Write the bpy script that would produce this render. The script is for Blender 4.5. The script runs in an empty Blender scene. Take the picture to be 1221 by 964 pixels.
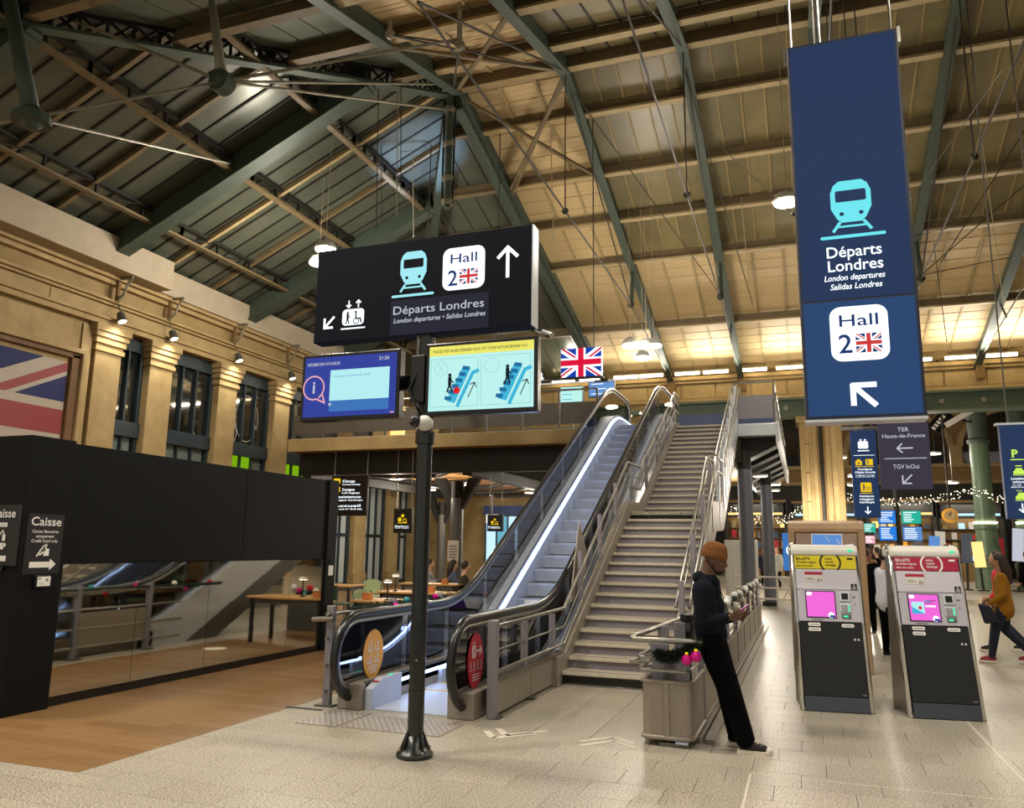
import bpy, math, random
import numpy as np
from mathutils import Vector, Matrix, Euler
random.seed(7)
scene = bpy.context.scene
col = scene.collection
# ---------------------------------------------------------------- camera
YAW, PITCH, ROLL, FPX = 3.47970589e-01, 1.76875410e-01, 1.35315999e-02, 951.19
CAM_H = 1.6
_f = Vector((-math.sin(YAW) * math.cos(PITCH), math.cos(YAW) * math.cos(PITCH), math.sin(PITCH)))
_r = Vector((math.cos(YAW), math.sin(YAW), 0))
_u = _r.cross(_f)
_r2 = _r * math.cos(ROLL) + _u * math.sin(ROLL)
_u2 = -_r * math.sin(ROLL) + _u * math.cos(ROLL)
cam = bpy.data.objects.new('camera', bpy.data.cameras.new('camera'))
cam.matrix_world = Matrix(((_r2.x, _u2.x, -_f.x, 0), (_r2.y, _u2.y, -_f.y, 0), (_r2.z, _u2.z, -_f.z, CAM_H), (0, 0, 0, 1)))
cam.data.sensor_fit = 'HORIZONTAL'; cam.data.sensor_width = 36; cam.data.lens = FPX / 1221 * 36
cam.data.clip_start = .05; cam.data.clip_end = 300
col.objects.link(cam); scene.camera = cam
def in_frame(p, m=0):
    d = Vector(p) - Vector((0, 0, CAM_H)); w = d.dot(_f)
    if w < .1: return False
    x = 610.5 + FPX * d.dot(_r2) / w; y = 482 - FPX * d.dot(_u2) / w
    return -m < x < 1221 + m and -m < y < 964 + m
# ---------------------------------------------------------------- world, view
scene.view_settings.view_transform = 'Standard'; scene.view_settings.look = 'None'
scene.view_settings.exposure = 0.0; scene.view_settings.gamma = 1; scene.view_settings.use_curve_mapping = False
try:
    scene.cycles.use_denoising = True; scene.cycles.max_bounces = 8; scene.cycles.diffuse_bounces = 3
    scene.cycles.glossy_bounces = 4; scene.cycles.transparent_max_bounces = 16
    scene.cycles.sample_clamp_indirect = 6; scene.cycles.caustics_reflective = False; scene.cycles.caustics_refractive = False
except Exception: pass
world = bpy.data.worlds.new('world'); scene.world = world; world.use_nodes = True
WORLD_STRENGTH = .55
world.node_tree.nodes['Background'].inputs[0].default_value = (1.0, .92, .8, 1)
world.node_tree.nodes['Background'].inputs[1].default_value = WORLD_STRENGTH
# high-bay lamps, seen and added (positions; every one is built further down as a pendant lamp with its own light)
LAMP_W = 750
HIGHBAY = [(-10.75, 16, 8.77), (-11.6, 17, 8.86), (0, 16, 8.5), (-4.3, 21.5, 7.2), (-3.65, 21.5, 7.15), (-4.0, 22.3, 7.35), (-3.9, 21.2, 6.75),
           (-8.5, 5.0, 8.6), (-3.2, 6.0, 9.6), (2.6, 8.2, 9.0), (6.0, 14.5, 8.6), (2.2, 3.0, 9.0), (-6.0, 3.0, 9.0), (-14.0, 5.5, 8.6), (6.0, 22.5, 8.0)]  # lamps in this row are unseen, added to light the hall
# ---------------------------------------------------------------- helpers
def lin(h):
    h = h.lstrip('#'); c = [int(h[i:i + 2], 16) / 255 for i in (0, 2, 4)]
    return tuple(x / 12.92 if x <= .04045 else ((x + .055) / 1.055) ** 2.4 for x in c) + (1,)
MATS = {}
def pbr(name, h, rough=.5, metal=0, var=None, bump=None, spec=.5, emit=None, coat=0, stretch=(1, 1, 1)):
    """var=(scale, amount, hex2), bump=(scale, strength)"""
    m = bpy.data.materials.new(name); m.use_nodes = True; nt = m.node_tree; b = nt.nodes['Principled BSDF']
    b.inputs['Base Color'].default_value = lin(h); b.inputs['Roughness'].default_value = rough
    b.inputs['Metallic'].default_value = metal; b.inputs['Specular IOR Level'].default_value = spec
    b.inputs['Coat Weight'].default_value = coat
    if var or bump:
        g = nt.nodes.new('ShaderNodeNewGeometry'); mp = nt.nodes.new('ShaderNodeMapping'); mp.inputs['Scale'].default_value = stretch
        nt.links.new(g.outputs['Position'], mp.inputs['Vector'])
    if var:
        n = nt.nodes.new('ShaderNodeTexNoise'); n.inputs['Scale'].default_value = var[0]; n.inputs['Detail'].default_value = 5; n.inputs['Roughness'].default_value = .65
        nt.links.new(mp.outputs[0], n.inputs['Vector'])
        r = nt.nodes.new('ShaderNodeValToRGB'); r.color_ramp.elements[0].position = .5 - var[1] / 2; r.color_ramp.elements[1].position = .5 + var[1] / 2
        r.color_ramp.elements[0].color = lin(var[2]); r.color_ramp.elements[1].color = lin(h)
        nt.links.new(n.outputs['Fac'], r.inputs['Fac']); nt.links.new(r.outputs['Color'], b.inputs['Base Color'])
    if bump:
        n2 = nt.nodes.new('ShaderNodeTexNoise'); n2.inputs['Scale'].default_value = bump[0]; n2.inputs['Detail'].default_value = 3
        nt.links.new(mp.outputs[0], n2.inputs['Vector'])
        bp = nt.nodes.new('ShaderNodeBump'); bp.inputs['Strength'].default_value = bump[1]; bp.inputs['Distance'].default_value = .02
        nt.links.new(n2.outputs['Fac'], bp.inputs['Height']); nt.links.new(bp.outputs['Normal'], b.inputs['Normal'])
    if emit:
        b.inputs['Emission Color'].default_value = lin(emit[0]); b.inputs['Emission Strength'].default_value = emit[1]
    MATS[name] = m; return m
def emi(name, h, k=1.0):
    m = bpy.data.materials.new(name); m.use_nodes = True; b = m.node_tree.nodes['Principled BSDF']
    b.inputs['Base Color'].default_value = (.006, .006, .006, 1); b.inputs['Roughness'].default_value = .6; b.inputs['Specular IOR Level'].default_value = .05
    b.inputs['Emission Color'].default_value = lin(h); b.inputs['Emission Strength'].default_value = k
    MATS[name] = m; return m
def glassy(name, tint='#ffffff', ior=1.45, rough=.02, extra=0.0):
    m = bpy.data.materials.new(name); m.use_nodes = True; nt = m.node_tree
    for n in list(nt.nodes):
        if n.type != 'OUTPUT_MATERIAL': nt.nodes.remove(n)
    out = [n for n in nt.nodes if n.type == 'OUTPUT_MATERIAL'][0]
    t = nt.nodes.new('ShaderNodeBsdfTransparent'); t.inputs[0].default_value = lin(tint)
    g = nt.nodes.new('ShaderNodeBsdfGlossy'); g.inputs['Roughness'].default_value = rough; g.inputs['Color'].default_value = (1, 1, 1, 1)
    f = nt.nodes.new('ShaderNodeFresnel'); f.inputs[0].default_value = ior
    a = nt.nodes.new('ShaderNodeMath'); a.operation = 'ADD'; a.inputs[1].default_value = extra
    mx = nt.nodes.new('ShaderNodeMixShader')
    nt.links.new(f.outputs[0], a.inputs[0]); nt.links.new(a.outputs[0], mx.inputs[0]); nt.links.new(t.outputs[0], mx.inputs[1]); nt.links.new(g.outputs[0], mx.inputs[2])
    nt.links.new(mx.outputs[0], out.inputs[0]); MATS[name] = m; return m

class B:
    def __init__(s): s.v = []; s.f = []; s.m = []; s.k = 0
    def add(s, vs, fs):
        n = len(s.v); s.v.extend([tuple(p) for p in vs]); s.f.extend([tuple(i + n for i in f) for f in fs]); s.m.extend([s.k] * len(fs)); return s
    def box(s, x0, x1, y0, y1, z0, z1):
        return s.add([(x0, y0, z0), (x1, y0, z0), (x1, y1, z0), (x0, y1, z0), (x0, y0, z1), (x1, y0, z1), (x1, y1, z1), (x0, y1, z1)],
                     [(0, 3, 2, 1), (4, 5, 6, 7), (0, 1, 5, 4), (1, 2, 6, 5), (2, 3, 7, 6), (3, 0, 4, 7)])
    def bar(s, p0, p1, w, h, up=(0, 0, 1)):
        p0 = Vector(p0); p1 = Vector(p1); d = (p1 - p0).normalized(); up = Vector(up)
        if abs(d.dot(up)) > .99: up = Vector((0, 1, 0)) if abs(d.y) < .9 else Vector((1, 0, 0))
        a = d.cross(up).normalized() * (w / 2); c = a.cross(d).normalized() * (h / 2)
        vs = [p0 - a - c, p0 + a - c, p0 + a + c, p0 - a + c, p1 - a - c, p1 + a - c, p1 + a + c, p1 - a + c]
        return s.add(vs, [(0, 1, 2, 3), (7, 6, 5, 4), (0, 4, 5, 1), (1, 5, 6, 2), (2, 6, 7, 3), (3, 7, 4, 0)])
    def cyl(s, p0, p1, r0, r1=None, n=12, caps=True):
        r1 = r0 if r1 is None else r1; p0 = Vector(p0); p1 = Vector(p1); d = (p1 - p0).normalized()
        a = d.orthogonal().normalized(); c = d.cross(a); vs = []
        for p, r in ((p0, r0), (p1, r1)):
            for i in range(n):
                t = 2 * math.pi * i / n; vs.append(p + (a * math.cos(t) + c * math.sin(t)) * r)
        fs = [(i, (i + 1) % n, n + (i + 1) % n, n + i) for i in range(n)]
        if caps: fs += [tuple(range(n - 1, -1, -1)), tuple(range(n, 2 * n))]
        return s.add(vs, fs)
    def tube(s, pts, r, n=8, flat=1.0):
        pts = [Vector(p) for p in pts]; vs = []; fs = []; prev = None
        for i, p in enumerate(pts):
            d = ((pts[min(i + 1, len(pts) - 1)] - pts[max(i - 1, 0)])).normalized()
            if prev is None:
                a = d.orthogonal().normalized()
                if abs(d.x) < .9: a = (Vector((1, 0, 0)) - d * d.x).normalized()
            else: a = (prev - d * prev.dot(d)).normalized()
            prev = a; c = d.cross(a)
            for k in range(n):
                t = 2 * math.pi * k / n; vs.append(p + a * math.cos(t) * r + c * math.sin(t) * r * flat)
        for i in range(len(pts) - 1):
            for k in range(n): fs.append((i * n + k, i * n + (k + 1) % n, (i + 1) * n + (k + 1) % n, (i + 1) * n + k))
        fs += [tuple(range(n - 1, -1, -1)), tuple(range((len(pts) - 1) * n, len(pts) * n))]
        return s.add(vs, fs)
    def lathe(s, c, prof, n=16):
        vs = []; fs = []
        for r, z in prof:
            for k in range(n):
                t = 2 * math.pi * k / n; vs.append((c[0] + r * math.cos(t), c[1] + r * math.sin(t), c[2] + z))
        for i in range(len(prof) - 1):
            for k in range(n): fs.append((i * n + k, i * n + (k + 1) % n, (i + 1) * n + (k + 1) % n, (i + 1) * n + k))
        fs += [tuple(range(n - 1, -1, -1)), tuple(range((len(prof) - 1) * n, len(prof) * n))]
        return s.add(vs, fs)
    def prism(s, poly, ax, a, b):
        def P(q, t): return (t, q[0], q[1]) if ax == 'x' else ((q[0], t, q[1]) if ax == 'y' else (q[0], q[1], t))
        n = len(poly)
        return s.add([P(q, a) for q in poly] + [P(q, b) for q in poly], [tuple(range(n)), tuple(range(2 * n - 1, n - 1, -1))] + [(i, n + i, n + (i + 1) % n, (i + 1) % n) for i in range(n)])
    def ell(s, c, r, n=10, m=6, rot=None):
        if not hasattr(r, '__len__'): r = (r, r, r)
        M_ = Euler(rot).to_matrix() if rot else Matrix.Identity(3); c = Vector(c); vs = [c + M_ @ Vector((0, 0, -r[2]))]; fs = []
        for i in range(1, m):
            p = -math.pi / 2 + math.pi * i / m
            for k in range(n):
                t = 2 * math.pi * k / n; vs.append(c + M_ @ Vector((r[0] * math.cos(p) * math.cos(t), r[1] * math.cos(p) * math.sin(t), r[2] * math.sin(p))))
        vs.append(c + M_ @ Vector((0, 0, r[2]))); L = len(vs) - 1
        for k in range(n): fs.append((0, 1 + (k + 1) % n, 1 + k)); fs.append((L, L - n + k, L - n + (k + 1) % n))
        for i in range(m - 2):
            for k in range(n): a = 1 + i * n; fs.append((a + k, a + (k + 1) % n, a + n + (k + 1) % n, a + n + k))
        return s.add(vs, fs)
    def quad(s, a, b, c, d): return s.add([a, b, c, d], [(0, 1, 2, 3)])
OFF = {}
PEND = []   # objects are linked to the scene at the end
def tag(o, label=None, cat=None, group=None, kind=None):
    if label: o['label'] = label
    if cat: o['category'] = cat
    if group: o['group'] = group
    if kind: o['kind'] = kind
    return o
def out(name, b, mat, parent=None, label=None, cat=None, group=None, kind=None, smooth=False, bevel=0, at=None, loc=None):
    """build one mesh object; vertices are in world space (or relative to the parent thing)"""
    me = bpy.data.meshes.new(name); o = bpy.data.objects.new(name, me); PEND.append(o)
    off = Vector((0, 0, 0))
    if parent is not None: o.parent = parent; off = OFF.get(parent.name, Vector((0, 0, 0)))
    elif at is not None: off = Vector(at); o.location = off
    OFF[o.name] = off
    me.from_pydata([tuple(Vector(p) - off) for p in b.v], [], b.f)
    ms = mat if isinstance(mat, (list, tuple)) else [mat]
    for m in ms: me.materials.append(MATS[m] if isinstance(m, str) else m)
    if len(ms) > 1: me.polygons.foreach_set('material_index', b.m)
    if smooth: me.polygons.foreach_set('use_smooth', [True] * len(me.polygons))
    me.validate(); me.update()
    if bevel:
        md = o.modifiers.new('bevel', 'BEVEL'); md.width = bevel; md.segments = 2; md.limit_method = 'ANGLE'; md.angle_limit = .6
    return tag(o, label, cat, group, kind)
def thing(name, loc, label=None, cat=None, group=None, kind=None):
    o = bpy.data.objects.new(name, None); PEND.append(o); o.location = loc; o.empty_display_size = .1
    OFF[o.name] = Vector(loc); return tag(o, label, cat, group, kind)
def share(src, name, parent, loc=(0, 0, 0), rot=None, scale=None, mat=None):
    """a new object that shares the mesh of src"""
    o = bpy.data.objects.new(name, src.data); PEND.append(o)
    if parent is not None: o.parent = parent
    o.location = loc
    if rot: o.rotation_euler = rot
    if scale: o.scale = scale
    for md in src.modifiers:
        if md.type == 'BEVEL':
            n = o.modifiers.new('bevel', 'BEVEL'); n.width = md.width; n.segments = md.segments; n.limit_method = 'ANGLE'; n.angle_limit = .6
    return o
def light(name, kind, loc, power, color=(1, .91, .77), size=.3, target=None, spot=None, blend=.5):
    L = bpy.data.lights.new(name, kind); L.energy = power; L.color = color
    if kind == 'AREA': L.size = size
    else: L.shadow_soft_size = size
    if kind == 'SPOT': L.spot_size = spot or 2.4; L.spot_blend = blend
    o = bpy.data.objects.new(name, L); PEND.append(o); o.location = loc
    if target is not None: o.rotation_euler = (Vector(target) - Vector(loc)).to_track_quat('-Z', 'Y').to_euler()
    return o
# flat print on a plane: origin O, axes U (right), V (up)
class Fr:
    def __init__(s, O, U, V): s.O = Vector(O); s.U = Vector(U).normalized(); s.V = Vector(V).normalized(); s.N = s.U.cross(s.V)
    def p(s, u, v, d=0): return s.O + s.U * u + s.V * v + s.N * d
def poly(b, fr, pts, d=.003): b.add([fr.p(u, v, d) for u, v in pts], [tuple(range(len(pts)))])
def rect(b, fr, u0, v0, u1, v1, d=.003): poly(b, fr, [(u0, v0), (u1, v0), (u1, v1), (u0, v1)], d)
def rrect(b, fr, u0, v0, u1, v1, r, d=.003, n=6):
    pts = []
    for cx, cy, a in ((u1 - r, v0 + r, -90), (u1 - r, v1 - r, 0), (u0 + r, v1 - r, 90), (u0 + r, v0 + r, 180)):
        for i in range(n + 1):
            t = math.radians(a + 90 * i / n); pts.append((cx + r * math.cos(t), cy + r * math.sin(t)))
    poly(b, fr, pts, d)
def disc(b, fr, u, v, r, d=.003, n=20, ry=None): poly(b, fr, [(u + r * math.cos(2 * math.pi * i / n), v + (ry or r) * math.sin(2 * math.pi * i / n)) for i in range(n)], d)
def ring(b, fr, u, v, r, w, d=.003, a0=0, a1=360, n=28):
    for i in range(n):
        t0 = math.radians(a0 + (a1 - a0) * i / n); t1 = math.radians(a0 + (a1 - a0) * (i + 1) / n)
        poly(b, fr, [(u + q * math.cos(t), v + q * math.sin(t)) for q, t in ((r, t0), (r + w, t0), (r + w, t1), (r, t1))], d)
def stroke(b, fr, pts, w, d=.003):
    for (a, c) in zip(pts[:-1], pts[1:]):
        dx, dy = c[0] - a[0], c[1] - a[1]; L = math.hypot(dx, dy) or 1; nx, ny = -dy / L * w / 2, dx / L * w / 2; ex, ey = dx / L * w * .3, dy / L * w * .3
        poly(b, fr, [(a[0] - nx - ex, a[1] - ny - ey), (c[0] - nx + ex, c[1] - ny + ey), (c[0] + nx + ex, c[1] + ny + ey), (a[0] + nx - ex, a[1] + ny - ey)], d)
_TC = {}
def text(b, fr, s, u, v, h, align='L', shear=0, bold=0, d=.003, width=None):
    key = (s, shear, bold)
    if key not in _TC:
        cu = bpy.data.curves.new('lettering', 'FONT'); cu.body = s; cu.size = 1; cu.shear = shear; cu.offset = bold; cu.resolution_u = 3
        o = bpy.data.objects.new('lettering', cu); col.objects.link(o)
        dg = bpy.context.evaluated_depsgraph_get(); me = bpy.data.meshes.new_from_object(o.evaluated_get(dg))
        vs = [(p.co.x, p.co.y) for p in me.vertices]; fs = [tuple(p.vertices) for p in me.polygons]
        bpy.data.objects.remove(o); bpy.data.curves.remove(cu); bpy.data.meshes.remove(me); _TC[key] = (vs, fs)
    vs, fs = _TC[key]
    if not vs: return
    k = h / .73; x0 = min(p[0] for p in vs); x1 = max(p[0] for p in vs); kx = k if width is None else width / (x1 - x0)
    w = (x1 - x0) * kx; du = u if align == 'L' else (u - w / 2 if align == 'C' else u - w)
    b.add([fr.p(du + (p[0] - x0) * kx, v + p[1] * k, d) for p in vs], fs)
def arrow(b, fr, u, v, L, ang, w, d=.003, head=.5):
    c, s_ = math.cos(math.radians(ang)), math.sin(math.radians(ang))
    tip = (u + c * L / 2, v + s_ * L / 2); tail = (u - c * L / 2, v - s_ * L / 2); stroke(b, fr, [tail, tip], w, d)
    for k in (135, -135):
        c2, s2 = math.cos(math.radians(ang + k)), math.sin(math.radians(ang + k)); stroke(b, fr, [tip, (tip[0] + c2 * L * head, tip[1] + s2 * L * head)], w, d + .0005)
def clip_poly(pts, x0, y0, x1, y1):
    def cl(pp, inside, inter):
        o = []
        for i in range(len(pp)):
            a, c = pp[i - 1], pp[i]
            if inside(c):
                if not inside(a): o.append(inter(a, c))
                o.append(c)
            elif inside(a): o.append(inter(a, c))
        return o
    def ix(X): return lambda a, c: (X, a[1] + (c[1] - a[1]) * (X - a[0]) / (c[0] - a[0]))
    def iy(Y): return lambda a, c: (a[0] + (c[0] - a[0]) * (Y - a[1]) / (c[1] - a[1]), Y)
    for ins, it in ((lambda p: p[0] >= x0, ix(x0)), (lambda p: p[0] <= x1, ix(x1)), (lambda p: p[1] >= y0, iy(y0)), (lambda p: p[1] <= y1, iy(y1))):
        if pts: pts = cl(pts, ins, it)
    return pts
def union_jack(bb, bw, br, fr, u0, v0, w, h, d=.003):
    """separate builders for blue, white, red"""
    rect(bb, fr, u0, v0, u0 + w, v0 + h, d); k = h / 30; cx, cy = u0 + w / 2, v0 + h / 2
    def diag(b, sx, sy, o0, o1, dd, half=None):
        ex, ey = w / 2 * sx, h / 2 * sy; L = math.hypot(ex, ey); nx, ny = -ey / L, ex / L; s0 = 0 if half else -1
        pts = [(cx + ex * t + nx * o, cy + ey * t + ny * o) for t, o in ((0, o0), (1.2, o0), (1.2, o1), (0, o1))]
        q = clip_poly(pts, u0, v0, u0 + w, v0 + h)
        if len(q) > 2: poly(b, fr, q, dd)
    for sx, sy in ((1, 1), (-1, 1), (-1, -1), (1, -1)):
        diag(bw, sx, sy, -3 * k, 3 * k, d + .001); diag(br, sx, sy, -2 * k, 0, d + .002)
    rect(bw, fr, cx - 5 * k, v0, cx + 5 * k, v0 + h, d + .003); rect(bw, fr, u0, cy - 5 * k, u0 + w, cy + 5 * k, d + .003)
    rect(br, fr, cx - 3 * k, v0, cx + 3 * k, v0 + h, d + .004); rect(br, fr, u0, cy - 3 * k, u0 + w, cy + 3 * k, d + .004)
def train_icon(b, bd, fr, cx, cy, h, d=.003):
    """front view of a train on a line, height h; bd = dark cut-outs"""
    w = h * .62; y0 = cy - h / 2
    pts = [(-.36, .34), (-.5, .52), (-.5, .8), (-.42, .93), (-.28, 1.0), (.28, 1.0), (.42, .93), (.5, .8), (.5, .52), (.36, .34), (.25, .27), (-.25, .27)]
    poly(b, fr, [(cx + p[0] * w, y0 + p[1] * h) for p in pts], d)
    rrect(bd, fr, cx - .38 * w, y0 + .63 * h, cx + .38 * w, y0 + .83 * h, .03 * h, d + .002)
    for s in (-1, 1): disc(bd, fr, cx + s * .24 * w, y0 + .42 * h, .035 * h, d + .002)
    stroke(b, fr, [(cx - .3 * w, y0 + .27 * h), (cx - .46 * w, y0 + .13 * h)], .05 * h, d); stroke(b, fr, [(cx + .3 * w, y0 + .27 * h), (cx + .46 * w, y0 + .13 * h)], .05 * h, d)
    stroke(b, fr, [(cx - .35 * w, y0 + .2 * h), (cx + .35 * w, y0 + .2 * h)], .035 * h, d); rrect(b, fr, cx - .8 * w, y0, cx + .8 * w, y0 + .055 * h, .025 * h, d)
def man_icon(b, fr, u, v, h, d=.004):
    disc(b, fr, u, v + h * .9, h * .1, d, 10); stroke(b, fr, [(u, v + h * .75), (u, v + h * .42)], h * .2, d)
    stroke(b, fr, [(u, v + h * .42), (u - h * .14, v)], h * .1, d); stroke(b, fr, [(u, v + h * .42), (u + h * .14, v)], h * .1, d); stroke(b, fr, [(u, v + h * .7), (u + h * .22, v + h * .48)], h * .07, d)
# ---------------------------------------------------------------- materials
pbr('granite', '#beb6a6', .34, var=(70, .15, '#6f6759'), bump=(60, .03)); pbr('granite2', '#bab2a1', .33, var=(70, .15, '#6b6154'), bump=(60, .03)); pbr('granite3', '#c2baa9', .35, var=(70, .15, '#736a5d'), bump=(60, .03))
pbr('grout', '#575044', .9)
pbr('floor_far', '#b2ac9e', .28, var=(120, .5, '#857a65'))
pbr('oak1', '#8d6a42', .36, var=(4, .6, '#5f4426'), stretch=(1.2, 16, 1)); pbr('oak2', '#927048', .35, var=(4, .6, '#6a4d2d'), stretch=(1.2, 16, 1)); pbr('oak3', '#86643d', .37, var=(4, .6, '#5d4224'), stretch=(1.2, 16, 1))
pbr('black_panel', '#0a0a09', .6, spec=.18, var=(40, .8, '#080807'), bump=(90, .04)); pbr('black_gloss', '#0c0c0c', .25)
pbr('mirror', '#d6d2c6', .035, 1, bump=(1.3, .05))
pbr('steel', '#a9a69d', .34, 1, var=(8, .9, '#8f8c84')); pbr('steel_dark', '#6d6b66', .45, .8); pbr('steel_worn', '#a0968a', .45, .25, var=(14, .8, '#857b6e')); pbr('chrome', '#d8d8d6', .16, 1)
pbr('grey_paint', '#8f8d93', .5, .2, var=(5, .8, '#7d7a80')); pbr('lilac_paint', '#888289', .5, .2); pbr('alu_white', '#c9cdd3', .35, .3)
pbr('blue_steel', '#c2cadb', .36, .15, var=(6, .9, '#b0b9cd')); pbr('inlay', '#c4bcac', .5); pbr('nosing', '#d6cdba', .5, var=(90, .3, '#a89e8b')); pbr('tread', '#bfb5a3', .5, var=(80, .3, '#8f8675'))
pbr('rubber', '#0f0f10', .28, spec=.6); pbr('rubber_olive', '#2c281d', .3, spec=.6)
pbr('pole_paint', '#171d1b', .32, .1, coat=.3); pbr('black_plastic', '#121214', .42); pbr('white_plastic', '#cfccc4', .42); pbr('panel_lilac', '#c4c1ca', .45); pbr('kick', '#343b44', .5); pbr('grey_plastic', '#b1aeb8', .45)
pbr('stone', '#b39a68', .75, var=(1.6, .7, '#7f6840'), bump=(26, .18)); pbr('stone_light', '#bfa676', .72, var=(2.2, .8, '#8f774a'), bump=(30, .15)); pbr('stone_dark', '#937447', .8, var=(1.8, .8, '#6d542f'), bump=(26, .2))
pbr('beam_white', '#bcae98', .7, var=(2.5, .8, '#a3957d'), bump=(20, .08)); pbr('joint', '#4b3820', .9)
pbr('frame_slate', '#26343a', .4); pbr('window_glass', '#15191a', .04, spec=1.0, coat=.6); pbr('frosted', '#b7c0bf', .4); pbr('frost_dark', '#74827f', .35)
emi('lime', '#86c010', .75); emi('lime_soft', '#78a82a', .5)
pbr('roof_sheet', '#64685a', .3, .2, var=(1.1, .7, '#4a4d42'), bump=(3, .05)); pbr('roof_sheet2', '#6e7263', .28, .2, var=(1.1, .7, '#52564a'), bump=(3, .05))
pbr('roof_glass', '#887d5c', .35, var=(1.4, .7, '#62583b'), bump=(6, .04)); pbr('roof_glass2', '#93875f', .35, var=(1.4, .7, '#6c6142'), bump=(6, .04))
pbr('roof_bar', '#2b2820', .6); pbr('roof_bar_light', '#a08a5e', .6); pbr('iron_green', '#4d5a4e', .55, .1, var=(5, .8, '#39443a')); pbr('iron_dark', '#211f1a', .6, .2)
pbr('purlin_brown', '#82704f', .6, var=(4, .8, '#574a33')); pbr('pale_timber', '#bba679', .6, var=(5, .8, '#97835c')); pbr('ceiling_wood', '#d6bf92', .55, var=(2.2, .9, '#bda273'), stretch=(1, 8, 8)); pbr('iron_pale', '#8f8a78', .5, .4)
pbr('wire', '#3a332a', .6); pbr('wire_light', '#b7a789', .5)
pbr('col_green', '#71876d', .45, .1, var=(6, .8, '#566b53')); pbr('girder_green', '#566552', .55, .1, var=(4, .8, '#414f3f')); pbr('navy', '#2a4070', .5); pbr('navy_dark', '#141c33', .5)
glassy('glass', '#eef4f4'); glassy('glass_blue', '#eef3f8', 1.5, .02, .07); glassy('glass_grey', '#9aa0a0', 1.5, .03, .03)
pbr('wood_veneer', '#a88a68', .45, var=(2.2, .8, '#937554'), stretch=(9, 9, 1)); pbr('ply', '#c08d52', .45, var=(3, .8, '#a27340'))
pbr('rose_panel', '#a18a7c', .45, var=(3, .8, '#937c6e'))
# lit surfaces
emi('lit_white', '#f4fbff', 1.35); emi('lit_cyan', '#9fe6f0', 1.05); emi('lit_cyan2', '#6fe8f2', 1.0); emi('lit_soft', '#d6d9e4', .8); emi('lit_red', '#d23a3a', .95); emi('lit_blue', '#1d3a78', .8); emi('lit_flagblue', '#1440a8', 1.0); emi('lit_flagred', '#e0123c', 1.0)
emi('lamp_glow', '#fff0cc', 14); emi('strip_glow', '#ffe7b5', 9); emi('led_blue', '#a9c6ff', 14); emi('led_white', '#eaf2ff', 3.0)
emi('sign_navy', '#263a5e', .85); emi('sign_navy2', '#2a4a78', .85); emi('sign_slate', '#3c3745', .9); emi('sign_dark', '#10121c', .6); emi('sign_grey', '#262838', .8)
emi('scr_blue', '#31409a', 1.0); emi('scr_cyan', '#b4eef2', 1.0); emi('scr_bar', '#3b74b8', 1.0); emi('scr_pink', '#e8a8b4', 1.0); emi('scr_pale', '#bdf3ee', 1.0); emi('scr_yellow', '#efe96a', 1.0); emi('scr_sky', '#3fb4d8', 1.0); emi('scr_deep', '#1b6a9c', 1.0); emi('scr_ink', '#0f1a24', 1.0); emi('scr_red', '#e01c1c', 1.0); emi('scr_line', '#8fc9c6', 1.0)
emi('magenta', '#ee66d6', 1.05); emi('board_blue', '#1878d8', 1.1); emi('board_teal', '#22b59a', 1.0); emi('board_pale', '#5e8fd0', 1.0); emi('yellow_ink', '#f2c818', 1.0); emi('lime_ink', '#c9ee5a', 1.05); emi('warm_shop', '#ffcf80', 1.5); emi('cool_shop', '#bfe6ff', 1.2); emi('cyan_shop', '#7fd0ea', .7); emi('fairy', '#fff3d0', 3.5); emi('green_dot', '#3fe6a8', 1.2)
# prints
pbr('ink_white', '#e6e4df', .5); pbr('ink_black', '#111214', .5); pbr('ink_red', '#b81f33', .45); pbr('ink_orange', '#e3a22c', .45); pbr('ink_yellow', '#d9c81e', .45); pbr('ink_crimson', '#a3173c', .4); pbr('ink_grey', '#6a6770', .5); pbr('ink_purple', '#4b2a7c', .5)
pbr('flag_blue', '#2e3566', .6, spec=.2, var=(60, .9, '#262c58')); pbr('flag_red', '#8e2a30', .55, var=(60, .9, '#8a272d')); pbr('flag_white', '#b3a898', .55, var=(60, .9, '#a89d8b')); pbr('terracotta', '#7d5a35', .65, var=(4, .8, '#5f4226'))
pbr('sign_label', '#1f1c1d', .45)
# people
pbr('skin_dark', '#5f3f2e', .5); pbr('skin_mid', '#a8795c', .5); pbr('skin_light', '#c99c80', .5); pbr('hoodie', '#10151e', .9, spec=.15, bump=(140, .25)); pbr('black_cloth', '#050506', .95, spec=.1, bump=(120, .2)); pbr('beanie', '#865a38', .9, spec=.1, var=(60, .8, '#6f4526'), bump=(170, .4)); pbr('beard', '#2a1c15', .9)
pbr('mustard', '#94651c', .85, spec=.15, bump=(90, .2)); pbr('navy_cloth', '#14192c', .85, bump=(90, .2)); pbr('red_cloth', '#c01f2a', .8); pbr('hair_brown', '#2b1a12', .6, bump=(60, .5)); pbr('hair_auburn', '#6b3a1e', .6, bump=(60, .5)); pbr('white_cloth', '#d6dbe6', .8); pbr('slate_cloth', '#4a566f', .8); pbr('coat_brown', '#8a6742', .8); pbr('olive_cloth', '#2b2718', .85); pbr('grey_cloth', '#9a9a98', .85)
pbr('shoe_canvas', '#221d1b', .8); pbr('sole', '#d9cfc0', .6); pbr('shoe_red', '#8a1f2c', .6)
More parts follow.
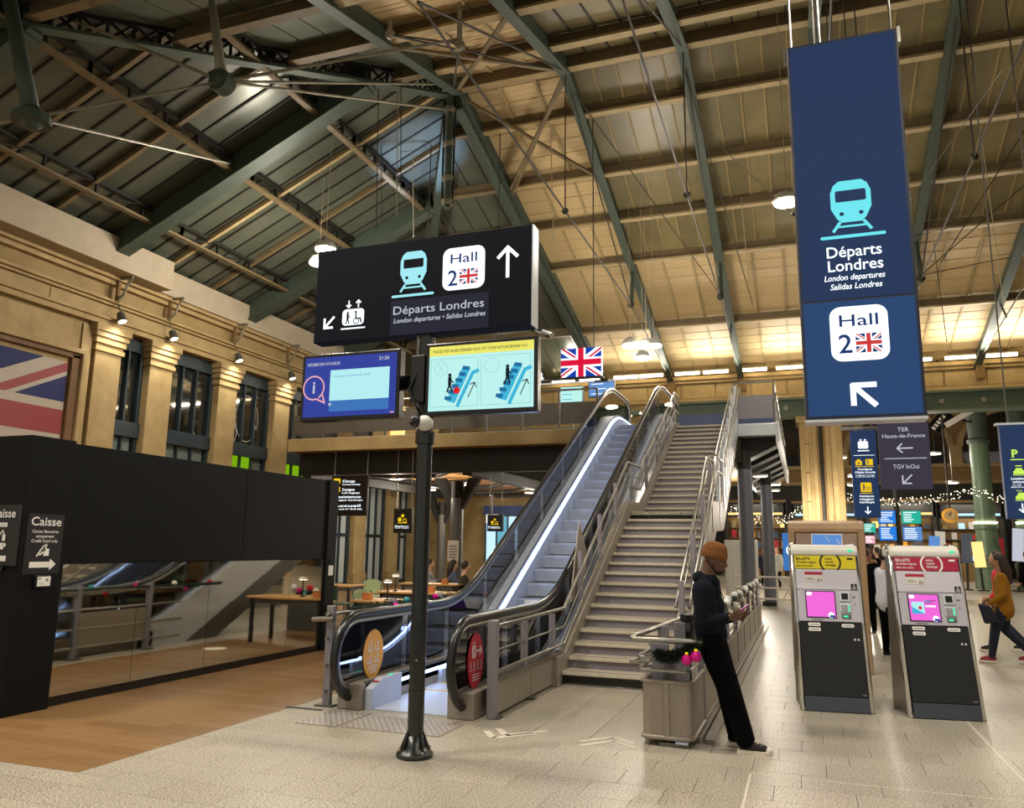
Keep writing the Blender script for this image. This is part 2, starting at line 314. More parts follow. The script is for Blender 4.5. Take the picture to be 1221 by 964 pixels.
pbr('chair_green', '#1d3a20', .5); pbr('chair_pale', '#a9b58a', .5); pbr('table_top', '#c39656', .4, var=(4, .8, '#a87c40')); pbr('garland', '#14210f', .9, bump=(60, .6)); pbr('bauble_pink', '#d3128a', .12, .35); pbr('bauble_white', '#e3e0da', .25); pbr('bauble_teal', '#3a8f9a', .2, .3); pbr('box_wood', '#c4743a', .6); pbr('checker', '#a7a49b', .4, .8, bump=(40, .5)); pbr('yellow_line', '#d9b62a', .5); pbr('litter_white', '#ddd6c6', .7)
# ================================================================= FLOOR
WOODX, WOODY = -4.86, 4.58
bf = B(); bf.box(-20, 30, -6, 14.2, -.2, -.012); bf.k = 1; bf.box(-4.86, 30, 14.2, 66, -.2, 0); bf.box(-20, -4.86, 30.0, 66, -.2, -.001); bf.k = 0; bf.box(-20, -4.86, 14.2, 30, -.2, -.012)
floor = out('floor', bf, ['grout', 'floor_far'], kind='structure', label='speckled pale granite floor of the station concourse')
def tile_mesh(L, W, mat):
    b = B(); c = .001; x, y = L / 2, W / 2
    b.add([(-x, -y, -.012), (x, -y, -.012), (x, y, -.012), (-x, y, -.012), (-x, -y, -c), (x, -y, -c), (x, y, -c), (-x, y, -c), (-x + c, -y + c, 0), (x - c, -y + c, 0), (x - c, y - c, 0), (-x + c, y - c, 0)],
          [(0, 1, 5, 4), (1, 2, 6, 5), (2, 3, 7, 6), (3, 0, 4, 7), (4, 5, 9, 8), (5, 6, 10, 9), (6, 7, 11, 10), (7, 4, 8, 11), (8, 9, 10, 11)]); return b
TL, TW = .515, .361
def rsub(r, q):
    """rectangle r=(x0,x1,y0,y1) minus rectangle q"""
    x0, x1, y0, y1 = r; a0, a1, b0, b1 = q
    if x1 <= a0 or x0 >= a1 or y1 <= b0 or y0 >= b1: return [r]
    o = []
    if y0 < b0: o.append((x0, x1, y0, b0))
    if y1 > b1: o.append((x0, x1, b1, y1))
    c0, c1 = max(y0, b0), min(y1, b1)
    if x0 < a0: o.append((x0, a0, c0, c1))
    if x1 > a1: o.append((a1, x1, c0, c1))
    return o
cells = []; y = 2.54; row = 0
while y < 14.2:
    x = -10.3 + (-2.67 + .172 * (row - 7) + 10.3) % TL
    while x < 9.5:
        rs = [(x, x + TL, y, min(y + TW, 14.2))]
        for q in ((-40, WOODX, WOODY, 40), (-2.84, -1.27, 6.74, 9.7)): rs = [k for r in rs for k in rsub(r, q)]
        cells += [r for r in rs if r[1] - r[0] > .02 and r[3] - r[2] > .02]; x += TL
    y += TW; row += 1
for k in range(3):
    for q in range(2): cells.append((-2.84 + .5233 * k, -2.84 + .5233 * (k + 1), 6.74 + 1.48 * q, 8.22 + 1.48 * q))
cells = [tuple(round(v, 4) for v in c) for c in cells]
vis = [c for c in cells if in_frame(((c[0] + c[1]) / 2, (c[2] + c[3]) / 2, 0), 12)]
vis.sort(key=lambda c: -(c[1] - c[0]) * (c[3] - c[2]) / (c[0] ** 2 + c[2] ** 2)); near = set(vis[:292])
tproto = {}
for c in cells:
    if c not in near: continue
    mt = random.choice(['granite', 'granite2', 'granite3', 'granite']); key = (mt, round(c[1] - c[0], 3), round(c[3] - c[2], 3)); ctr = ((c[0] + c[1]) / 2, (c[2] + c[3]) / 2, 0)
    if key not in tproto: tproto[key] = out('floor_tile', tile_mesh(key[1] - .0035, key[2] - .0035, mt), mt, floor); tproto[key].location = ctr
    else: share(tproto[key], 'floor_tile', floor, ctr)
bf = B()
for c in cells:
    if c not in near: bf.box(c[0] + .0018, c[1] - .0018, c[2] + .0018, c[3] - .0018, -.012, 0)
out('tile_field', bf, 'granite', floor, kind='stuff')
# pale inlay lines
b = B(); b.box(-.45, -.433, 4.0, 6.4, -.004, .0012); out('inlay_line', b, 'inlay', floor)
b = B(); b.box(-.452, 4.5, 6.395, 6.41, -.004, .0012); out('inlay_line', b, 'inlay', floor)
b = B(); b.box(1.388, 1.407, 4.5, 9.1, -.004, .0012); out('inlay_line', b, 'inlay', floor)
# wood floor
b = B(); b.box(-16.5, WOODX, WOODY, 30, -.012, -.008)
wfl = out('floor_boards', b, 'joint', kind='structure', label='brown oak plank floor around the black kiosk')
pw = .165; row = 0; y = WOODY
pp = {}
bfar = B()
while y < 16:
    x = WOODX - (row * .53) % 1.25
    xs = [WOODX] + [WOODX - (row * .53) % 1.25 - k * 1.25 for k in range(12)]
    xs = sorted(set(round(q, 3) for q in xs), reverse=True)
    for a, c in zip(xs[:-1], xs[1:]):
        if a - c < .04: continue
        ctr = ((a + c) / 2, y + pw / 2)
        if in_frame((ctr[0], ctr[1], 0), 30) and y < 11.5 and ctr[0] > -7.2:
            L = a - c - .003; key = (round(L, 2), random.choice(['oak1', 'oak2', 'oak3', 'oak2']))
            if key not in pp:
                pb = B(); pb.box(-L / 2, L / 2, -pw / 2 + .001, pw / 2 - .001, -.008, 0); o = out('floor_plank', pb, key[1], wfl); pp[key] = o; o.location = (ctr[0], ctr[1], 0)
            else: share(pp[key], 'floor_plank', wfl, (ctr[0], ctr[1], 0))
        else: bfar.box(c + .0015, a - .0015, y + .001, y + pw - .001, -.008, 0)
    y += pw; row += 1
bfar.box(-16.5, WOODX, y, 30, -.008, 0)
out('plank_field', bfar, 'oak2', wfl, kind='stuff')
# ================================================================= LEFT WALL
XW = -16.5
wl = thing('wall_left', (XW, 10, 0), kind='structure', label='honey coloured stone wall with pilasters and tall dark windows')
b = B(); b.box(-17.4, -17.0, 0, 33, 0, 9.0); out('backing', b, 'stone_dark', wl)
b = B(); b.box(-17.0, XW, 0, 14.62, 0, 7.0); b.box(-17.0, XW, 0, 33, 6.98, 8.3)
out('masonry', b, 'stone', wl)
# ashlar courses on the solid part
for (y0, y1, z0, z1) in [(0, 8.1, 2.7, 3.4), (0, 8.1, 3.42, 4.4), (0, 8.1, 4.42, 5.4), (0, 8.1, 5.42, 6.0), (8.2, 11.0, 6.12, 6.9), (11.02, 14.0, 6.12, 6.9), (14.3, 14.6, 2.7, 6.9), (5, 8.1, 6.12, 6.9)]:
    b = B(); b.box(XW, XW + .05, y0, y1, z0, z1); out('stone_panel', b, 'stone_light', wl, bevel=.012)
# mouldings
for i, (z0, z1, d) in enumerate([(6.98, 7.12, .16), (7.12, 7.2, .22), (7.55, 7.62, .1), (7.62, 7.7, .18), (8.08, 8.2, .16), (8.2, 8.3, .28)]):
    b = B(); b.box(XW, XW + d, 0, 33, z0, z1); out('moulding', b, 'stone_light', wl, bevel=.015)
for k in range(12):
    b = B(); y0 = 7.0 + k * 2.1; b.box(XW, XW + .04, y0, y0 + 2.08, 7.22, 7.53); out('frieze_block', b, 'stone_light', wl, bevel=.01)
# flag recess frame
b = B(); b.box(XW, XW + .1, 14.05, 14.3, 2.5, 6.05); b.box(XW, XW + .1, 7.9, 14.3, 5.95, 6.1); b.box(XW, XW + .1, 7.9, 8.15, 2.5, 5.95); out('flag_surround', b, 'terracotta', wl, bevel=.02)
b = B(); b.box(XW, XW + .18, 14.28, 14.4, 2.5, 6.12); b.box(XW, XW + .18, 7.8, 14.4, 6.08, 6.2); out('flag_moulding', b, 'stone_light', wl, bevel=.02)
fl = thing('flag_panel', (XW + .02, 11.1, 2.9), 'large Union Jack mosaic panel set in the stone wall above the black kiosk', 'flag')
fr = Fr((XW + .03, 8.15, 2.9), (0, 1, 0), (0, 0, 1)); bb, bw, br = B(), B(), B(); union_jack(bb, bw, br, fr, 0, 0, 5.85, 2.93, .0)
b = B(); b.box(XW + .005, XW + .028, 8.15, 14.0, 2.9, 5.83); out('backing_board', b, 'flag_blue', fl)
out('blue_field', bb, 'flag_blue', fl); out('white_cross', bw, 'flag_white', fl); out('red_cross', br, 'flag_red', fl)
# pilasters
PY = [(14.68, 15.5)] + [(16.48 + 2.75 * k, 17.32 + 2.75 * k) for k in range(6)]
def pilaster(y0, y1, first=False):
    D = .1; m = (y0 + y1) / 2
    p = out('pilaster', B().box(-16.95, XW + D, y0, y1, 0, 6.3), 'stone_light', wl, bevel=.02)
    for (z0, z1, e) in [(6.3, 6.42, .05), (6.42, 6.5, .02), (6.5, 6.66, .07), (6.66, 6.8, .11), (6.8, 6.98, .15)]:
        out('capital', B().box(-16.9, XW + D + e, y0 - e, y1 + e, z0, z1), 'stone_light', p, bevel=.015)
    out('plinth', B().box(-16.9, XW + D + .08, y0 - .06, y1 + .06, 0, .5), 'stone', p, bevel=.02)
for a, c in PY: pilaster(a, c)
# windows
WY = [(PY[k][1], PY[k + 1][0]) for k in range(6)] + [(PY[6][1], 32.9)]
for n, (y0, y1) in enumerate(WY):
    w = thing('window_%d' % (n + 1), (-16.75, (y0 + y1) / 2, 0), kind='structure', label='tall dark framed window between stone pilasters')
    X0, X1 = -16.8, -16.62; b = B(); t = .11
    b.box(X0, X1, y0, y0 + t, 0, 6.98); b.box(X0, X1, y1 - t, y1, 0, 6.98); b.box(X0, X1, y0, y1, 6.6, 6.98); b.box(X0, X1 + .06, y0, y1, 4.3, 4.7); b.box(X0, X1, y0, y1, 0, .15)
    out('window_frame', b, 'frame_slate', w, bevel=.01)
    k3 = 3 if y1 - y0 > 1.3 else 2
    if y1 - y0 > 3: k3 = 7
    ww = (y1 - y0 - 2 * t) / k3
    for k in range(1, k3): out('mullion', B().box(X0 + .04, X1 - .02, y0 + t + ww * k - .03, y0 + t + ww * k + .03, .15, 6.6), 'frame_slate', w)
    for k in range(k3):
        a, c = y0 + t + ww * k + .03, y0 + t + ww * (k + 1) - .03
        out('pane', B().box(-16.74, -16.73, a, c, 4.7, 6.6), "window_glass", w)
        low = 'frosted' if n >= 4 else ('lime' if n in (2, 3) and k < 2 else 'frost_dark')
        if n == 3: low = 'lime'
        out('pane', B().box(-16.74, -16.73, a, c, 3.5 if n < 4 else 2.0, 4.3), low, w)
        out('pane', B().box(-16.74, -16.73, a, c, .15, 3.42 if n < 4 else 1.92), 'frosted' if n >= 4 else 'frost_dark', w)
    out('transom', B().box(X0 + .03, X1 - .02, y0, y1, 3.42 if n < 4 else 1.9, 3.5 if n < 4 else 2.02), 'frame_slate', w)
    if n == 2:   # drawn outline decoration on the glass
        bb = B(); fr = Fr((-16.725, y0, 4.4), (0, 1, 0), (0, 0, 1)); pts = [(.95 + .55 * math.cos(t_) , 1.15 + .75 * math.sin(t_)) for t_ in [math.pi * q / 10 - .4 for q in range(19)]]
        stroke(bb, fr, pts, .018, .0); stroke(bb, fr, [(.35, .2), (.5, .6), (.42, .95), (.3, .25)], .018, 0); stroke(bb, fr, [(.6, .1), (.75, .7), (.7, 1.2)], .018, 0); stroke(bb, fr, [(1.2, .5), (1.4, .9), (1.3, 1.3)], .018, 0)
        out('chalk_outline', bb, 'ink_white', w)
# white painted beams at the wall head
tr = out('trim_1', B().box(-16.9, -15.75, 0, 16.35, 8.3, 9.1), 'beam_white', kind='structure', label='off-white painted box beam over the flag panel', bevel=.02)
tr = out('trim_2', B().box(-16.9, -16.15, 16.35, 33, 8.3, 9.02), 'beam_white', kind='structure', label='off-white painted beam along the head of the left wall', bevel=.02)
# gutter strip with small lights above the beam
gt = thing('trim_3', (-16.2, 16, 9.1), kind='structure', label='dark clerestory strip under the left eave')
out('strip_back', B().box(-16.9, -16.35, 0, 33, 9.02, 9.5), 'iron_dark', gt)
for k in range(34): out('strip_bar', B().box(-16.35, -16.28, .5 + k * .95, .56 + k * .95, 9.02, 9.5), 'iron_pale', gt)
out('strip_rail', B().box(-16.36, -16.24, 0, 33, 9.45, 9.55), 'purlin_brown', gt)
# brackets + spotlights on the pilasters
SPOT_LAB = ['with a bright lens, above the widest pilaster beside the flag panel', 'above the second pilaster from the flag panel', 'above the third pilaster from the flag panel', 'above the fourth pilaster from the flag panel', 'above the fifth pilaster, by the mezzanine']
for k, (a, c) in enumerate(PY[:5]):
    m = (a + c) / 2; br_ = thing('wall_bracket', (-16.2, m, 8.0), 'scrolled iron bracket under the white beam ' + ['beside the flag panel', 'over the second pilaster', 'over the third pilaster', 'over the fourth pilaster', 'over the fifth pilaster'][k], 'bracket', 'wall brackets')
    out('back_plate', B().box(-16.34, -16.28, m - .05, m + .05, 7.65, 8.3), 'stone_dark', br_)
    out('scroll', B().tube([(-16.28, m, 7.7), (-16.1, m, 7.85), (-16.0, m, 8.1), (-15.85, m, 8.28)], .035, 6), 'iron_pale', br_); out('top_bar', B().bar((-16.3, m, 8.27), (-15.85, m, 8.27), .06, .05), 'iron_pale', br_)
    sp = thing('spotlight', (-15.9, m, 7.15), 'small grey wall spotlight ' + SPOT_LAB[k], 'spotlight', 'wall spotlights')
    out('arm', B().tube([(-16.32, m, 7.6), (-16.2, m, 7.5), (-16.12, m, 7.3)], .02, 6), 'iron_pale', sp); out('housing', B().cyl((-16.16, m, 7.34), (-16.08, m + .02, 7.12), .09, .12, 12), 'steel_dark', sp, smooth=False)
    out('lens', B().cyl((-16.082, m + .02, 7.122), (-16.077, m + .022, 7.11), .1, .1, 12), 'lamp_glow', sp)
    L = light('spot_beam', 'SPOT', (-16.0, m, 7.02), 110, size=.1, target=(-16.35, m, 3), spot=2.2, blend=.8); L.parent = sp; L.location = Vector((-16.0, m, 7.02)) - Vector((-15.9, m, 7.15))
# ================================================================= FAR WALL
YF = 32.3
wf = thing('wall_far', (0, YF + .4, 0), kind='structure', label='far stone frieze wall below the wooden roof slope')
out('frieze', B().box(-17.0, 24, YF, YF + .8, 7.42, 8.5), 'stone', wf)
out('masonry', B().box(-17.0, -4.7, YF, YF + .8, 0, 7.42), 'stone', wf)
for (z0, z1, d, x0) in [(8.3, 8.45, .3, -17), (8.18, 8.3, .18, -17), (7.42, 7.55, .16, -17), (6.9, 7.0, .12, -17), (6.6, 6.66, .08, -17)]:
    out('moulding', B().box(x0, 24 if z0 > 7.1 else -4.7, YF - d, YF, z0, z1), 'stone_light', wf, bevel=.015)
x = -16.6
while x < 22:
    out('frieze_block', B().box(x, x + 1.3, YF - .05, YF, 7.58, 8.14), 'stone_light', wf, bevel=.012); x += 1.36
for k in range(9): out('corbel', B().box(-7.6 + 2.75 * k, -7.35 + 2.75 * k, YF - .4, YF, 7.75, 8.35), 'stone_dark', wf, bevel=.03)
x = -16
while x < -5.9:
    for z0, z1 in ((4.6, 5.25), (5.27, 5.92), (5.94, 6.58)): out('stone_panel', B().box(x, x + 1.46, YF - .03, YF, z0, z1), 'stone', wf, bevel=.01)
    x += 1.48
# pillars and girder of the open far side
for k, x0 in enumerate((.03, 9.6, -1.4)):
    if k == 2: continue
    p = thing('stone_pillar', (x0 + .76, YF + .6, 0), kind='structure', label='square stone pillar carrying the far girder')
    out('shaft', B().box(x0, x0 + 1.52, YF, YF + 1.3, 0, 6.72), 'stone_light', p, bevel=.03)
    for a, c, d in ((.0, .18, .06), (.34, .46, .05), (.62, .9, .1), (1.02, 1.1, .07), (1.3, 1.52, .06)): out('flute_strip', B().box(x0 + a, x0 + c, YF - d, YF, 0, 6.72), 'stone' if d < .09 else 'stone_dark', p, bevel=.02)
    for z in (1.2, 2.3, 3.4, 4.5, 5.6): out('course_joint', B().box(x0 + .18, x0 + .34, YF - .006, YF, z, z + .03), 'joint', p)
    out('cap', B().box(x0 - .1, x0 + 1.62, YF - .14, YF + 1.4, 6.45, 6.72), 'stone', p, bevel=.03)
    out('conduit', B().cyl((x0 + .76, YF - .16, .2), (x0 + .76, YF - .16, 6.4), .07, n=8), 'iron_dark', p)
gd = thing('trim_4', (6, YF, 6.7), kind='structure', label='green painted iron girder along the far side')
out('web', B().box(-4.7, 24, YF + .1, YF + .5, 6.75, 7.4), 'girder_green', gd); out('flange', B().box(-4.7, 24, YF - .15, YF + .6, 6.68, 6.76), 'girder_green', gd); out('flange', B().box(-4.7, 24, YF - .15, YF + .6, 7.34, 7.42), 'girder_green', gd)
for k in range(14): out('bolt', B().cyl((-.4 + k * 1.35, YF + .1, 7.05), (-.4 + k * 1.35, YF + .02, 7.05), .09, n=10), 'iron_pale', gd)
# back hall with arches
YB = 60; wb = thing('wall_back', (10, YB, 0), kind='structure', label='arched stone wall at the back of the hall')
per = 7.0; xa0 = 9.85 - per * 2.5
for k in range(6):
    xc = xa0 + per * k; R = 3.05; zs = 8.6; n = 16
    arc = [(xc + R * math.cos(math.pi * i / n), zs + 2.3 * math.sin(math.pi * i / n)) for i in range(n + 1)]
    b = B()
    for i in range(n):
        (x1, z1), (x2, z2) = arc[i], arc[i + 1]; b.prism([(x1, z1), (x1, 14), (x2, 14), (x2, z2)], 'y', YB, YB + .6)
    b.box(xc - per / 2, xc - R, YB, YB + .6, 7.4, 14); b.box(xc + R, xc + per / 2, YB, YB + .6, 7.4, 14)
    out('spandrel', b, 'stone_dark', wb)
    b = B()
    for i in range(n):
        (x1, z1), (x2, z2) = arc[i], arc[i + 1]; f = 1.12; q = lambda X, Z: (xc + (X - xc) * f, zs + (Z - zs) * f)
        b.prism([(x1, z1), q(x1, z1), q(x2, z2), (x2, z2)], 'y', YB - .15, YB)
    out('archivolt', b, 'stone', wb)
    out('arch_glass', B().box(xc - R, xc + R, YB + .35, YB + .4, 7.4, 11.2), 'window_glass', wb)
    for q in (-1.8, -.6, .6, 1.8): out('arch_mullion', B().box(xc + q - .05, xc + q + .05, YB + .25, YB + .35, 7.4, 8.6 + 2.3 * math.sqrt(max(0, 1 - (q / R) ** 2))), 'iron_dark', wb)
    out('pier', B().box(xc + R + .1, xc + per - R - .1, YB - .25, YB, 7.4, 8.7), 'stone', wb, bevel=.03)
for (z0, z1, d, m) in [(7.2, 7.45, .35, 'stone'), (6.3, 7.2, .1, 'stone_dark'), (6.1, 6.32, .3, 'stone')]: out('ledge', B().box(-8, 34, YB - d, YB + .6, z0, z1), m, wb)
out('lower_wall', B().box(-8, 34, YB, YB + .6, 0, 6.2), 'iron_dark', wb)
out('wall_right', B().box(24, 24.4, -6, 62, 0, 9), 'stone_dark', kind='structure', label='plain stone wall closing the far right side')
out('ceiling', B().box(-8, 24.4, 33.1, 60.6, 11.2, 11.4), 'stone_dark', kind='structure', label='plain ceiling of the back hall')
# ================================================================= ROOF
RY, RZ, RX = 16.5, 13.0, -7.7
def zL(x): return 9.0 + .4545 * (x + 16.5)
def zF(y): return 8.58 + .2797 * (32.3 - y)
def zN(y): return 8.58 + .2797 * (y - .7)
def zS(y): return zF(y) if y >= RY else zN(y)
def hipx(y): return min(RX, -16.5 + (zS(y) - 9.0) / .4545)
rl = thing('roof_left', (-12, 16, 9), kind='structure', label='dark olive sheeted hip slope of the station roof')
PX = [-16.6, -14.8, -12.5, -10.2, -7.7]
def pane_from(root, name, pts, zf, mat, th=.04):
    b = B(); n = len(pts); b.add([(p[0], p[1], zf(p[0], p[1]) + d) for d in (0, th) for p in pts], [tuple(range(n - 1, -1, -1)), tuple(range(n, 2 * n))] + [(i, (i + 1) % n, n + (i + 1) % n, n + i) for i in range(n)])
    out(name, b, mat, root)
def clip_region(region, x0, y0, x1, y1):
    q = clip_poly(list(region), x0, y0, x1, y1); r = []
    for p in q:
        if not r or abs(p[0] - r[-1][0]) + abs(p[1] - r[-1][1]) > .004: r.append(p)
    if len(r) < 3: return None
    ar = abs(sum(r[i - 1][0] * r[i][1] - r[i][0] * r[i - 1][1] for i in range(len(r)))) / 2
    return r if ar > .01 else None
REG_L = [(-16.6, .7), (hipx(.7), .7), (RX, RY), (hipx(32.3), 32.3), (-16.6, 32.3)]
st = .58; y = 2.4; bars = B(); k = 0
while y < 32.2:
    for a, c in zip(PX[:-1], PX[1:]):
        q = clip_region(REG_L, a, y + .015, c, min(y + st - .015, 32.29))
        if q: pane_from(rl, 'roof_panel', q, lambda x, yy: zL(x), 'roof_sheet' if k % 3 else 'roof_sheet2'); k += 1
    hx = hipx(y)
    if hx > -16.4: bars.bar((-16.6, y, zL(-16.6) - .01), (hx, y, zL(hx) - .01), .045, .05)
    y += st
out('glazing_bars', bars, 'roof_bar', rl, kind='stuff')
def truss_purlin(root, p0, p1, dep, n, mat_low='purlin_brown', mat_up='iron_dark'):
    p0 = Vector(p0); p1 = Vector(p1); dz = Vector((0, 0, dep))
    pr = out('purlin', B().bar(p0 - dz, p1 - dz, .16, .06), mat_low, root)
    out('upper_chord', B().bar(p0, p1, .12, .08), mat_up, pr)
    b = B()
    for i in range(n + 1):
        q = p0.lerp(p1, i / n); b.bar(q, q - dz, .06, .05)
        if i < n: b.bar(q - dz, p0.lerp(p1, (i + 1) / n), .025, .03)
    out('lattice', b, mat_up, pr)
for x, y0, y1 in ((-14.8, 2.0, 29.0), (-12.5, 5.5, 25.0), (-10.2, 10.8, 21.5)):
    L = y1 - y0
    for q in range(4): truss_purlin(rl, (x, y0 + L * q / 4, zL(x) - .08), (x, y0 + L * (q + 1) / 4, zL(x) - .08), .34, 5)
for Y in (3.4, 9.0, 14.6, 20.2, 25.8):
    x1 = hipx(Y); r_ = out('rafter', B().bar((-16.4, Y, zL(-16.4) - .32), (x1, Y, zL(x1) - .32), .3, .5), 'iron_green', rl, bevel=.015)
    out('flange', B().bar((-16.4, Y, zL(-16.4) - .6), (x1, Y, zL(x1) - .6), .4, .06), 'iron_green', r_)
b_ = 0
for Y in [q for k in range(14) for q in (3.4 + 1.87 * k,)]:
    if any(abs(Y - z) < .5 for z in (3.4, 9.0, 14.6, 20.2, 25.8)) or Y > 29: continue
    x1 = hipx(Y); out('common_rafter', B().bar((-16.4, Y, zL(-16.4) - .09), (x1, Y, zL(x1) - .09), .1, .12), 'pale_timber' if b_ % 3 == 1 else 'purlin_brown', rl); b_ += 1
# ---- far slope
RAFX = [-7.5 + 2.74 * k for k in range(9)]
FY = [16.5, 17.95, 20.1, 22.05, 24.1, 28.1, 32.3]
def slope_bays(root, far=True):
    def yy(y): return y if far else 2 * RY - y
    bars = B(); k = 0; planks = None
    for i in range(-1, len(RAFX) - 1):
        x0 = RAFX[i] if i >= 0 else None; x1 = RAFX[i + 1]
        if i < 0:      # glass triangle up to the hip
            reg = [(RAFX[0], RY), (RAFX[0], 32.3), (-17.5, 32.3), (hipx(32.3), 32.3), (RX, RY)]
            if not far: reg = [(p[0], 2 * RY - p[1]) for p in reg]
            for a, c in zip(FY[:-1], FY[1:]):
                x = RAFX[0]
                while x > -17.5:
                    ya, yc = sorted((yy(a), yy(c))); q = clip_region(reg, x - .605, ya, x - .015, yc)
                    if q: pane_from(root, 'roof_pane', q, lambda xx, yv: zS(yv), 'roof_sheet2', .03)
                    x -= .62
            continue
        bands = list(zip(FY[:-1], FY[1:]))
        for bi, (a, c) in enumerate(bands):
            if not far and c > 24.2: continue
            wood = i == 0 or bi >= 4
            if wood:
                pl = B(); n = max(1, round((c - a) / .17)); s = (c - a) / n
                for q in range(n):
                    A, C_ = yy(a + q * s + .006), yy(a + (q + 1) * s - .006); j = .006 * (q % 3)
                    v = [(x0, A, zS(A) + j), (x1, A, zS(A) + j), (x1, C_, zS(C_) + j), (x0, C_, zS(C_) + j)]
                    pl.add(v + [(p[0], p[1], p[2] + .03) for p in v], [(3, 2, 1, 0), (0, 1, 5, 4), (1, 2, 6, 5), (2, 3, 7, 6), (3, 0, 4, 7), (4, 5, 6, 7)])
                pl.k = 1; v = [(x0, yy(a), zS(yy(a)) + .04), (x1, yy(a), zS(yy(a)) + .04), (x1, yy(c), zS(yy(c)) + .04), (x0, yy(c), zS(yy(c)) + .04)]; pl.add(v, [(3, 2, 1, 0)])
                out('plank_lining', pl, ['ceiling_wood', 'joint'], root, kind='stuff')
                for t in (1, 2): 
                    xx = x0 + (x1 - x0) * t / 3; out('batten', B().bar((xx, yy(a), zS(yy(a)) - .02), (xx, yy(c), zS(yy(c)) - .02), .07, .05), 'pale_timber', root)
            else:
                n = 5; s = (x1 - x0) / n
                for q in range(n):
                    e = .015; v = [(x0 + q * s + e, yy(a)), (x0 + (q + 1) * s - e, yy(a)), (x0 + (q + 1) * s - e, yy(c)), (x0 + q * s + e, yy(c))]
                    b = B(); b.add([(p[0], p[1], zS(p[1]) + d) for d in (0, .03) for p in v], [(3, 2, 1, 0), (4, 5, 6, 7), (0, 1, 5, 4), (1, 2, 6, 5), (2, 3, 7, 6), (3, 0, 4, 7)])
                    out('roof_pane', b, 'roof_glass' if (k * 7) % 5 < 3 else 'roof_glass2', root); k += 1
                    bars.bar((x0 + q * s, yy(a), zS(yy(a)) - .01), (x0 + q * s, yy(c), zS(yy(c)) - .01), .04, .05)
        rn = 'rafter'; ye = 32.3 if far else 5.0
        if i < len(RAFX) - 1:
            X = RAFX[i]; r_ = out(rn, B().bar((X, RY, RZ - .22), (X, ye, zS(ye) - .22), .13, .36), 'iron_green', root)
            out('flange', B().bar((X, RY, RZ - .42), (X, ye, zS(ye) - .42), .24, .05), 'iron_green', r_)
    out('glazing_bars', bars, 'roof_bar_light' if far else 'roof_bar', root, kind='stuff')
    for bi, Y in enumerate(FY[:-1]):
        if not far and (Y > 24.2 or bi == 0): continue
        for i in range(-1, len(RAFX) - 1):
            x0 = RAFX[i] if i >= 0 else max(hipx(yy(Y)), -16); x1 = RAFX[i + 1]
            if x1 - x0 < .2: continue
            z = zS(yy(Y)); p = out('purlin', B().bar((x0 + .08, yy(Y), z - .3), (x1 - .08, yy(Y), z - .3), .2, .06), 'pale_timber' if i >= 0 else 'purlin_brown', root)
            out('web', B().bar((x0 + .08, yy(Y), z - .15), (x1 - .08, yy(Y), z - .15), .05, .26), 'purlin_brown', p)
rf = thing('roof_far', (0, 24, 9), kind='structure', label='far slope of the station roof, wood lined below and glazed above'); slope_bays(rf, True)
rn = thing('roof_near', (0, 10, 9), kind='structure', label='near slope of the station roof overhead'); slope_bays(rn, False)
out('ridge_beam', B().bar((RX, RY, RZ - .15), (16, RY, RZ - .15), .25, .35), 'purlin_brown', rf)
# rest of near slope (out of view) so that the roof is closed
b = B(); b.quad((-17, .7, 8.6), (16, .7, 8.6), (16, 9.0, zN(9.0) + .05), (-13, 9.0, zN(9.0) + .05)); out('roof_sheeting', b, 'roof_sheet', rn)
# dark underlay added above the panes, keeps world light out of the gaps
def gap_blocker(root, pts): n = len(pts); out('roof_gap_blocker', B().add([tuple(p) for p in pts], [tuple(range(n - 1, -1, -1))]), 'iron_dark', root)
e = .09
gap_blocker(rl, [(-16.7, .7, zL(-16.7) + e), (hipx(.7), .7, zL(hipx(.7)) + e), (RX, RY, RZ + e), (hipx(32.3), 32.3, zL(hipx(32.3)) + e), (-16.7, 32.3, zL(-16.7) + e)])
gap_blocker(rf, [(RX, RY, RZ + e), (17, RY, RZ + e), (17, 32.4, zF(32.4) + e), (hipx(32.3), 32.4, zF(32.4) + e)])
gap_blocker(rn, [(hipx(.7), .7, zN(.7) + e), (17, .7, zN(.7) + e), (17, RY, RZ + e), (RX, RY, RZ + e)])
# hip and valley lattice trusses
def lattice(root, p0, p1, dep, n, mat='iron_dark', w=.14):
    p0, p1 = Vector(p0), Vector(p1); dz = Vector((0, 0, dep)); d = (p1 - p0).normalized(); sd = d.cross(Vector((0, 0, 1))).normalized() * .09
    t = out('lattice_truss', B().bar(p0, p1, w, .1), mat, root); out('lower_chord', B().bar(p0 - dz, p1 - dz, w + .1, .07), 'iron_green', t); b = B()
    for i in range(n):
        a, c = p0.lerp(p1, i / n), p0.lerp(p1, (i + 1) / n); b.bar(a, c - dz, .035, .05); b.bar(a - dz, c, .035, .05); b.bar(a, a - dz, .04, .05)
    out('web_lattice', b, mat, t)
NH = (hipx(5.0), 5.0, zN(5.0))
lattice(rl, (RX, RY, RZ - .03), (NH[0], NH[1], NH[2] - .03), .4, 30)
lattice(rl, (RX, RY, RZ - .25), (-16.3, 31.8, 8.9), .35, 26)
lattice(rf, (RX + .2, RY, RZ - .35), (RX + .2, 32.2, zF(32.2) - .35), .42, 34)
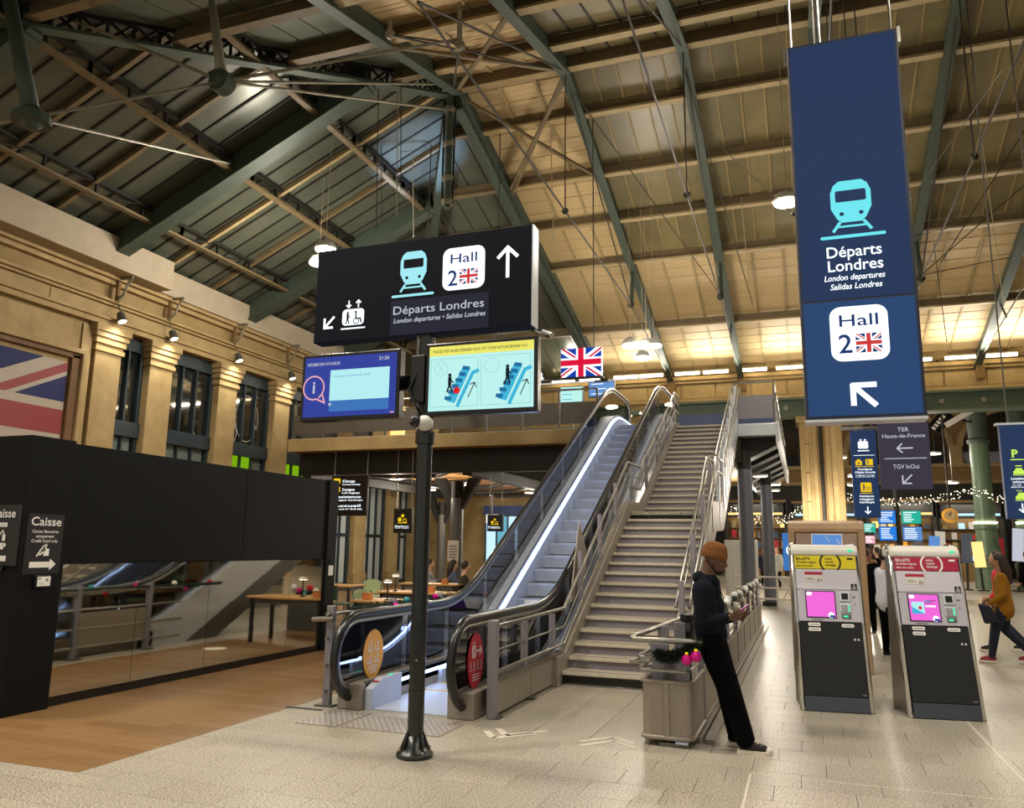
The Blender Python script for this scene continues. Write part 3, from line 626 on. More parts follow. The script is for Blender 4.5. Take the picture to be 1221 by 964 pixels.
# king post under the end of the ridge
kp = out('king_post', B().cyl((RX, RY - .05, RZ - .3), (RX, RY - .05, 9.6), .09, n=8), 'iron_green', rl); 
for z in (12.1, 11.2, 10.3, 9.7): out('collar', B().cyl((RX, RY - .05, z), (RX, RY - .05, z + .1), .16, n=8), 'iron_pale', kp)
out('lattice', B().bar((RX - .14, RY - .05, RZ - .4), (RX - .14, RY - .05, 9.7), .04, .04).bar((RX + .14, RY - .05, RZ - .4), (RX + .14, RY - .05, 9.7), .04, .04), 'iron_dark', kp)
# polonceau struts and ties below the rafters of the far slope
for i, X in enumerate(RAFX[1:6]):
    J = Vector((X, 24.0, zF(24.0) - 1.75)); t = out('strut', B().cyl((X, 24.4, zF(24.4) - .4), J, .05, .085, 8), 'iron_green', rf)
    out('node', B().ell(J, .11, 8, 6), 'iron_dark', t); b = B(); b.cyl(J, (X, 31.9, zF(31.9) - .35), .022, n=6); b.cyl(J, (X, RY + .1, RZ - .4), .022, n=6); b.cyl((X, 28, zF(28) - .4), (X, 27.4, zF(27.4) - 1.2), .03, n=6)
    out('tie_rod', b, 'wire', t)
    J2 = Vector((X, 9.0, zN(9.0) - 1.75)); b = B(); b.cyl(J, J2, .022, n=6); b.cyl((X, RY, RZ - .4), (X, RY, J.z - .02), .016, n=6); b.cyl(J2, (X, RY - .1, RZ - .4), .022, n=6); out('long_tie', b, 'wire', t)
    out('node', B().ell((X, RY, J.z), .08, 8, 6), 'iron_dark', t)
# bracing in the wooden end bay
for (a, c) in (((-7.4, 16.7), (-4.85, 20.0)), ((-4.85, 16.7), (-7.4, 20.0)), ((-7.4, 20.2), (-4.85, 16.6))):
    out('wind_brace', B().bar((a[0], a[1], zF(a[1]) - .4), (c[0], c[1], zF(c[1]) - .4), .09, .06), 'purlin_brown', rf)
for (a, c) in (((-7.4, 16.2), (-4.85, 12.8)), ((-4.85, 16.2), (-7.6, 12.8))): out('wind_brace', B().bar((a[0], a[1], zN(a[1]) - .4), (c[0], c[1], zN(c[1]) - .4), .09, .06), 'purlin_brown', rn)
# struts and rods of the hip side
N1, N2 = Vector((-8.97, 10, 9.36)), Vector((-10.72, 8, 7.92))
s1 = out('strut', B().cyl((-9.4, 10, 11.2), N1, .055, .1, 10), 'iron_pale', rl, smooth=True); out('node', B().ell(N1, .17, 10, 6), 'iron_green', s1); out('hub_plate', B().cyl(N1 + Vector((0, -.12, -.02)), N1 + Vector((0, .12, -.02)), .2, n=10), 'iron_green', s1)
s2 = out('strut', B().cyl((-11.7, 8, 10.5), N2, .1, .13, 10), 'iron_green', rl, smooth=True); out('node', B().ell(N2, .2, 10, 6), 'iron_green', s2); out('hub_plate', B().cyl(N2 + Vector((0, 0, -.1)), N2 + Vector((0, 0, .02)), .28, n=12), 'iron_green', s2)
b = B()
for a, c in ((N1, (RX, RY, 12.9)), (N1, (RX, RY, 12.2)), (N1, N2), (N1, (-12.2, 9.5, 11.0)), (N2, (-16.2, 9, 8.9)), (N2, (-12.5, 14.6, 10.6)), (N1, (-5.5, 12, 10.7))): b.cyl(a, c, .03, n=6)
out('tie_rod', b, 'iron_pale', s1)
for q, (x, z) in enumerate(((-6.91, 11.22), (-5.46, 10.67))):
    s = out('strut', B().cyl((x - .02, 12, zN(12) - .3), (x, 12, z - .1), .04, .06, 8), 'iron_pale', rn, smooth=True); out('node', B().ell((x, 12, z - .1), .1, 8, 6), 'iron_pale', s)
out('tie_rod', B().cyl((-6.91, 12, 11.1), (-4.8, 16.4, 12.6), .02, n=6).cyl((-5.46, 12, 10.6), (-7.6, 16.4, 12.7), .025, n=6).cyl((-6.9, 12, 11.1), (-5.46, 12, 10.6), .02, n=6), 'wire', rn)
# small hanger plates on left rafters
# ================================================================= PENDANT LAMPS
LLAB = ['round white pendant lamp just above the left end of the departures sign', 'lower round pendant lamp beside the left end of the departures sign', 'round white pendant lamp at the left edge of the tall blue banner sign', 'left lamp of the pendant cluster above the escalator top', 'right lamp of the pendant cluster above the escalator top', 'top lamp of the pendant cluster above the escalator top', 'lowest lamp of the pendant cluster above the escalator top']
for i, (x, y, z) in enumerate(HIGHBAY):
    t = thing('pendant_lamp', (x, y, z), LLAB[i] if i < len(LLAB) else 'added pendant lamp out of view, hanging ' + ['over the kiosk', 'over the sign post', 'over the machines', 'over the right passage', 'behind the camera right', 'behind the camera left', 'by the left wall', 'over the far right passage'][i - 7], 'lamp', 'pendant lamps')
    r = .24 if i > 2 and i < 7 else .27
    out('shade', B().lathe((x, y, z), [(r * .35, .2), (r * .8, .14), (r, .03), (r * 1.02, 0), (r * .95, -.01)], 20), 'white_plastic', t, smooth=True)
    out('diffuser', B().lathe((x, y, z), [(r * .93, -.012), (r * .9, -.05), (r * .5, -.075), (.01, -.08)], 20), 'lamp_glow', t, smooth=True)
    zr = min(zS(y), zL(x)) if y > .7 else 8.6
    out('cable', B().cyl((x, y, z + .2), (x, y, zr), .008, n=5), 'wire_light', t)
    L = light('lamp_light', 'POINT' if i < 7 else 'SPOT', (x, y, z - .12), LAMP_W * (.4 if 2 < i < 7 else (1 if i < 7 else (1.3 if i in (9, 10, 11) else 2.1))), size=.3, spot=2.75, blend=.5); L.parent = t; L.location = (0, 0, -.12)
# strip lights along the far eave
xs = [-11.6, -9.2, -8.0, -6.55, -5.5, -4.05, -2.95, -1.5, -.2, 1.6, 2.9, 4.2, 5.6, 6.9, 8.4, 9.8]
for i, x in enumerate(xs):
    t = thing('strip_light', (x, 31.75, 8.62), 'white linear strip light, number %s along the far eave counted from the left corner' % ['one', 'two', 'three', 'four', 'five', 'six', 'seven', 'eight', 'nine', 'ten', 'eleven', 'twelve', 'thirteen', 'fourteen', 'fifteen', 'sixteen'][i], 'strip light', 'eave strip lights')
    out('housing', B().box(x - .5, x + .5, 31.62, 31.8, 8.54, 8.6), 'white_plastic', t); out('tube', B().box(x - .48, x + .48, 31.6, 31.72, 8.45, 8.54), 'strip_glow', t)
    out('bracket', B().box(x - .03, x + .03, 31.8, 31.99, 8.52, 8.58), 'iron_dark', t)
    if i % 2 == 0 or i > 12:
        L = light('strip_glow', 'AREA', (x, 30.6, 8.2), 75, size=1.0, target=(x, 27.0, 11.5)); L.data.shape = 'RECTANGLE'; L.data.size = 1.6; L.data.size_y = .12; L.parent = t; L.location = (0, -1.15, -.42)
for i, (x, y, z) in enumerate(((-1.4, 31.9, 7.35), (1.9, 31.9, 7.9), (-1.9, 31.9, 7.9))[:2]):
    t = thing('wall_lamp', (x, y, z), ['oval wall lamp on the far frieze above the stair top', 'oval wall lamp on the far frieze just right of the tall banner'][i], 'lamp', 'far frieze lamps'); out('body', B().box(x - .25, x + .25, y, y + .35, z - .06, z + .06), 'white_plastic', t, bevel=.03); out('lens', B().ell((x, y - .02, z - .03), (.26, .1, .09), 12, 6), 'lamp_glow', t)
# suspended wires under the far slope
for i, (x, y, l) in enumerate(((1.9, 23, 3.3), (2.5, 24, 3.6), (3.0, 22, 3.0), (-1.2, 22, 2.4), (4.0, 25, 3), (4.6, 21, 4.2), (-9.0, 15.2, 3.6), (-8.6, 15.4, 3.4), (-8.3, 15.0, 3.0), (-5.6, 18, 3.6), (-9.9, 17, 2.2), (-9.5, 18, 2.4))):
    b = B(); zz = min(zS(y), zL(x)) - .1; b.cyl((x, y, zz), (x + .12, y, zz - l), .011, n=5)
    out('suspension_wire', b, 'wire_light' if i % 2 else 'wire', rf if x > -7 else rl)
for a, c in (((1.4, 22, 8.4), (6.2, 26, 10.2)), ((.7, 20, 8.7), (4.6, 24, 10.6)), ((2.2, 20, 7.4), (6.2, 22, 11.2)), ((-1.0, 22, 8.2), (-2.05, 17, 12.4)), ((3.0, 18, 7.6), (5.8, 19, 12)), ((-4.7, 17, 12.4), (-2.0, 23, 9.0))): out('suspension_wire', B().cyl(a, c, .013, n=5), 'wire', rf)
# ================================================================= MEZZANINE
ZM = 4.55; YM = 19.2
mz = thing('mezzanine', (-10, YM, 4.1), 'mezzanine deck with pale fascia, black beams and mesh railing behind the escalator', 'mezzanine', kind='structure')
out('deck', B().box(-13.7, -4.62, YM, 32.2, ZM - .36, ZM - .06), 'stone_dark', mz); out('deck', B().box(-4.62, -.45, 21.2, 32.2, ZM - .36, ZM - .06), 'stone_dark', mz); out('deck_front', B().box(-2.78, -.45, 19.5, 21.2, ZM - .3, ZM), 'alu_white', mz, bevel=.02)
out('fascia', B().box(-13.75, -4.62, YM - .06, YM, ZM - .38, ZM - .02), 'stone', mz, bevel=.015)
out('side_fascia', B().box(-.5, -.42, 19.5, 32.2, ZM - .45, ZM + .02), 'alu_white', mz, bevel=.02)
out('floor_edge', B().box(-13.7, -4.62, YM, 32.2, ZM - .06, ZM), 'floor_far', mz); out('floor_edge', B().box(-4.62, -.45, 21.2, 32.2, ZM - .06, ZM), 'floor_far', mz)
out('edge_beam', B().box(-13.7, -5.2, YM + .5, YM + .75, 3.55, ZM - .36), 'iron_dark', mz)
for x in (-13.6, -8.5, -5.0): out('deep_beam', B().box(x - .14, x + .14, YM + .75, 32, 3.5, ZM - .36), 'iron_dark', mz)
for k in range(9): out('cross_beam', B().box(-8.36, -4.7, YM + .7 + k * 1.3, YM + .86 + k * 1.3, 3.85, ZM - .36), 'iron_dark', mz)
for k in range(40):
    y = YM + 1.0 + k * .3
    out('slat', B().box(-8.3, -5.16, y, y + .07, 3.78, 3.9), 'girder_green', mz)
for k in range(36): out('soffit_board', B().box(-13.45, -8.65, YM + .8 + k * .35, YM + 1.13 + k * .35, 3.9, 3.94), 'ply' if k % 3 else 'table_top', mz)
for k in range(5): out('soffit_rib', B().tube([(-13.4, YM + 1.5 + k * 2.2, 3.8), (-11.5, YM + 2.2 + k * 2.2, 3.6), (-10, YM + 2.0 + k * 2.2, 3.62), (-8.7, YM + 1.2 + k * 2.2, 3.8)], .07, 6), 'iron_dark', mz)
# stepped black brackets below the right deck
for k in range(6): out('bracket_beam', B().prism([(-1.42, ZM - .32), (-.5, ZM - .32), (-.5, ZM - .5), (-1.42, ZM - .95)], 'y', 19.8 + k * 1.7, 20.5 + k * 1.7), 'iron_dark', mz)
out('edge_beam', B().box(-1.55, -1.3, 19.6, 32, ZM - .9, ZM - .3), 'iron_dark', mz)
# columns
pbr('col_grey', '#73767f', .4, .3, var=(3, .8, '#63666f'))
def mcol(x, y, r, z1, m, branch=False):
    c = out('mezzanine_column', B().cyl((x, y, 0), (x, y, z1), r, n=16), m, mz, smooth=False)
    out('base', B().cyl((x, y, 0), (x, y, .12), r * 1.35, n=16), 'iron_dark', c); out('sleeve', B().cyl((x, y, z1 - .05), (x, y, z1 + .5), r * .96, n=16), 'iron_dark', c)
    if branch:
        for s in (-1, 1): out('branch', B().prism([(x - s * r * .2, z1 - .35), (x + s * r * .9, z1 - .35), (x + s * .75, 3.6), (x + s * .4, 3.6)], 'y', y - .1, y + .1), 'iron_dark', c)
mcol(-1.26, 19.95, .17, 3.5, 'col_grey'); mcol(-.98, 25, .17, 3.5, 'col_grey'); mcol(-9.67, 22, .2, 3.0, 'steel_dark', True); mcol(-13.4, 29, .17, 2.8, 'steel_dark', True); mcol(-8.2, 29.5, .17, 2.8, 'steel_dark', True); mcol(-5.4, 27, .17, 3.3, 'steel_dark')
# railing
def railing(p0, p1, n, panel='glass_grey', z=ZM, hgt=1.0, midrail=True):
    p0, p1 = Vector((*p0, z)), Vector((*p1, z)); r_ = thing('railing', p0)
    r_.parent = mz; r_.location = p0 - OFF[mz.name]
    up = Vector((0, 0, 1)); out('handrail', B().cyl(p0 + up * hgt, p1 + up * hgt, .025, n=8), 'steel', r_)
    for i in range(n + 1): q = p0.lerp(p1, i / n); out('post', B().bar(q, q + up * hgt, .045, .06), 'steel_dark', r_)
    for i in range(n):
        a, c = p0.lerp(p1, (i + .04) / n), p0.lerp(p1, (i + .96) / n); out('panel', B().bar(a + up * .4, c + up * .4, .012, .55 if midrail else .8), panel, r_)
    return r_
pbr('mesh_grey', '#6f6a60', .5, .5, var=(80, .5, '#4f4a42'))
railing((-13.65, YM + .03), (-4.7, YM + .03), 9, 'mesh_grey'); railing((-13.65, YM + .1), (-13.65, 31.5), 9, 'mesh_grey'); railing((-1.4, 19.55), (-.5, 19.55), 1, 'lilac_paint'); railing((-.5, 19.6), (-.5, 31.9), 9, 'alu_white')
out('hoarding', B().box(-4.4, -.6, 31.2, 31.35, ZM, 6.75), 'navy', mz); out('hoarding', B().box(-1.2, -.55, 29.0, 29.1, ZM, 6.3), 'navy', mz)
out('green_rail_beam', B().box(-9.4, -4.9, 24.5, 24.7, 5.2, 5.4), 'girder_green', mz)
# things on the mezzanine
def lit_sign_box(name, x0, x1, y, z0, z1, mface, label, cat, group=None, thick=.12, lines=None, mline='lit_white'):
    t = thing(name, ((x0 + x1) / 2, y, z0), label, cat, group); out('case', B().box(x0 - .02, x1 + .02, y, y + thick, z0 - .02, z1 + .02), 'black_plastic', t, bevel=.008)
    fr = Fr((x0, y, z0), (1, 0, 0), (0, 0, 1)); b = B(); rect(b, fr, 0, 0, x1 - x0, z1 - z0, .003); out('screen', b, mface, t)
    if lines:
        b = B()
        for k in range(lines): zz = (z1 - z0) * (.15 + .7 * k / max(1, lines - 1)); rect(b, fr, (x1 - x0) * .1, zz, (x1 - x0) * (.5 + .38 * random.random()), zz + (z1 - z0) * .05, .005)
        out('screen_text', b, mline, t)
    return t
lit_sign_box('information_screen', -8.15, -7.25, 22.5, 5.62, 6.0, 'scr_blue', 'blue information screen on the mezzanine, lowest of three, just below the safety screen', 'screen', 'mezzanine screens', lines=3)
lit_sign_box('information_screen', -6.62, -5.95, 22.5, 5.85, 6.3, 'scr_pale', 'pale cyan information screen on the mezzanine at the corner of the safety screen', 'screen', 'mezzanine screens', lines=3, mline='scr_sky')
lit_sign_box('information_screen', -5.75, -5.0, 22.5, 5.98, 6.4, 'board_pale', 'mid blue information screen on the mezzanine nearest the escalator', 'screen', 'mezzanine screens', lines=3)
for x, z in ((-7.7, 4.55), (-6.3, 4.55), (-5.4, 4.55)):
    s = thing('screen_stand', (x, 22.7, z), 'thin post carrying an information screen on the mezzanine, at x position %s' % {-7.7: 'below the safety screen', -6.3: 'near the safety screen corner', -5.4: 'nearest the escalator'}[x], 'post', 'mezzanine screen posts')
    out('post', B().cyl((x, 22.7, z), (x, 22.7, 6.3), .04, n=8), 'steel_dark', s); out('foot', B().cyl((x, 22.7, z), (x, 22.7, z + .04), .2, n=12), 'steel_dark', s)
for s in [o for o in PEND if o.name.startswith('screen_stand')]: s['label'] = s['label'].replace(', at x position', '')
# garland of small lamps along the far mezzanine rail
g = thing('light_garland', (-10, 23.5, 5.6), 'dark garland of small bulbs hung along the back of the mezzanine', 'garland')
pts = [(-13.4 + .3 * k, 23.5, 5.55 + .06 * math.sin(k * 1.3)) for k in range(31)]
out('branch', B().tube(pts, .09, 6), 'garland', g)
for k, p in enumerate(pts): out('bulb', B().ell((p[0], p[1] - .1, p[2] + random.uniform(-.08, .08)), .045, 6, 4), 'fairy' if k % 2 else 'bauble_white', g)
# cafe bar shelves up on the mezzanine (left)
for k, (x, w, h_, m) in enumerate(((-13.2, .6, 1.4, 'stone_dark'), (-12.6, .4, 1.1, 'steel_dark'), (-12.0, .5, 1.35, 'stone'), (-11.45, .4, 1.2, 'warm_shop'), (-10.7, .9, 1.1, 'stone'))):
    t = thing('mezzanine_cabinet', (x, 21.5, ZM), ['brown cabinet at the wall end of the mezzanine', 'dark steel counter on the mezzanine left part', 'stone coloured cupboard on the mezzanine', 'glowing warm display case on the mezzanine', 'wide stone coloured cupboard left of the sign pole on the mezzanine'][k], 'cabinet')
    out('body', B().box(x - w / 2, x + w / 2, 21.3, 21.8, ZM, ZM + h_), m, t, bevel=.02); out('top', B().box(x - w / 2 - .03, x + w / 2 + .03, 21.27, 21.83, ZM + h_, ZM + h_ + .04), 'steel_dark', t)
    for q in range(2): out('door', B().box(x - w / 2 + .03 + q * w / 2, x - .03 + q * w / 2, 21.28, 21.3, ZM + .1, ZM + h_ - .08), m, t, bevel=.006)
# lit 'Hall 2' + flag sign on its own gantry
hs = thing('hall_sign', (-6.3, 18, 5.6), 'large lit Hall 2 letters with Union Jack hanging beside the escalator', 'sign')
fr = Fr((-9.0, 18, 5.6), (1, 0, 0), (0, 0, 1)); b = B(); text(b, fr, 'Hall 2', 3.25, .05, .62, 'R', bold=.02, d=.03); out('letters', b, 'lit_white', hs)
out('flag_box', B().box(-5.29, -4.3, 18.0, 18.16, 5.6, 6.3), 'navy_dark', hs); fr2 = Fr((-5.29, 18, 5.6), (1, 0, 0), (0, 0, 1)); bb, bw, br = B(), B(), B(); union_jack(bb, bw, br, fr2, 0, 0, .99, .7, .003)
out('flag_blue', bb, 'lit_flagblue', hs); out('flag_white', bw, 'lit_white', hs); out('flag_red', br, 'lit_flagred', hs)
out('frame', B().bar((-9.1, 18.1, 5.58), (-4.25, 18.1, 5.58), .06, .04), 'steel_dark', hs); b = B(); rect(b, fr, 2.9, -.03, 3.28, .03, .03); out('light_bar', b, 'lit_white', hs)
for x in (-9, -7, -4.5): out('hanger', B().cyl((x, 18.1, 5.6), (x, 18.1, min(zS(18.1), zL(x)) - .1), .015, n=5), 'wire', hs)
# ceiling spots below and above the mezzanine
for i, (x, y, z) in enumerate(((-7.0, 20.3, 3.72), (-11.5, 21.5, 3.55), (-10.2, 24, 3.55), (-12.5, 26, 3.55), (-9.4, 28, 3.55), (-6.5, 27, 3.7), (-1.0, 22, 3.5), (-.8, 26, 3.4))):
    t = thing('ceiling_spot', (x, y, z), 'small round ceiling light under the mezzanine, ' + ['on the green slats', 'first over the cafe tables', 'second over the cafe tables', 'near the left wall windows', 'farthest over the cafe', 'behind the escalator', 'beside the front grey column', 'beside the rear grey column'][i], 'ceiling light', 'ceiling lights under the mezzanine')
    out('rim', B().cyl((x, y, z), (x, y, z + .06), .2, n=16), 'white_plastic', t); out('lens', B().cyl((x, y, z - .006), (x, y, z), .16, n=16), 'lamp_glow', t)
    if i: L = light('lamp_light', 'POINT', (x, y, z - .2), 170 if i < 6 else 35, size=.12); L.parent = t; L.location = (0, 0, -.2)

# small blue projector put in to tint the roof above the hall sign
t = thing('added_projector', (-8.7, 18.3, 5.65), 'small projector behind the departures sign, put in as source of the blue roof glow', 'added_projector'); out('housing', B().cyl((-8.7, 18.3, 5.7), (-8.75, 18.38, 5.98), .1, .13, 12), 'black_plastic', t); out('lens', B().cyl((-8.751, 18.382, 5.981), (-8.753, 18.384, 5.99), .1, n=12), 'led_blue', t); out('yoke', B().bar((-8.7, 18.1, 5.6), (-8.7, 18.3, 5.72), .05, .05), 'black_plastic', t)
L = light('added_beam', 'SPOT', (-8.76, 18.4, 6.02), 5000, (.42, .58, 1), .05, target=(-9.5, 18.2, 12.3), spot=.5, blend=.7); L.parent = t; L.location = Vector((-8.76, 18.4, 6.02)) - OFF[t.name]
# ================================================================= KIOSK
ks = thing('ticket_kiosk', (-8.2, 8.5, 0), 'long black closed kiosk with a mirrored lower front beside the oak floor', 'kiosk')
out('body', B().box(-9.6, -7.03, 5.85, 11.08, 0, 2.56), 'black_panel', ks)
for a, c in ((6.1, 8.9), (8.9, 10.88)): out('upper_panel', B().box(-7.03, -7.0, a + .004, c - .004, 1.37, 2.585), 'black_panel', ks, bevel=.004)
for a, c in ((6.1, 7.17), (7.17, 8.32), (8.32, 10.0), (10.0, 10.88)): out('mirror_panel', B().box(-7.03, -7.005, a + .003, c - .003, .09, 1.365), 'mirror', ks, label='polished steel panel')
out('plinth', B().box(-7.03, -7.01, 6.1, 11.05, 0, .085), 'black_gloss', ks)
out('end_post', B().box(-7.4, -6.93, 5.6, 6.1, 0, 2.6), 'black_panel', ks, bevel=.006); out('side_panel', B().box(-7.75, -7.4, 5.72, 6.1, 0, 2.595), 'black_panel', ks, bevel=.006); out('side_panel', B().box(-9.6, -7.75, 5.78, 6.1, 0, 2.59), 'black_panel', ks, bevel=.006)
ep = out('corner_post', B().box(-7.08, -6.97, 10.88, 11.14, 0, 2.6), 'black_panel', ks, bevel=.006)
out('notice', B().box(-6.97, -6.962, 10.95, 11.07, 1.12, 1.27), 'ink_white', ep); out('switch', B().box(-6.97, -6.955, 10.95, 11.0, 1.3, 1.36), 'black_gloss', ep)
# left label
fr = Fr((-7.36, 5.6, 1.36), (1, 0, 0), (0, 0, 1)); lb = out('sign_plate', B().box(-7.36, -6.95, 5.592, 5.6, 1.36, 1.93), 'sign_label', ks); fr.O.y = 5.59
b = B(); text(b, fr, 'Caisse', .19, .45, .085, 'C', bold=.012, width=.3); rrect(b, fr, .13, .36, .25, .4, .005); rrect(b, fr, .11, .15, .23, .21, .01); disc(b, fr, .24, .19, .02)
poly(b, fr, [(.02, .065), (.09, .125), (.09, .09), (.28, .09), (.28, .04), (.09, .04), (.09, .005)]); stroke(b, fr, [(.13, .24), (.2, .33), (.22, .29)], .014); rect(b, fr, .2, .23, .24, .29); out('lettering', b, 'ink_white', lb)
b = B(); text(b, fr, 'CASH', .19, .37, .018, 'C', d=.004); disc(b, fr, .17, .18, .018, .004); out('dark_print', b, 'ink_black', lb)
fr = Fr((-6.925, 5.66, 1.28), (0, 1, 0), (0, 0, 1)); lb = out('sign_plate', B().box(-6.93, -6.926, 5.65, 6.05, 1.28, 1.85), 'sign_label', ks)
b = B(); text(b, fr, 'Caisse', .19, .46, .085, 'C', bold=.012, width=.33)
for i, s in enumerate(('Cartes Bancaires', 'uniquement', 'Credit Card only')): text(b, fr, s, .19, .39 - i * .045, .03, 'C', bold=.01, width=.29 if i != 1 else .2)
stroke(b, fr, [(.12, .17), (.18, .26), (.22, .28), (.2, .22), (.15, .18)], .016); rect(b, fr, .19, .17, .25, .24)
poly(b, fr, [(.34, .09), (.27, .145), (.27, .115), (.05, .115), (.05, .06), (.27, .06), (.27, .03)]); out('lettering', b, 'ink_white', lb)
ch = out('card_holder', B().box(-6.93, -6.9, 5.78, 5.95, 1.15, 1.27), 'black_plastic', ks, bevel=.006); out('card', B().box(-6.9, -6.896, 5.8, 5.94, 1.165, 1.255), 'ink_white', ch)
b = B(); fr = Fr((-6.896, 5.8, 1.165), (0, 1, 0), (0, 0, 1)); rect(b, fr, .012, .062, .03, .08, .001); rect(b, fr, .09, .045, .115, .07, .001); rect(b, fr, .02, .02, .06, .024, .001); out('card_print', b, 'ink_grey', ch)
out('hook', B().cyl((-7.1, 5.6, 1.33), (-7.1, 5.56, 1.33), .022, n=8), 'black_gloss', ks)
# ================================================================= SIGN POST
PXc, PYc = -2.89, 5.88
sp = thing('sign_post', (PXc, PYc, 0), 'tall dark green post carrying the wide black London departures sign', 'sign post')
pl = out('pole', B().cyl((PXc, PYc, .14), (PXc, PYc, 2.42), .063, n=24).cyl((PXc, PYc, 2.42), (PXc, PYc, 2.52), .08, .08, 24), 'pole_paint', sp, smooth=False)
out('joint_ring', B().cyl((PXc, PYc, .49), (PXc, PYc, .5), .0655, n=24), 'black_gloss', pl); out('plug', B().cyl((PXc + .02, PYc - .06, .72), (PXc + .02, PYc - .068, .72), .01, n=10), 'steel', pl)
out('upper_pole', B().box(PXc - .05, PXc + .05, PYc - .05, PYc + .05, 2.5, 4.1), 'pole_paint', sp, bevel=.008)
bs = out('base_flange', B().lathe((PXc, PYc, 0), [(.14, 0), (.143, .01), (.143, .03), (.13, .035), (.12, .05), (.085, .08), (.066, .16)], 28), 'pole_paint', sp, smooth=True)
for k in range(8):
    t = k * math.pi / 4 + .3; c, s_ = math.cos(t), math.sin(t)
    out('gusset', B().add([(PXc + c * .06 - s_ * .005, PYc + s_ * .06 + c * .005, .03), (PXc + c * .13 - s_ * .005, PYc + s_ * .13 + c * .005, .03), (PXc + c * .06 - s_ * .005, PYc + s_ * .06 + c * .005, .2), (PXc + c * .06 + s_ * .005, PYc + s_ * .06 - c * .005, .03), (PXc + c * .13 + s_ * .005, PYc + s_ * .13 - c * .005, .03), (PXc + c * .06 + s_ * .005, PYc + s_ * .06 - c * .005, .2)], [(0, 1, 2), (5, 4, 3), (0, 3, 4, 1), (1, 4, 5, 2), (2, 5, 3, 0)]), 'pole_paint', bs)
    if k % 2 == 0: out('bolt', B().cyl((PXc + math.cos(t + .39) * .115, PYc + math.sin(t + .39) * .115, .03), (PXc + math.cos(t + .39) * .115, PYc + math.sin(t + .39) * .115, .075), .01, n=8), 'steel', bs)
bd = out('sign_board', B().box(-3.975, -1.955, 5.81, 5.95, 3.335, 4.185), 'sign_dark', sp, bevel=.006); out('side_trim', B().box(-1.955, -1.943, 5.812, 5.948, 3.335, 4.185), 'alu_white', bd)
fr = Fr((0, 5.81, 0), (1, 0, 0), (0, 0, 1))
b = B(); rect(b, fr, -3.22, 3.345, -2.32, 3.65, .002); out('text_panel', b, 'sign_grey', bd)
bc, bdk = B(), B(); train_icon(bc, bdk, fr, -3.015, 3.875, .4, .004); out('train_pictogram', bc, 'lit_cyan', bd); out('train_cutout', bdk, 'sign_dark', bd)
b = B(); rrect(b, fr, -2.74, 3.69, -2.36, 4.06, .07, .004)
arrow(b, fr, -2.16, 3.885, .25, 90, .03, .004, .46); out('hall_plate_and_arrow', b, 'lit_white', bd)
b = B(); text(b, fr, 'Hall', -2.55, 3.925, .085, 'C', bold=.008, d=.006, width=.24); text(b, fr, '2', -2.69, 3.73, .14, 'L', bold=.01, d=.006); out('hall_lettering', b, 'lit_blue', bd)
bb, bw, br = B(), B(), B(); union_jack(bb, bw, br, fr, -2.585, 3.735, .165, .13, .006); out('flag_blue', bb, 'lit_blue', bd); out('flag_white', bw, 'lit_white', bd); out('flag_red', br, 'lit_red', bd)
b = B(); text(b, fr, 'D\u00e9parts Londres', -3.19, 3.525, .075, 'L', bold=.004, d=.006, width=.83); text(b, fr, 'London departures \u2022 Salidas Londres', -3.185, 3.45, .042, 'L', shear=.22, bold=.012, d=.006, width=.84); out('lettering', b, 'lit_soft', bd)
b = B(); arrow(b, fr, -3.82, 3.51, .13, 225, .022, .006, .62); rrect(b, fr, -3.69, 3.47, -3.475, 3.615, .035, .004); rect(b, fr, -3.7, 3.435, -3.46, 3.448, .004); arrow(b, fr, -3.63, 3.66, .06, 270, .013, .004); arrow(b, fr, -3.535, 3.66, .06, 90, .013, .004); out('lift_pictogram', b, 'lit_white', bd)
b = B(); man_icon(b, fr, -3.635, 3.485, .11, .007); disc(b, fr, -3.555, 3.585, .011, .007); stroke(b, fr, [(-3.555, 3.57), (-3.55, 3.525), (-3.51, 3.525), (-3.5, 3.49)], .014, .007); ring(b, fr, -3.55, 3.505, .022, .008, .007, 90, 380, 12); out('lift_figures', b, 'sign_dark', bd)
# cable boxes on the post
out('junction_box', B().box(PXc - .1, PXc + .03, PYc - .11, PYc - .04, 2.75, 3.15), 'black_plastic', sp, bevel=.01); out('bracket_bar', B().bar((PXc - .75, PYc + .04, 2.95), (PXc + .75, PYc + .04, 2.95), .05, .12), 'black_plastic', sp)
out('conduit', B().cyl((PXc + .065, PYc - .03, 2.5), (PXc + .065, PYc - .03, 3.3), .012, n=6).cyl((PXc - .07, PYc - .05, 2.9), (PXc - .07, PYc - .05, 3.33), .01, n=6), 'steel_dark', sp)
out('cable', B().tube([(PXc - .04, PYc - .1, 3.0), (PXc - .1, PYc - .13, 2.85), (PXc - .02, PYc - .12, 2.7), (PXc + .03, PYc - .08, 2.6)], .012, 6), 'black_gloss', sp)
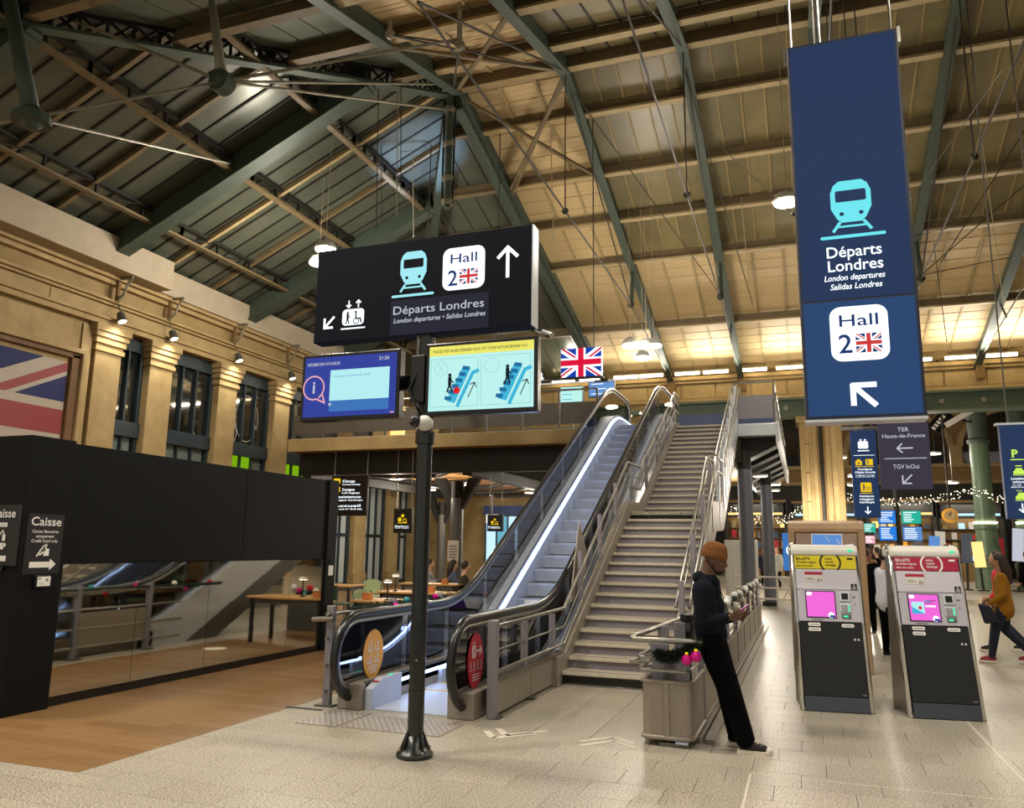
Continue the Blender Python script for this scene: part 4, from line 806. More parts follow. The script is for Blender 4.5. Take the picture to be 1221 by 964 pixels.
# ---- screens
def tvscreen(x0, x1, z0, z1, label):
    t = thing('display_screen', ((x0 + x1) / 2, 5.75, z0), label, 'screen', 'screens on the sign post'); out('case', B().box(x0 - .03, x1 + .03, 5.755, 5.85, z0 - .035, z1 + .03), 'black_gloss', t, bevel=.008)
    fr = Fr((x0, 5.755, z0), (1, 0, 0), (0, 0, 1)); return t, fr, x1 - x0, z1 - z0
t, fr, w, h = tvscreen(-4.0, -3.11, 2.665, 3.185, 'wide screen with a deep blue page and an i symbol left of the post')
b = B(); rect(b, fr, 0, 0, w, h, .002); out('screen', b, 'scr_blue', t)
b = B(); rect(b, fr, .29 * w, .08 * h, .93 * w, .3 * h, .004); out('blue_bar', b, 'scr_bar', t)
b = B(); rect(b, fr, .29 * w, .26 * h, .93 * w, .77 * h, .005); out('message_box', b, 'scr_cyan', t)
b = B(); text(b, fr, 'INFORMATION VOYAGEURS', .03 * w, .86 * h, .028, bold=.012, d=.004, width=.36 * w); text(b, fr, '21:26', .81 * w, .89 * h, .032, bold=.015, d=.004, width=.11 * w); text(b, fr, 'i', .1 * w, .4 * h, .11, bold=.02, d=.006); disc(b, fr, .3 * w, .2 * h, .013, .007); out('white_print', b, 'lit_soft', t)
b = B(); text(b, fr, 'Ouverture du terminal a 6h25', .33 * w, .65 * h, .018, d=.007, width=.4 * w); out('message_text', b, 'scr_bar', t)
b = B(); ring(b, fr, .11 * w, .49 * h, .095, .014, .005, -60, 290); stroke(b, fr, [(.11 * w + .085, .49 * h - .05), (.11 * w + .115, .49 * h - .135), (.11 * w + .035, .49 * h - .1)], .014, .005); out('speech_bubble', b, 'scr_pink', t); b = B(); rect(b, fr, .95 * w, .015 * h, .99 * w, .035 * h, .005); out('brand_mark', b, 'scr_pink', t)
t, fr, w, h = tvscreen(-2.81, -1.91, 2.665, 3.2, 'wide screen with an escalator luggage safety drawing right of the post')
b = B(); rect(b, fr, 0, 0, w, h, .002); out('screen', b, 'scr_pale', t)
b = B(); rect(b, fr, 0, .85 * h, w, h, .004); out('yellow_band', b, 'scr_yellow', t)
b = B(); text(b, fr, 'PLACEZ VOS VALISES DERRIERE VOUS / PUT YOUR SUITCASE BEHIND YOU', .04 * w, .9 * h, .024, bold=.012, d=.006, width=.9 * w); out('band_lettering', b, 'scr_ink', t)
bl, bk, bs1, bs2, bs3, br = B(), B(), B(), B(), B(), B()
for q in (0, 1):
    u0 = (.02 + .49 * q) * w; stroke(bl, fr, [(u0, .06 * h), (u0 + .46 * w, .06 * h), (u0 + .46 * w, .8 * h), (u0, .8 * h), (u0, .06 * h)], .004, .004); ring(bl, fr, u0 + .1 * w, .65 * h, .058, .004, .004)
    e0, e1 = (u0 + .19 * w, .17 * h), (u0 + .36 * w, .62 * h)
    if q == 0: stroke(bl, fr, [(u0 + .07 * w, .58 * h), (u0 + .13 * w, .72 * h)], .004, .004); stroke(bl, fr, [(u0 + .13 * w, .58 * h), (u0 + .07 * w, .72 * h)], .004, .004)
    poly(bs1, fr, [(e0[0] - .03 * w, e0[1] - .02 * h), (e0[0] + .05 * w, e0[1] - .06 * h), (e1[0] + .03 * w, e1[1] + .02 * h), (e1[0] - .05 * w, e1[1] + .04 * h)], .004)
    for i in range(6): f = i / 5; uu, vv = e0[0] + (e1[0] - e0[0]) * f, e0[1] + (e1[1] - e0[1]) * f; poly(bs2, fr, [(uu - .05 * w, vv + .0 * h), (uu + .015 * w, vv - .02 * h), (uu + .02 * w, vv + .04 * h), (uu - .045 * w, vv + .055 * h)], .006)
    stroke(bs3, fr, [(e0[0] + .08 * w, e0[1] - .1 * h), (e0[0] + .1 * w, e0[1] - .02 * h), (e1[0] + .05 * w, e1[1] - .06 * h), (e1[0] + .1 * w, e1[1] - .03 * h)], .03, .005)
    man_icon(bk, fr, e0[0] + (.0 if q == 0 else .06) * w, e0[1] + (.12 if q == 0 else .2) * h, .15, .008); arrow(bk, fr, u0 + .4 * w, .3 * h, .13, 65, .008, .006, .3)
    if q == 0: disc(br, fr, e0[0] + .07 * w, e0[1] + .13 * h, .028, .009, 12)
out('frame_lines', bl, 'scr_line', t); out('escalator_drawing', bs1, 'scr_sky', t, kind='stuff'); out('drawn_balustrade', bs3, 'scr_sky', t, kind='stuff'); out('drawn_steps', bs2, 'scr_deep', t); out('drawn_figures', bk, 'scr_ink', t); out('drawn_suitcase', br, 'scr_red', t)
# ---- dome camera
t = thing('security_camera', (-2.83, 5.7, 2.5), 'white dome security camera with a black eye fixed to the sign post', 'camera'); out('housing', B().ell((-2.83, 5.74, 2.57), (.07, .07, .065), 14, 8), 'white_plastic', t, smooth=True); out('eye', B().ell((-2.885, 5.69, 2.58), (.052, .05, .052), 14, 8), 'black_gloss', t, smooth=True)
out('lens', B().cyl((-2.9, 5.642, 2.585), (-2.904, 5.636, 2.585), .018, n=12), 'steel_dark', t); out('mount', B().bar((-2.82, 5.73, 2.58), (-2.86, 5.86, 2.58), .06, .06), 'white_plastic', t)
t = thing('small_camera', (-1.9, 5.85, 3.28), 'slim chrome camera arm below the right end of the departures sign', 'camera'); out('arm', B().tube([(-1.97, 5.88, 3.32), (-1.92, 5.86, 3.28), (-1.84, 5.82, 3.25)], .016, 6), 'chrome', t); out('head', B().cyl((-1.86, 5.83, 3.27), (-1.78, 5.8, 3.23), .028, n=10), 'chrome', t)
# ================================================================= TALL BANNER
bn = thing('banner_sign', (.6, 8.05, 2.81), 'tall hanging dark blue light box with train pictogram and Hall 2 plate', 'sign')
BX0, BX1, BZ0, BZ1 = .075, 1.115, 2.82, 6.735
out('case', B().box(BX0, BX1, 8.0, 8.22, BZ0, BZ1), 'navy_dark', bn, bevel=.01); out('bottom_trim', B().box(BX0 - .005, BX1 + .005, 7.99, 8.23, BZ0 - .025, BZ0), 'alu_white', bn)
fr = Fr((0, 8.0, 0), (1, 0, 0), (0, 0, 1)); b = B(); rect(b, fr, BX0 + .03, 3.985, BX1 - .03, BZ1 - .03, .003); out('upper_skin', b, 'sign_navy', bn); b = B(); rect(b, fr, BX0 + .03, BZ0 + .03, BX1 - .03, 3.965, .003); out('lower_skin', b, 'sign_navy2', bn)
bc, bdk = B(), B(); train_icon(bc, bdk, fr, .59, 4.89, .59, .006); out('train_pictogram', bc, 'lit_cyan2', bn); out('train_cutout', bdk, 'sign_navy', bn)
b = B(); text(b, fr, 'D\u00e9parts', .59, 4.405, .115, 'C', bold=.01, d=.006, width=.49); text(b, fr, 'Londres', .595, 4.265, .115, 'C', bold=.01, d=.006, width=.49); text(b, fr, 'London departures', .58, 4.17, .06, 'C', shear=.22, bold=.012, d=.006, width=.54); text(b, fr, 'Salidas Londres', .59, 4.08, .06, 'C', shear=.22, bold=.012, d=.006, width=.46)
rrect(b, fr, .335, 3.37, .845, 3.905, .1, .005); stroke(b, fr, [(.69, 2.945), (.51, 3.13)], .05, .006); stroke(b, fr, [(.695, 3.135), (.505, 3.135), (.505, 2.955)], .05, .0065); out('lettering_and_plate', b, 'lit_white', bn)
b = B(); text(b, fr, 'Hall', .59, 3.71, .12, 'C', bold=.006, d=.008, width=.34); text(b, fr, '2', .405, 3.45, .19, 'L', bold=.01, d=.008); out('hall_lettering', b, 'lit_blue', bn)
bb, bw, br = B(), B(), B(); union_jack(bb, bw, br, fr, .555, 3.445, .225, .185, .008); out('flag_blue', bb, 'lit_blue', bn); out('flag_white', bw, 'lit_white', bn); out('flag_red', br, 'lit_red', bn)
for x in (.12, .35, .4, 1.07): out('hanger', B().cyl((x, 8.1, BZ1), (x + (.0 if x in (.12, 1.07) else -.02), 8.1, zN(8.1) - .05), .012, n=6), 'steel', bn)
for x in (BX0 - .02, BX1 + .02): out('clamp', B().box(x - .015, x + .015, 8.06, 8.14, BZ1 - .12, BZ1 + .05), 'steel', bn)
for x, y2 in ((BX0 - .02, -1.0), (BX1 + .01, 2.2)): out('guy_wire', B().cyl((x, 8.1, 4.95), (y2, 8.9, 6.6), .004, n=5), 'wire', bn); out('eyelet', B().ell((x, 8.1, 4.95), .02, 8, 6), 'steel_dark', bn)
# ================================================================= OTHER HANGING SIGNS
t = thing('direction_sign', (1.35, 12, 2.45), 'plum grey hanging sign for regional and high-speed trains behind the tall banner', 'sign'); out('case', B().box(1.04, 1.67, 12.0, 12.1, 2.44, 3.95), 'sign_slate', t, bevel=.006)
fr = Fr((0, 12.0, 0), (1, 0, 0), (0, 0, 1)); b = B(); text(b, fr, 'EUROSTAR', 1.355, 3.36, .055, 'C', bold=.005, width=.36); text(b, fr, 'TER', 1.355, 3.225, .06, 'C', bold=.005); text(b, fr, 'Hauts-de-France', 1.355, 3.14, .055, 'C', bold=.005, width=.53); text(b, fr, 'TGV InOui', 1.36, 2.715, .06, 'C', bold=.005, width=.32)
arrow(b, fr, 1.36, 2.995, .19, 180, .018, .003, .45); rect(b, fr, 1.1, 2.85, 1.62, 2.86); arrow(b, fr, 1.365, 2.57, .16, 225, .018, .003, .65); out('lettering', b, 'lit_soft', t)
for x in (1.12, 1.6): out('hanger', B().cyl((x, 12.05, 3.95), (x, 12.05, zN(12) - .05), .01, n=5), 'steel_dark', t)
t = thing('direction_sign', (.92, 13, 2.09), 'narrow navy hanging sign with yellow luggage and assistance symbols', 'sign'); out('case', B().box(.735, 1.095, 13.0, 13.1, 2.09, 3.4), 'navy', t, bevel=.006); out('top_bar', B().box(.6, 1.12, 13.02, 13.08, 3.42, 3.46), 'steel', t)
fr = Fr((0, 13.0, 0), (1, 0, 0), (0, 0, 1)); b = B(); rect(b, fr, .74, 2.1, 1.09, 3.39, .001); out('lit_face', b, 'sign_navy', t)
b = B(); rrect(b, fr, .84, 3.12, .98, 3.23, .02); rect(b, fr, .83, 3.08, .99, 3.095); disc(b, fr, .88, 3.25, .014); disc(b, fr, .94, 3.25, .014); rect(b, fr, .77, 3.015, 1.06, 3.022)
for i, (s, w) in enumerate((('Consignes', .2), ('Objets trouv\u00e9s', .28))): text(b, fr, s, .915, 2.795 - .045 * i, .032, 'C', bold=.015, width=w)
for i in range(2): text(b, fr, ('Luggage storage', 'Lost property')[i], .915, 2.715 - i * .025, .014, 'C', bold=.015, width=.26)
for i, s in enumerate(('Assistance', 'voyageur', 'handicap\u00e9')): text(b, fr, s, .915, 2.395 - i * .045, .032, 'C', bold=.015, width=.2)
arrow(b, fr, .92, 2.2, .1, 270, .016, .003, .5); out('lettering', b, 'lit_white', t)
b = B(); rrect(b, fr, .79, 2.87, .88, 2.94, .012); rect(b, fr, .815, 2.94, .855, 2.96); rrect(b, fr, .93, 2.87, 1.03, 2.96, .01); rect(b, fr, .78, 2.845, 1.04, 2.855); rrect(b, fr, .84, 2.47, .99, 2.61, .02); rect(b, fr, .83, 2.445, 1.0, 2.455); out('yellow_symbols', b, 'yellow_ink', t)
b = B(); disc(b, fr, .835, 2.9, .014, .005); man_icon(b, fr, .96, 2.88, .07, .005); man_icon(b, fr, .885, 2.49, .1, .005); ring(b, fr, .945, 2.52, .018, .008, .005); out('symbol_cutouts', b, 'sign_navy', t)
for x in (.78, 1.05): out('hanger', B().cyl((x, 13.05, 3.4), (x, 13.05, zN(13) - .05), .01, n=5), 'steel_dark', t)
t = thing('direction_sign', (2.6, 11, 2.0), 'navy hanging sign with lime parking, car hire and taxi symbols cut by the frame', 'sign'); out('case', B().box(2.295, 2.95, 11.0, 11.1, 2.0, 3.13), 'navy', t, bevel=.006); out('top_bar', B().box(2.26, 3.0, 11.0, 11.1, 3.13, 3.155), 'alu_white', t)
fr = Fr((0, 11.0, 0), (1, 0, 0), (0, 0, 1)); b = B(); rect(b, fr, 2.3, 2.01, 2.945, 3.12, .001); out('lit_face', b, 'sign_navy', t)
b = B(); text(b, fr, 'P', 2.4, 2.735, .095, bold=.03); rect(b, fr, 2.38, 2.7, 2.52, 2.712)
def car(b, u, v, s): poly(b, fr, [(u, v), (u, v + .3 * s), (u + .12 * s, v + .36 * s), (u + .25 * s, v + .62 * s), (u + .75 * s, v + .62 * s), (u + .88 * s, v + .36 * s), (u + s, v + .3 * s), (u + s, v)]); rect(b, fr, u - .05 * s, v - .12 * s, u + 1.05 * s, v - .06 * s)
car(b, 2.4, 2.53, .12); stroke(b, fr, [(2.43, 2.63), (2.49, 2.63)], .012); car(b, 2.4, 2.23, .13); text(b, fr, 'Taxis', 2.41, 2.325, .022, bold=.01); out('lime_symbols', b, 'lime_ink', t)
b = B(); text(b, fr, 'Location', 2.37, 2.465, .032, bold=.012); text(b, fr, 'voitures', 2.38, 2.425, .032, bold=.012); text(b, fr, 'Car rental', 2.38, 2.395, .016, bold=.012); text(b, fr, 'Alquiler de coches', 2.36, 2.37, .016, bold=.012); arrow(b, fr, 2.46, 2.13, .1, 270, .014, .003, .5); out('lettering', b, 'lit_white', t)
for x in (2.4, 2.85): out('hanger', B().cyl((x, 11.05, 3.15), (x, 11.05, zN(11) - .05), .01, n=5), 'steel_dark', t)
# hanging signs under the mezzanine
def small_sign(x0, x1, y, z0, z1, label, rows):
    t = thing('direction_sign', ((x0 + x1) / 2, y, z0), label, 'sign'); out('case', B().box(x0, x1, y, y + .1, z0, z1), 'black_gloss', t, bevel=.006); fr = Fr((x0, y, z0), (1, 0, 0), (0, 0, 1)); w, h = x1 - x0, z1 - z0; by, bw = B(), B()
    for k, (v, sym, s, s2) in enumerate(rows):
        if sym == 'big':
            disc(by, fr, w * .5, h * (v + .16), h * .07); disc(by, fr, w * .34, h * v, h * .09); ring(by, fr, w * .62, h * (v - .04), h * .06, h * .03); rect(by, fr, w * .25, h * (v - .15), w * .75, h * (v - .12))
        elif sym: rrect(by, fr, w * .05, h * (v - .03), w * .24, h * (v + .1), .02)
        text(bw, fr, s, w * (.3 if sym and sym != 'big' else .08), h * v - (h * .3 if sym == 'big' else 0), h * .065, bold=.015, width=w * (.35 if sym and sym != 'big' else .75)); text(bw, fr, s2, w * (.3 if sym and sym != 'big' else .08), h * v - h * (.36 if sym == 'big' else .07), h * .04, bold=.015, width=w * (.5 if sym and sym != 'big' else .8))
    out('yellow_symbols', by, 'yellow_ink', t); out('lettering', bw, 'lit_white', t)
    for x in (x0 + .05, x1 - .05): out('hanger', B().cyl((x, y + .05, z1), (x, y + .05, 4.2 if y > YM - .1 else 4.25), .015, n=6), 'steel', t)
    return t
small_sign(-12.45, -11.3, 19.5, 2.38, 3.5, 'black hanging sign with orange exchange and luggage symbols at the kiosk end', [(.83, 'a', 'Change', 'Currency exchange'), (.62, 'a', 'Consignes', 'Left luggage'), (.44, None, 'Assistance', 'voyageur handicape'), (.22, None, 'Accueil', 'Sortie')])
small_sign(-10.45, -9.9, 19.5, 1.92, 2.57, 'small black hanging sign with lime waiting symbol just left of the sign post', [(.55, 'big', 'Salon', 'Grand Voyageur')])
small_sign(-8.15, -7.7, 20.6, 2.0, 2.45, 'small black sign with yellow symbols seen above the left escalator handrail', [(.55, 'big', 'Bagages', 'Luggage')])
# ================================================================= ESCALATOR
SL = .523
def hpath(y):
    """handrail height over the floor at depth y"""
    a = 10.05; top = 18.85; w = .7
    def ramp(t): return 0 if t < -w else (t if t > w else (t + w) ** 2 / (4 * w))
    return .9 + SL * (ramp(y - a) - ramp(y - top))
ES = thing('escalator', (-3.7, 8, 0), 'escalator with glass balustrades and black handrails lit by bluish strips', 'escalator')
ys_in = [9.2 + .15 * k for k in range(14)] + [11.4 + .7 * k for k in range(9)] + [17.8 + .15 * k for k in range(15)]
def rail_loop(X, dr=0.0):
    pts = []
    for k in range(13): t = math.radians(-75 - 16.25 * k + 0); t = math.radians(285 - (285 - 90) * k / 12); pts.append((X, 7.34 + (.4 - dr) * math.cos(t) * 1.0, .5 + (.4 - dr) * math.sin(t)))
    # from lower end round the front up to the top
    for y in [7.9, 8.6] + ys_in: pts.append((X, y, hpath(y) - dr))
    zt = hpath(20.6)
    pts.append((X, 20.6, zt - dr))
    for k in range(9): t = math.radians(90 - 165 * k / 8); pts.append((X, 20.9 + (.4 - dr) * math.cos(t), zt - .4 + (.4 - dr) * math.sin(t)))
    return pts
def strip(b, x0, x1, lo, hi, ys):
    """ribbon solid following the rail: between rail-lo and rail-hi"""
    n = len(ys)
    vs = []
    for y in ys:
        z = hpath(y)
        vs += [(x0, y, z - hi), (x1, y, z - hi), (x1, y, z - lo), (x0, y, z - lo)]
    fs = [(0, 1, 2, 3), (4 * n - 1, 4 * n - 2, 4 * n - 3, 4 * n - 4)]
    for i in range(n - 1):
        for k in range(4): fs.append((i * 4 + k, (i + 1) * 4 + k, (i + 1) * 4 + (k + 1) % 4, i * 4 + (k + 1) % 4))
    b.add(vs, fs); return b
yall = [7.3, 8.6] + ys_in + [20.6, 21.0]
for X, nm in ((-4.3, 'left'), (-3.08, 'right')):
    out('handrail', B().tube(rail_loop(X), .043, 10), 'rubber' , ES, smooth=True)
    out('handrail_track', B().tube(rail_loop(X, .062), .022, 6), 'steel', ES, smooth=True)
    segs = [7.3, 8.45, 9.6] + [9.6 + 1.32 * k for k in range(1, 7)] + [18.85, 20.6]
    for a, c in zip(segs[:-1], segs[1:]):
        ysx = [a + .008] + [y for y in ys_in if a + .05 < y < c - .05] + [c - .008]
        out('glass_panel', strip(B(), X - .006, X + .006, .075, .66, ysx), 'glass_blue', ES)
    # newel glass
    b = B(); pts = [(7.34 + .33 * math.cos(math.radians(270 - 180 * k / 10)), .5 + .33 * math.sin(math.radians(270 - 180 * k / 10))) for k in range(11)]; b.prism(pts + [(7.305, .24)], 'x', X - .006, X + .006); out('glass_panel', b, 'glass_blue', ES)
    zt = hpath(20.6); b = B(); pts = [(20.62, zt - .66), (20.62, zt - .075)] + [(20.9 + .33 * math.cos(math.radians(90 - 165 * k / 8)), zt - .4 + .33 * math.sin(math.radians(90 - 165 * k / 8))) for k in range(9)]; b.prism(pts, 'x', X - .006, X + .006); out('glass_panel', b, 'glass_blue', ES)
    s = 1 if X < -4 else -1     # inner side
    out('deck', strip(B(), *sorted((X - s * .1, X + s * .13)), .66, .76, yall), 'blue_steel', ES)
    out('deck_edge', strip(B(), *sorted((X + s * .13, X + s * .15)), .64, .8, yall), 'steel_dark', ES)
    out('light_strip', strip(B(), *sorted((X + s * .15, X + s * .165)), .7, .722, [9.4] + ys_in + [20.6]), 'led_blue', ES)
    out('skirt', strip(B(), *sorted((X + s * .15, X + s * .2)), .74, 1.15, [9.0] + ys_in + [20.6]), 'blue_steel', ES)
    out('outer_cladding', strip(B(), *sorted((X - s * .1, X - s * .12)), .66, 1.35, [9.9] + [y for y in ys_in if y > 10] + [20.6]), 'alu_white', ES)
    bs = out('newel_base', B().box(*sorted((X - s * .12, X + s * .15)), 7.22, 10.2, 0, .245), 'steel_worn', ES, bevel=.01)
    out('floor_lamp_strip', B().box(*sorted((X + s * .15, X + s * .16)), 7.6, 9.6, .16, .19), 'led_blue', bs)
    if X < -4:
        out('control_box', B().prism([(7.28, .0), (7.28, .2), (7.5, .275), (7.9, .275), (7.9, 0)], 'x', X + .155, X + .24), 'blue_steel', bs, bevel=.005)
        out('button', B().cyl((X + .2, 7.72, .275), (X + .2, 7.72, .283), .025, n=12), 'green_dot', bs); out('label_strip', B().box(X + .17, X + .23, 7.4, 7.6, .245, .255), 'ink_red', bs)
    out('handrail_inlet', B().box(X - .05, X + .05, 7.42, 7.55, .03, .16), 'black_gloss', ES, bevel=.01)
# round stickers on the newel glass
fr = Fr((-4.285, 7.67, .48), (0, 1, 0), (0, 0, 1)); st_ = B(); disc(st_, fr, 0, 0, .21, .0, 32, .245); so = out('round_sticker', st_, 'ink_orange', ES, label='orange round sticker with white hand pictograms'); b = B()
for q, (u, v) in enumerate(((-.07, .07), (.07, .07), (-.07, -.05), (.07, -.05))): stroke(b, fr, [(u - .04, v - .035), (u - .04, v + .02)], .012, .003); stroke(b, fr, [(u - .045, v - .035), (u + .045, v - .035)], .014, .003); man_icon(b, fr, u + .01, v - .02, .085, .004)
for i in range(4): rect(b, fr, -.1 + .01 * i, -.125 - .022 * i, .1 - .01 * i, -.116 - .022 * i, .003)
out('sticker_print', b, 'ink_white', so)
fr = Fr((-3.06, 7.5, .5), (0, 1, 0), (0, 0, 1)); st_ = B(); disc(st_, fr, 0, 0, .2, 0, 32, .26); so = out('round_sticker', st_, 'ink_red', ES, label='red round sticker with a lift symbol and arrow'); b = B()
rrect(b, fr, -.1, .03, -.01, .15, .015); arrow(b, fr, .075, .09, .12, 0, .02, .003, .5); disc(b, fr, -.075, .17, .012); disc(b, fr, -.035, .17, .012)
for i in range(4): man_icon(b, fr, -.13 + .085 * i, -.07, .075, .004); rect(b, fr, -.155 + .085 * i, -.085, -.1 + .085 * i, -.078, .003)
for i in range(3): rect(b, fr, -.09, -.13 - .025 * i, .09, -.122 - .025 * i, .003)
out('sticker_print', b, 'ink_white', so); b = B(); man_icon(b, fr, -.055, .04, .1, .005); out('sticker_cutout', b, 'ink_red', so)
# steps
for i in range(28):
    y = 9.25 + .4 * i; z = hpath(y) - .9; zp = hpath(y - .4) - .9
    if y > 20.2: break
    b = B(); pr = [(y, z), (y + .004, z - .03), (y + .022, z - .09), (y + .035, z - .15), (y + .045, z - .24), (y + .3, z - .24), (y + .405, z - .03), (y + .405, z)]; b.prism(pr, 'x', -4.1, -3.28)
    so = out('step', b, 'blue_steel', ES)
    b = B(); 
    b.box(-4.095, -3.285, y + .012, y + .4, z, z + .006)
    if z - zp > .1: out('riser_gap', B().box(-4.095, -3.285, y + .032, y + .046, z - .215, z - .195), 'black_gloss', so)
    if z - zp > .02 or i < 3: out('tread_plate', b, 'steel_dark', so)
    if i == 6:
        fr = Fr((-4.1, y, z - .2), (1, 0, 0), (0, 0, 1)); b = B(); rect(b, fr, .12, .02, .75, .18, .012); out('riser_poster', b, 'ink_white', so); b = B(); poly(b, fr, [(.42, .02), (.75, .02), (.75, .18), (.5, .18)], .015); out('poster_print', b, 'ink_purple', so)
out('landing_plate', B().box(-4.14, -3.23, 7.3, 9.22, .002, .012), 'blue_steel', ES); out('comb_plate', B().box(-4.1, -3.28, 9.0, 9.3, .012, .02), 'checker', ES); out('yellow_line', B().box(-4.1, -3.28, 8.94, 8.97, .012, .016), 'yellow_line', ES); out('yellow_line', B().box(-4.1, -3.28, 8.45, 8.48, .012, .016), 'yellow_line', ES)
out('truss_case', strip(B(), -4.4, -2.98, 1.36, 1.75, [10.9 + .8 * k for k in range(12)]), 'steel_dark', ES)
out('upper_plate', B().box(-4.6, -2.8, 20.2, 21.25, 4.4, 4.552), 'blue_steel', ES)
# checker plates in the floor before the escalator
def plate(x0, x1, y0, y1, label):
    t = thing('checker_plate', ((x0 + x1) / 2, (y0 + y1) / 2, 0), label, 'floor plate', 'steel floor plates'); out('sheet', B().box(x0, x1, y0, y1, .0005, .006), 'steel_worn', t)
    b = B(); n = 0; yy_ = y0 + .03
    while yy_ < y1 - .02:
        xx = x0 + .03 + (.03 if n % 2 else 0)
        while xx < x1 - .02: b.bar((xx - .014, yy_ - .012 * (1 if n % 2 else -1), .0065), (xx + .014, yy_ + .012 * (1 if n % 2 else -1), .0065), .012, .004); xx += .06
        yy_ += .045; n += 1
    out('tread_pattern', b, 'alu_white', t, kind='stuff')
plate(-4.4, -3.98, 6.5, 7.15, 'left studded steel plate in the floor before the escalator'); plate(-3.95, -2.98, 6.52, 7.05, 'wide studded steel plate in the floor before the escalator')
# chevron floor markings
for i, (x, y) in enumerate(((-2.68, 6.88), (-1.78, 6.82))):
    b = B()
    for q in (0, .13):
        s_ = 1 if i == 0 else -1
        if i == 0: P_ = [(-2.7 + q * .5, 6.9 + q), (-2.55 + q * .5, 6.68 + q), (-2.28 + q * .5, 6.98 + q)]
        else: P_ = [(-1.8 - q * .3, 6.82 + q - .1), (-1.58 - q * .3, 7.08 + q - .1), (-1.36 - q * .3, 6.92 + q - .1)]
        for a, c in zip(P_[:-1], P_[1:]): b.bar((a[0], a[1], .0015), (c[0], c[1], .0015), .065, .002)
    out('floor_marking', b, 'inlay', None, 'faded white chevron painted on the floor ' + ['next to the escalator newel', 'between the stair foot and the barrier basket'][i], 'floor marking', 'floor chevrons', at=(x, y, 0))
# ================================================================= STAIRCASE
SR, SG = .137, .277; SX0, SX1 = -2.76, -1.43
ST = thing('staircase', (-2.1, 9.5, 0), 'wide stone staircase with pale nosings climbing to the mezzanine beside the escalator', 'staircase')
def step(y, z, depth, first=False):
    so = out('step', B().box(SX0, SX1, y, y + depth + .03, z - .045, z), 'tread', ST, bevel=.006)
    out('nosing', B().box(SX0 + .01, SX1 - .01, y - .003, y + .03, z - .036, z + .003), 'nosing', so); out('tread_strip', B().box(SX0 + .03, SX1 - .03, y + .05, y + .075, z, z + .003), 'ink_black', so)
    out('riser', B().box(SX0, SX1, y + .035, y + .05, z - SR - .0, z - .045), 'lilac_paint' if not first else 'black_gloss', so)
for i in range(15): step(9.45 + SG * i, .16 + SR * i, SG, i == 0)
zl = .16 + SR * 15; so = out('landing', B().box(SX0, SX1, 9.45 + SG * 15, 15.02, zl - .06, zl), 'granite2', ST, bevel=.006); out('riser', B().box(SX0, SX1, 9.48 + SG * 15, 9.5 + SG * 15, zl - SR, zl - .06), 'black_gloss', so)
for i in range(17): step(15.0 + SG * i, zl + SR * (i + 1), SG)
Y1, Y2, Y3 = 9.45 + SG * 15, 15.0, 15.0 + SG * 16
def stz(y): return 0 if y < 9.45 else (min(.16 + SR * (y - 9.45) / SG, zl) if y < 15 else min(zl + SR + SR * (y - 15) / SG, ZM))
for x0, x1, nm in ((-2.86, SX0, 'l'), (SX1, -1.36, 'r')):
    out('stringer', B().prism([(9.3, 0), (9.75, 0), (Y1 + .3, zl - .32), (15.2, zl - .28), (19.7, ZM - .3), (19.7, ZM + .12), (Y2 - .1, zl + .22), (Y1 - .1, zl + .16), (9.6, .34), (9.3, .34)], 'x', x0, x1), 'steel_worn', ST, bevel=.008)
# cladding + rails between escalator and stair
out('side_cladding', B().box(-2.87, -2.82, 7.4, 8.48, .03, .35), 'steel_worn', ST, bevel=.006); out('side_cladding', B().box(-2.87, -2.82, 8.5, 9.58, .03, .35), 'steel_worn', ST, bevel=.006)
out('capping', B().box(-2.9, -2.79, 7.4, 9.6, .35, .375), 'steel', ST); out('end_post', B().box(-2.88, -2.79, 7.34, 7.43, 0, .9), 'grey_paint', ST, bevel=.008)
for y in (7.4, 8.45, 9.5): out('foot', B().box(-2.86, -2.76, y - .04, y + .06, 0, .03), 'steel_dark', ST)
def stair_rail(x, h, y0=9.85, m='steel', r=.02, start=None, end=True):
    pts = ([(x, start, .0 + h)] if start else []) + [(x, y0, h + .02), (x, Y1 + .1, zl + h + .02), (x, Y2 - .15, zl + h + .04), (x, Y3 + .1, ZM + h)] + ([(x, Y3 + .7, ZM + h), (x, Y3 + .75, ZM + h - .12)] if end else [])
    return out('handrail', B().tube(pts, r, 8), m, ST, smooth=True)
for h, r in ((.84, .022), (.62, .012), (.42, .02)): stair_rail(-2.82, h, 9.75, 'steel', r, 7.4)
for y in (8.3, 9.3, 10.6, 11.7, 12.8, 14.1, 15.6, 16.9, 18.2, 19.4): z = stz(y); out('rail_post', B().box(-2.86, -2.81, y - .05, y + .05, z + (.35 if y < 9.6 else .12), z + .82), 'lilac_paint', ST, bevel=.004)
out('glass_screen', B().prism([(10.3, .9), (10.75, 1.95), (11.2, 1.5), (10.9, .95)], 'x', -2.9, -2.89), 'steel_worn', ST)
for x in (-1.46, -1.3): stair_rail(x, .9, 9.8, 'steel', .02); stair_rail(x, .66, 9.8, 'steel', .014, None, False)
for y in (9.75, 10.9, 12.1, 13.3, 14.6, 15.5, 16.3, 17.1, 17.9, 18.7, 19.5): z = stz(y); out('rail_post', B().box(-1.41, -1.35, y - .05, y + .05, max(0, z - .2), z + .92), 'lilac_paint' if y < 14 else 'alu_white', ST, bevel=.004)
for k in range(9): y = 15.3 + k * .5; z = stz(y); out('baluster_plate', B().box(-1.37, -1.345, y, y + .36, z - .15, z + .62), 'alu_white', ST)
out('rail_loop', B().tube([(-1.46, 13.55, zl + .92), (-1.38, 13.4, zl + .97), (-1.3, 13.55, zl + .92)], .018, 8), 'steel', ST, smooth=True)
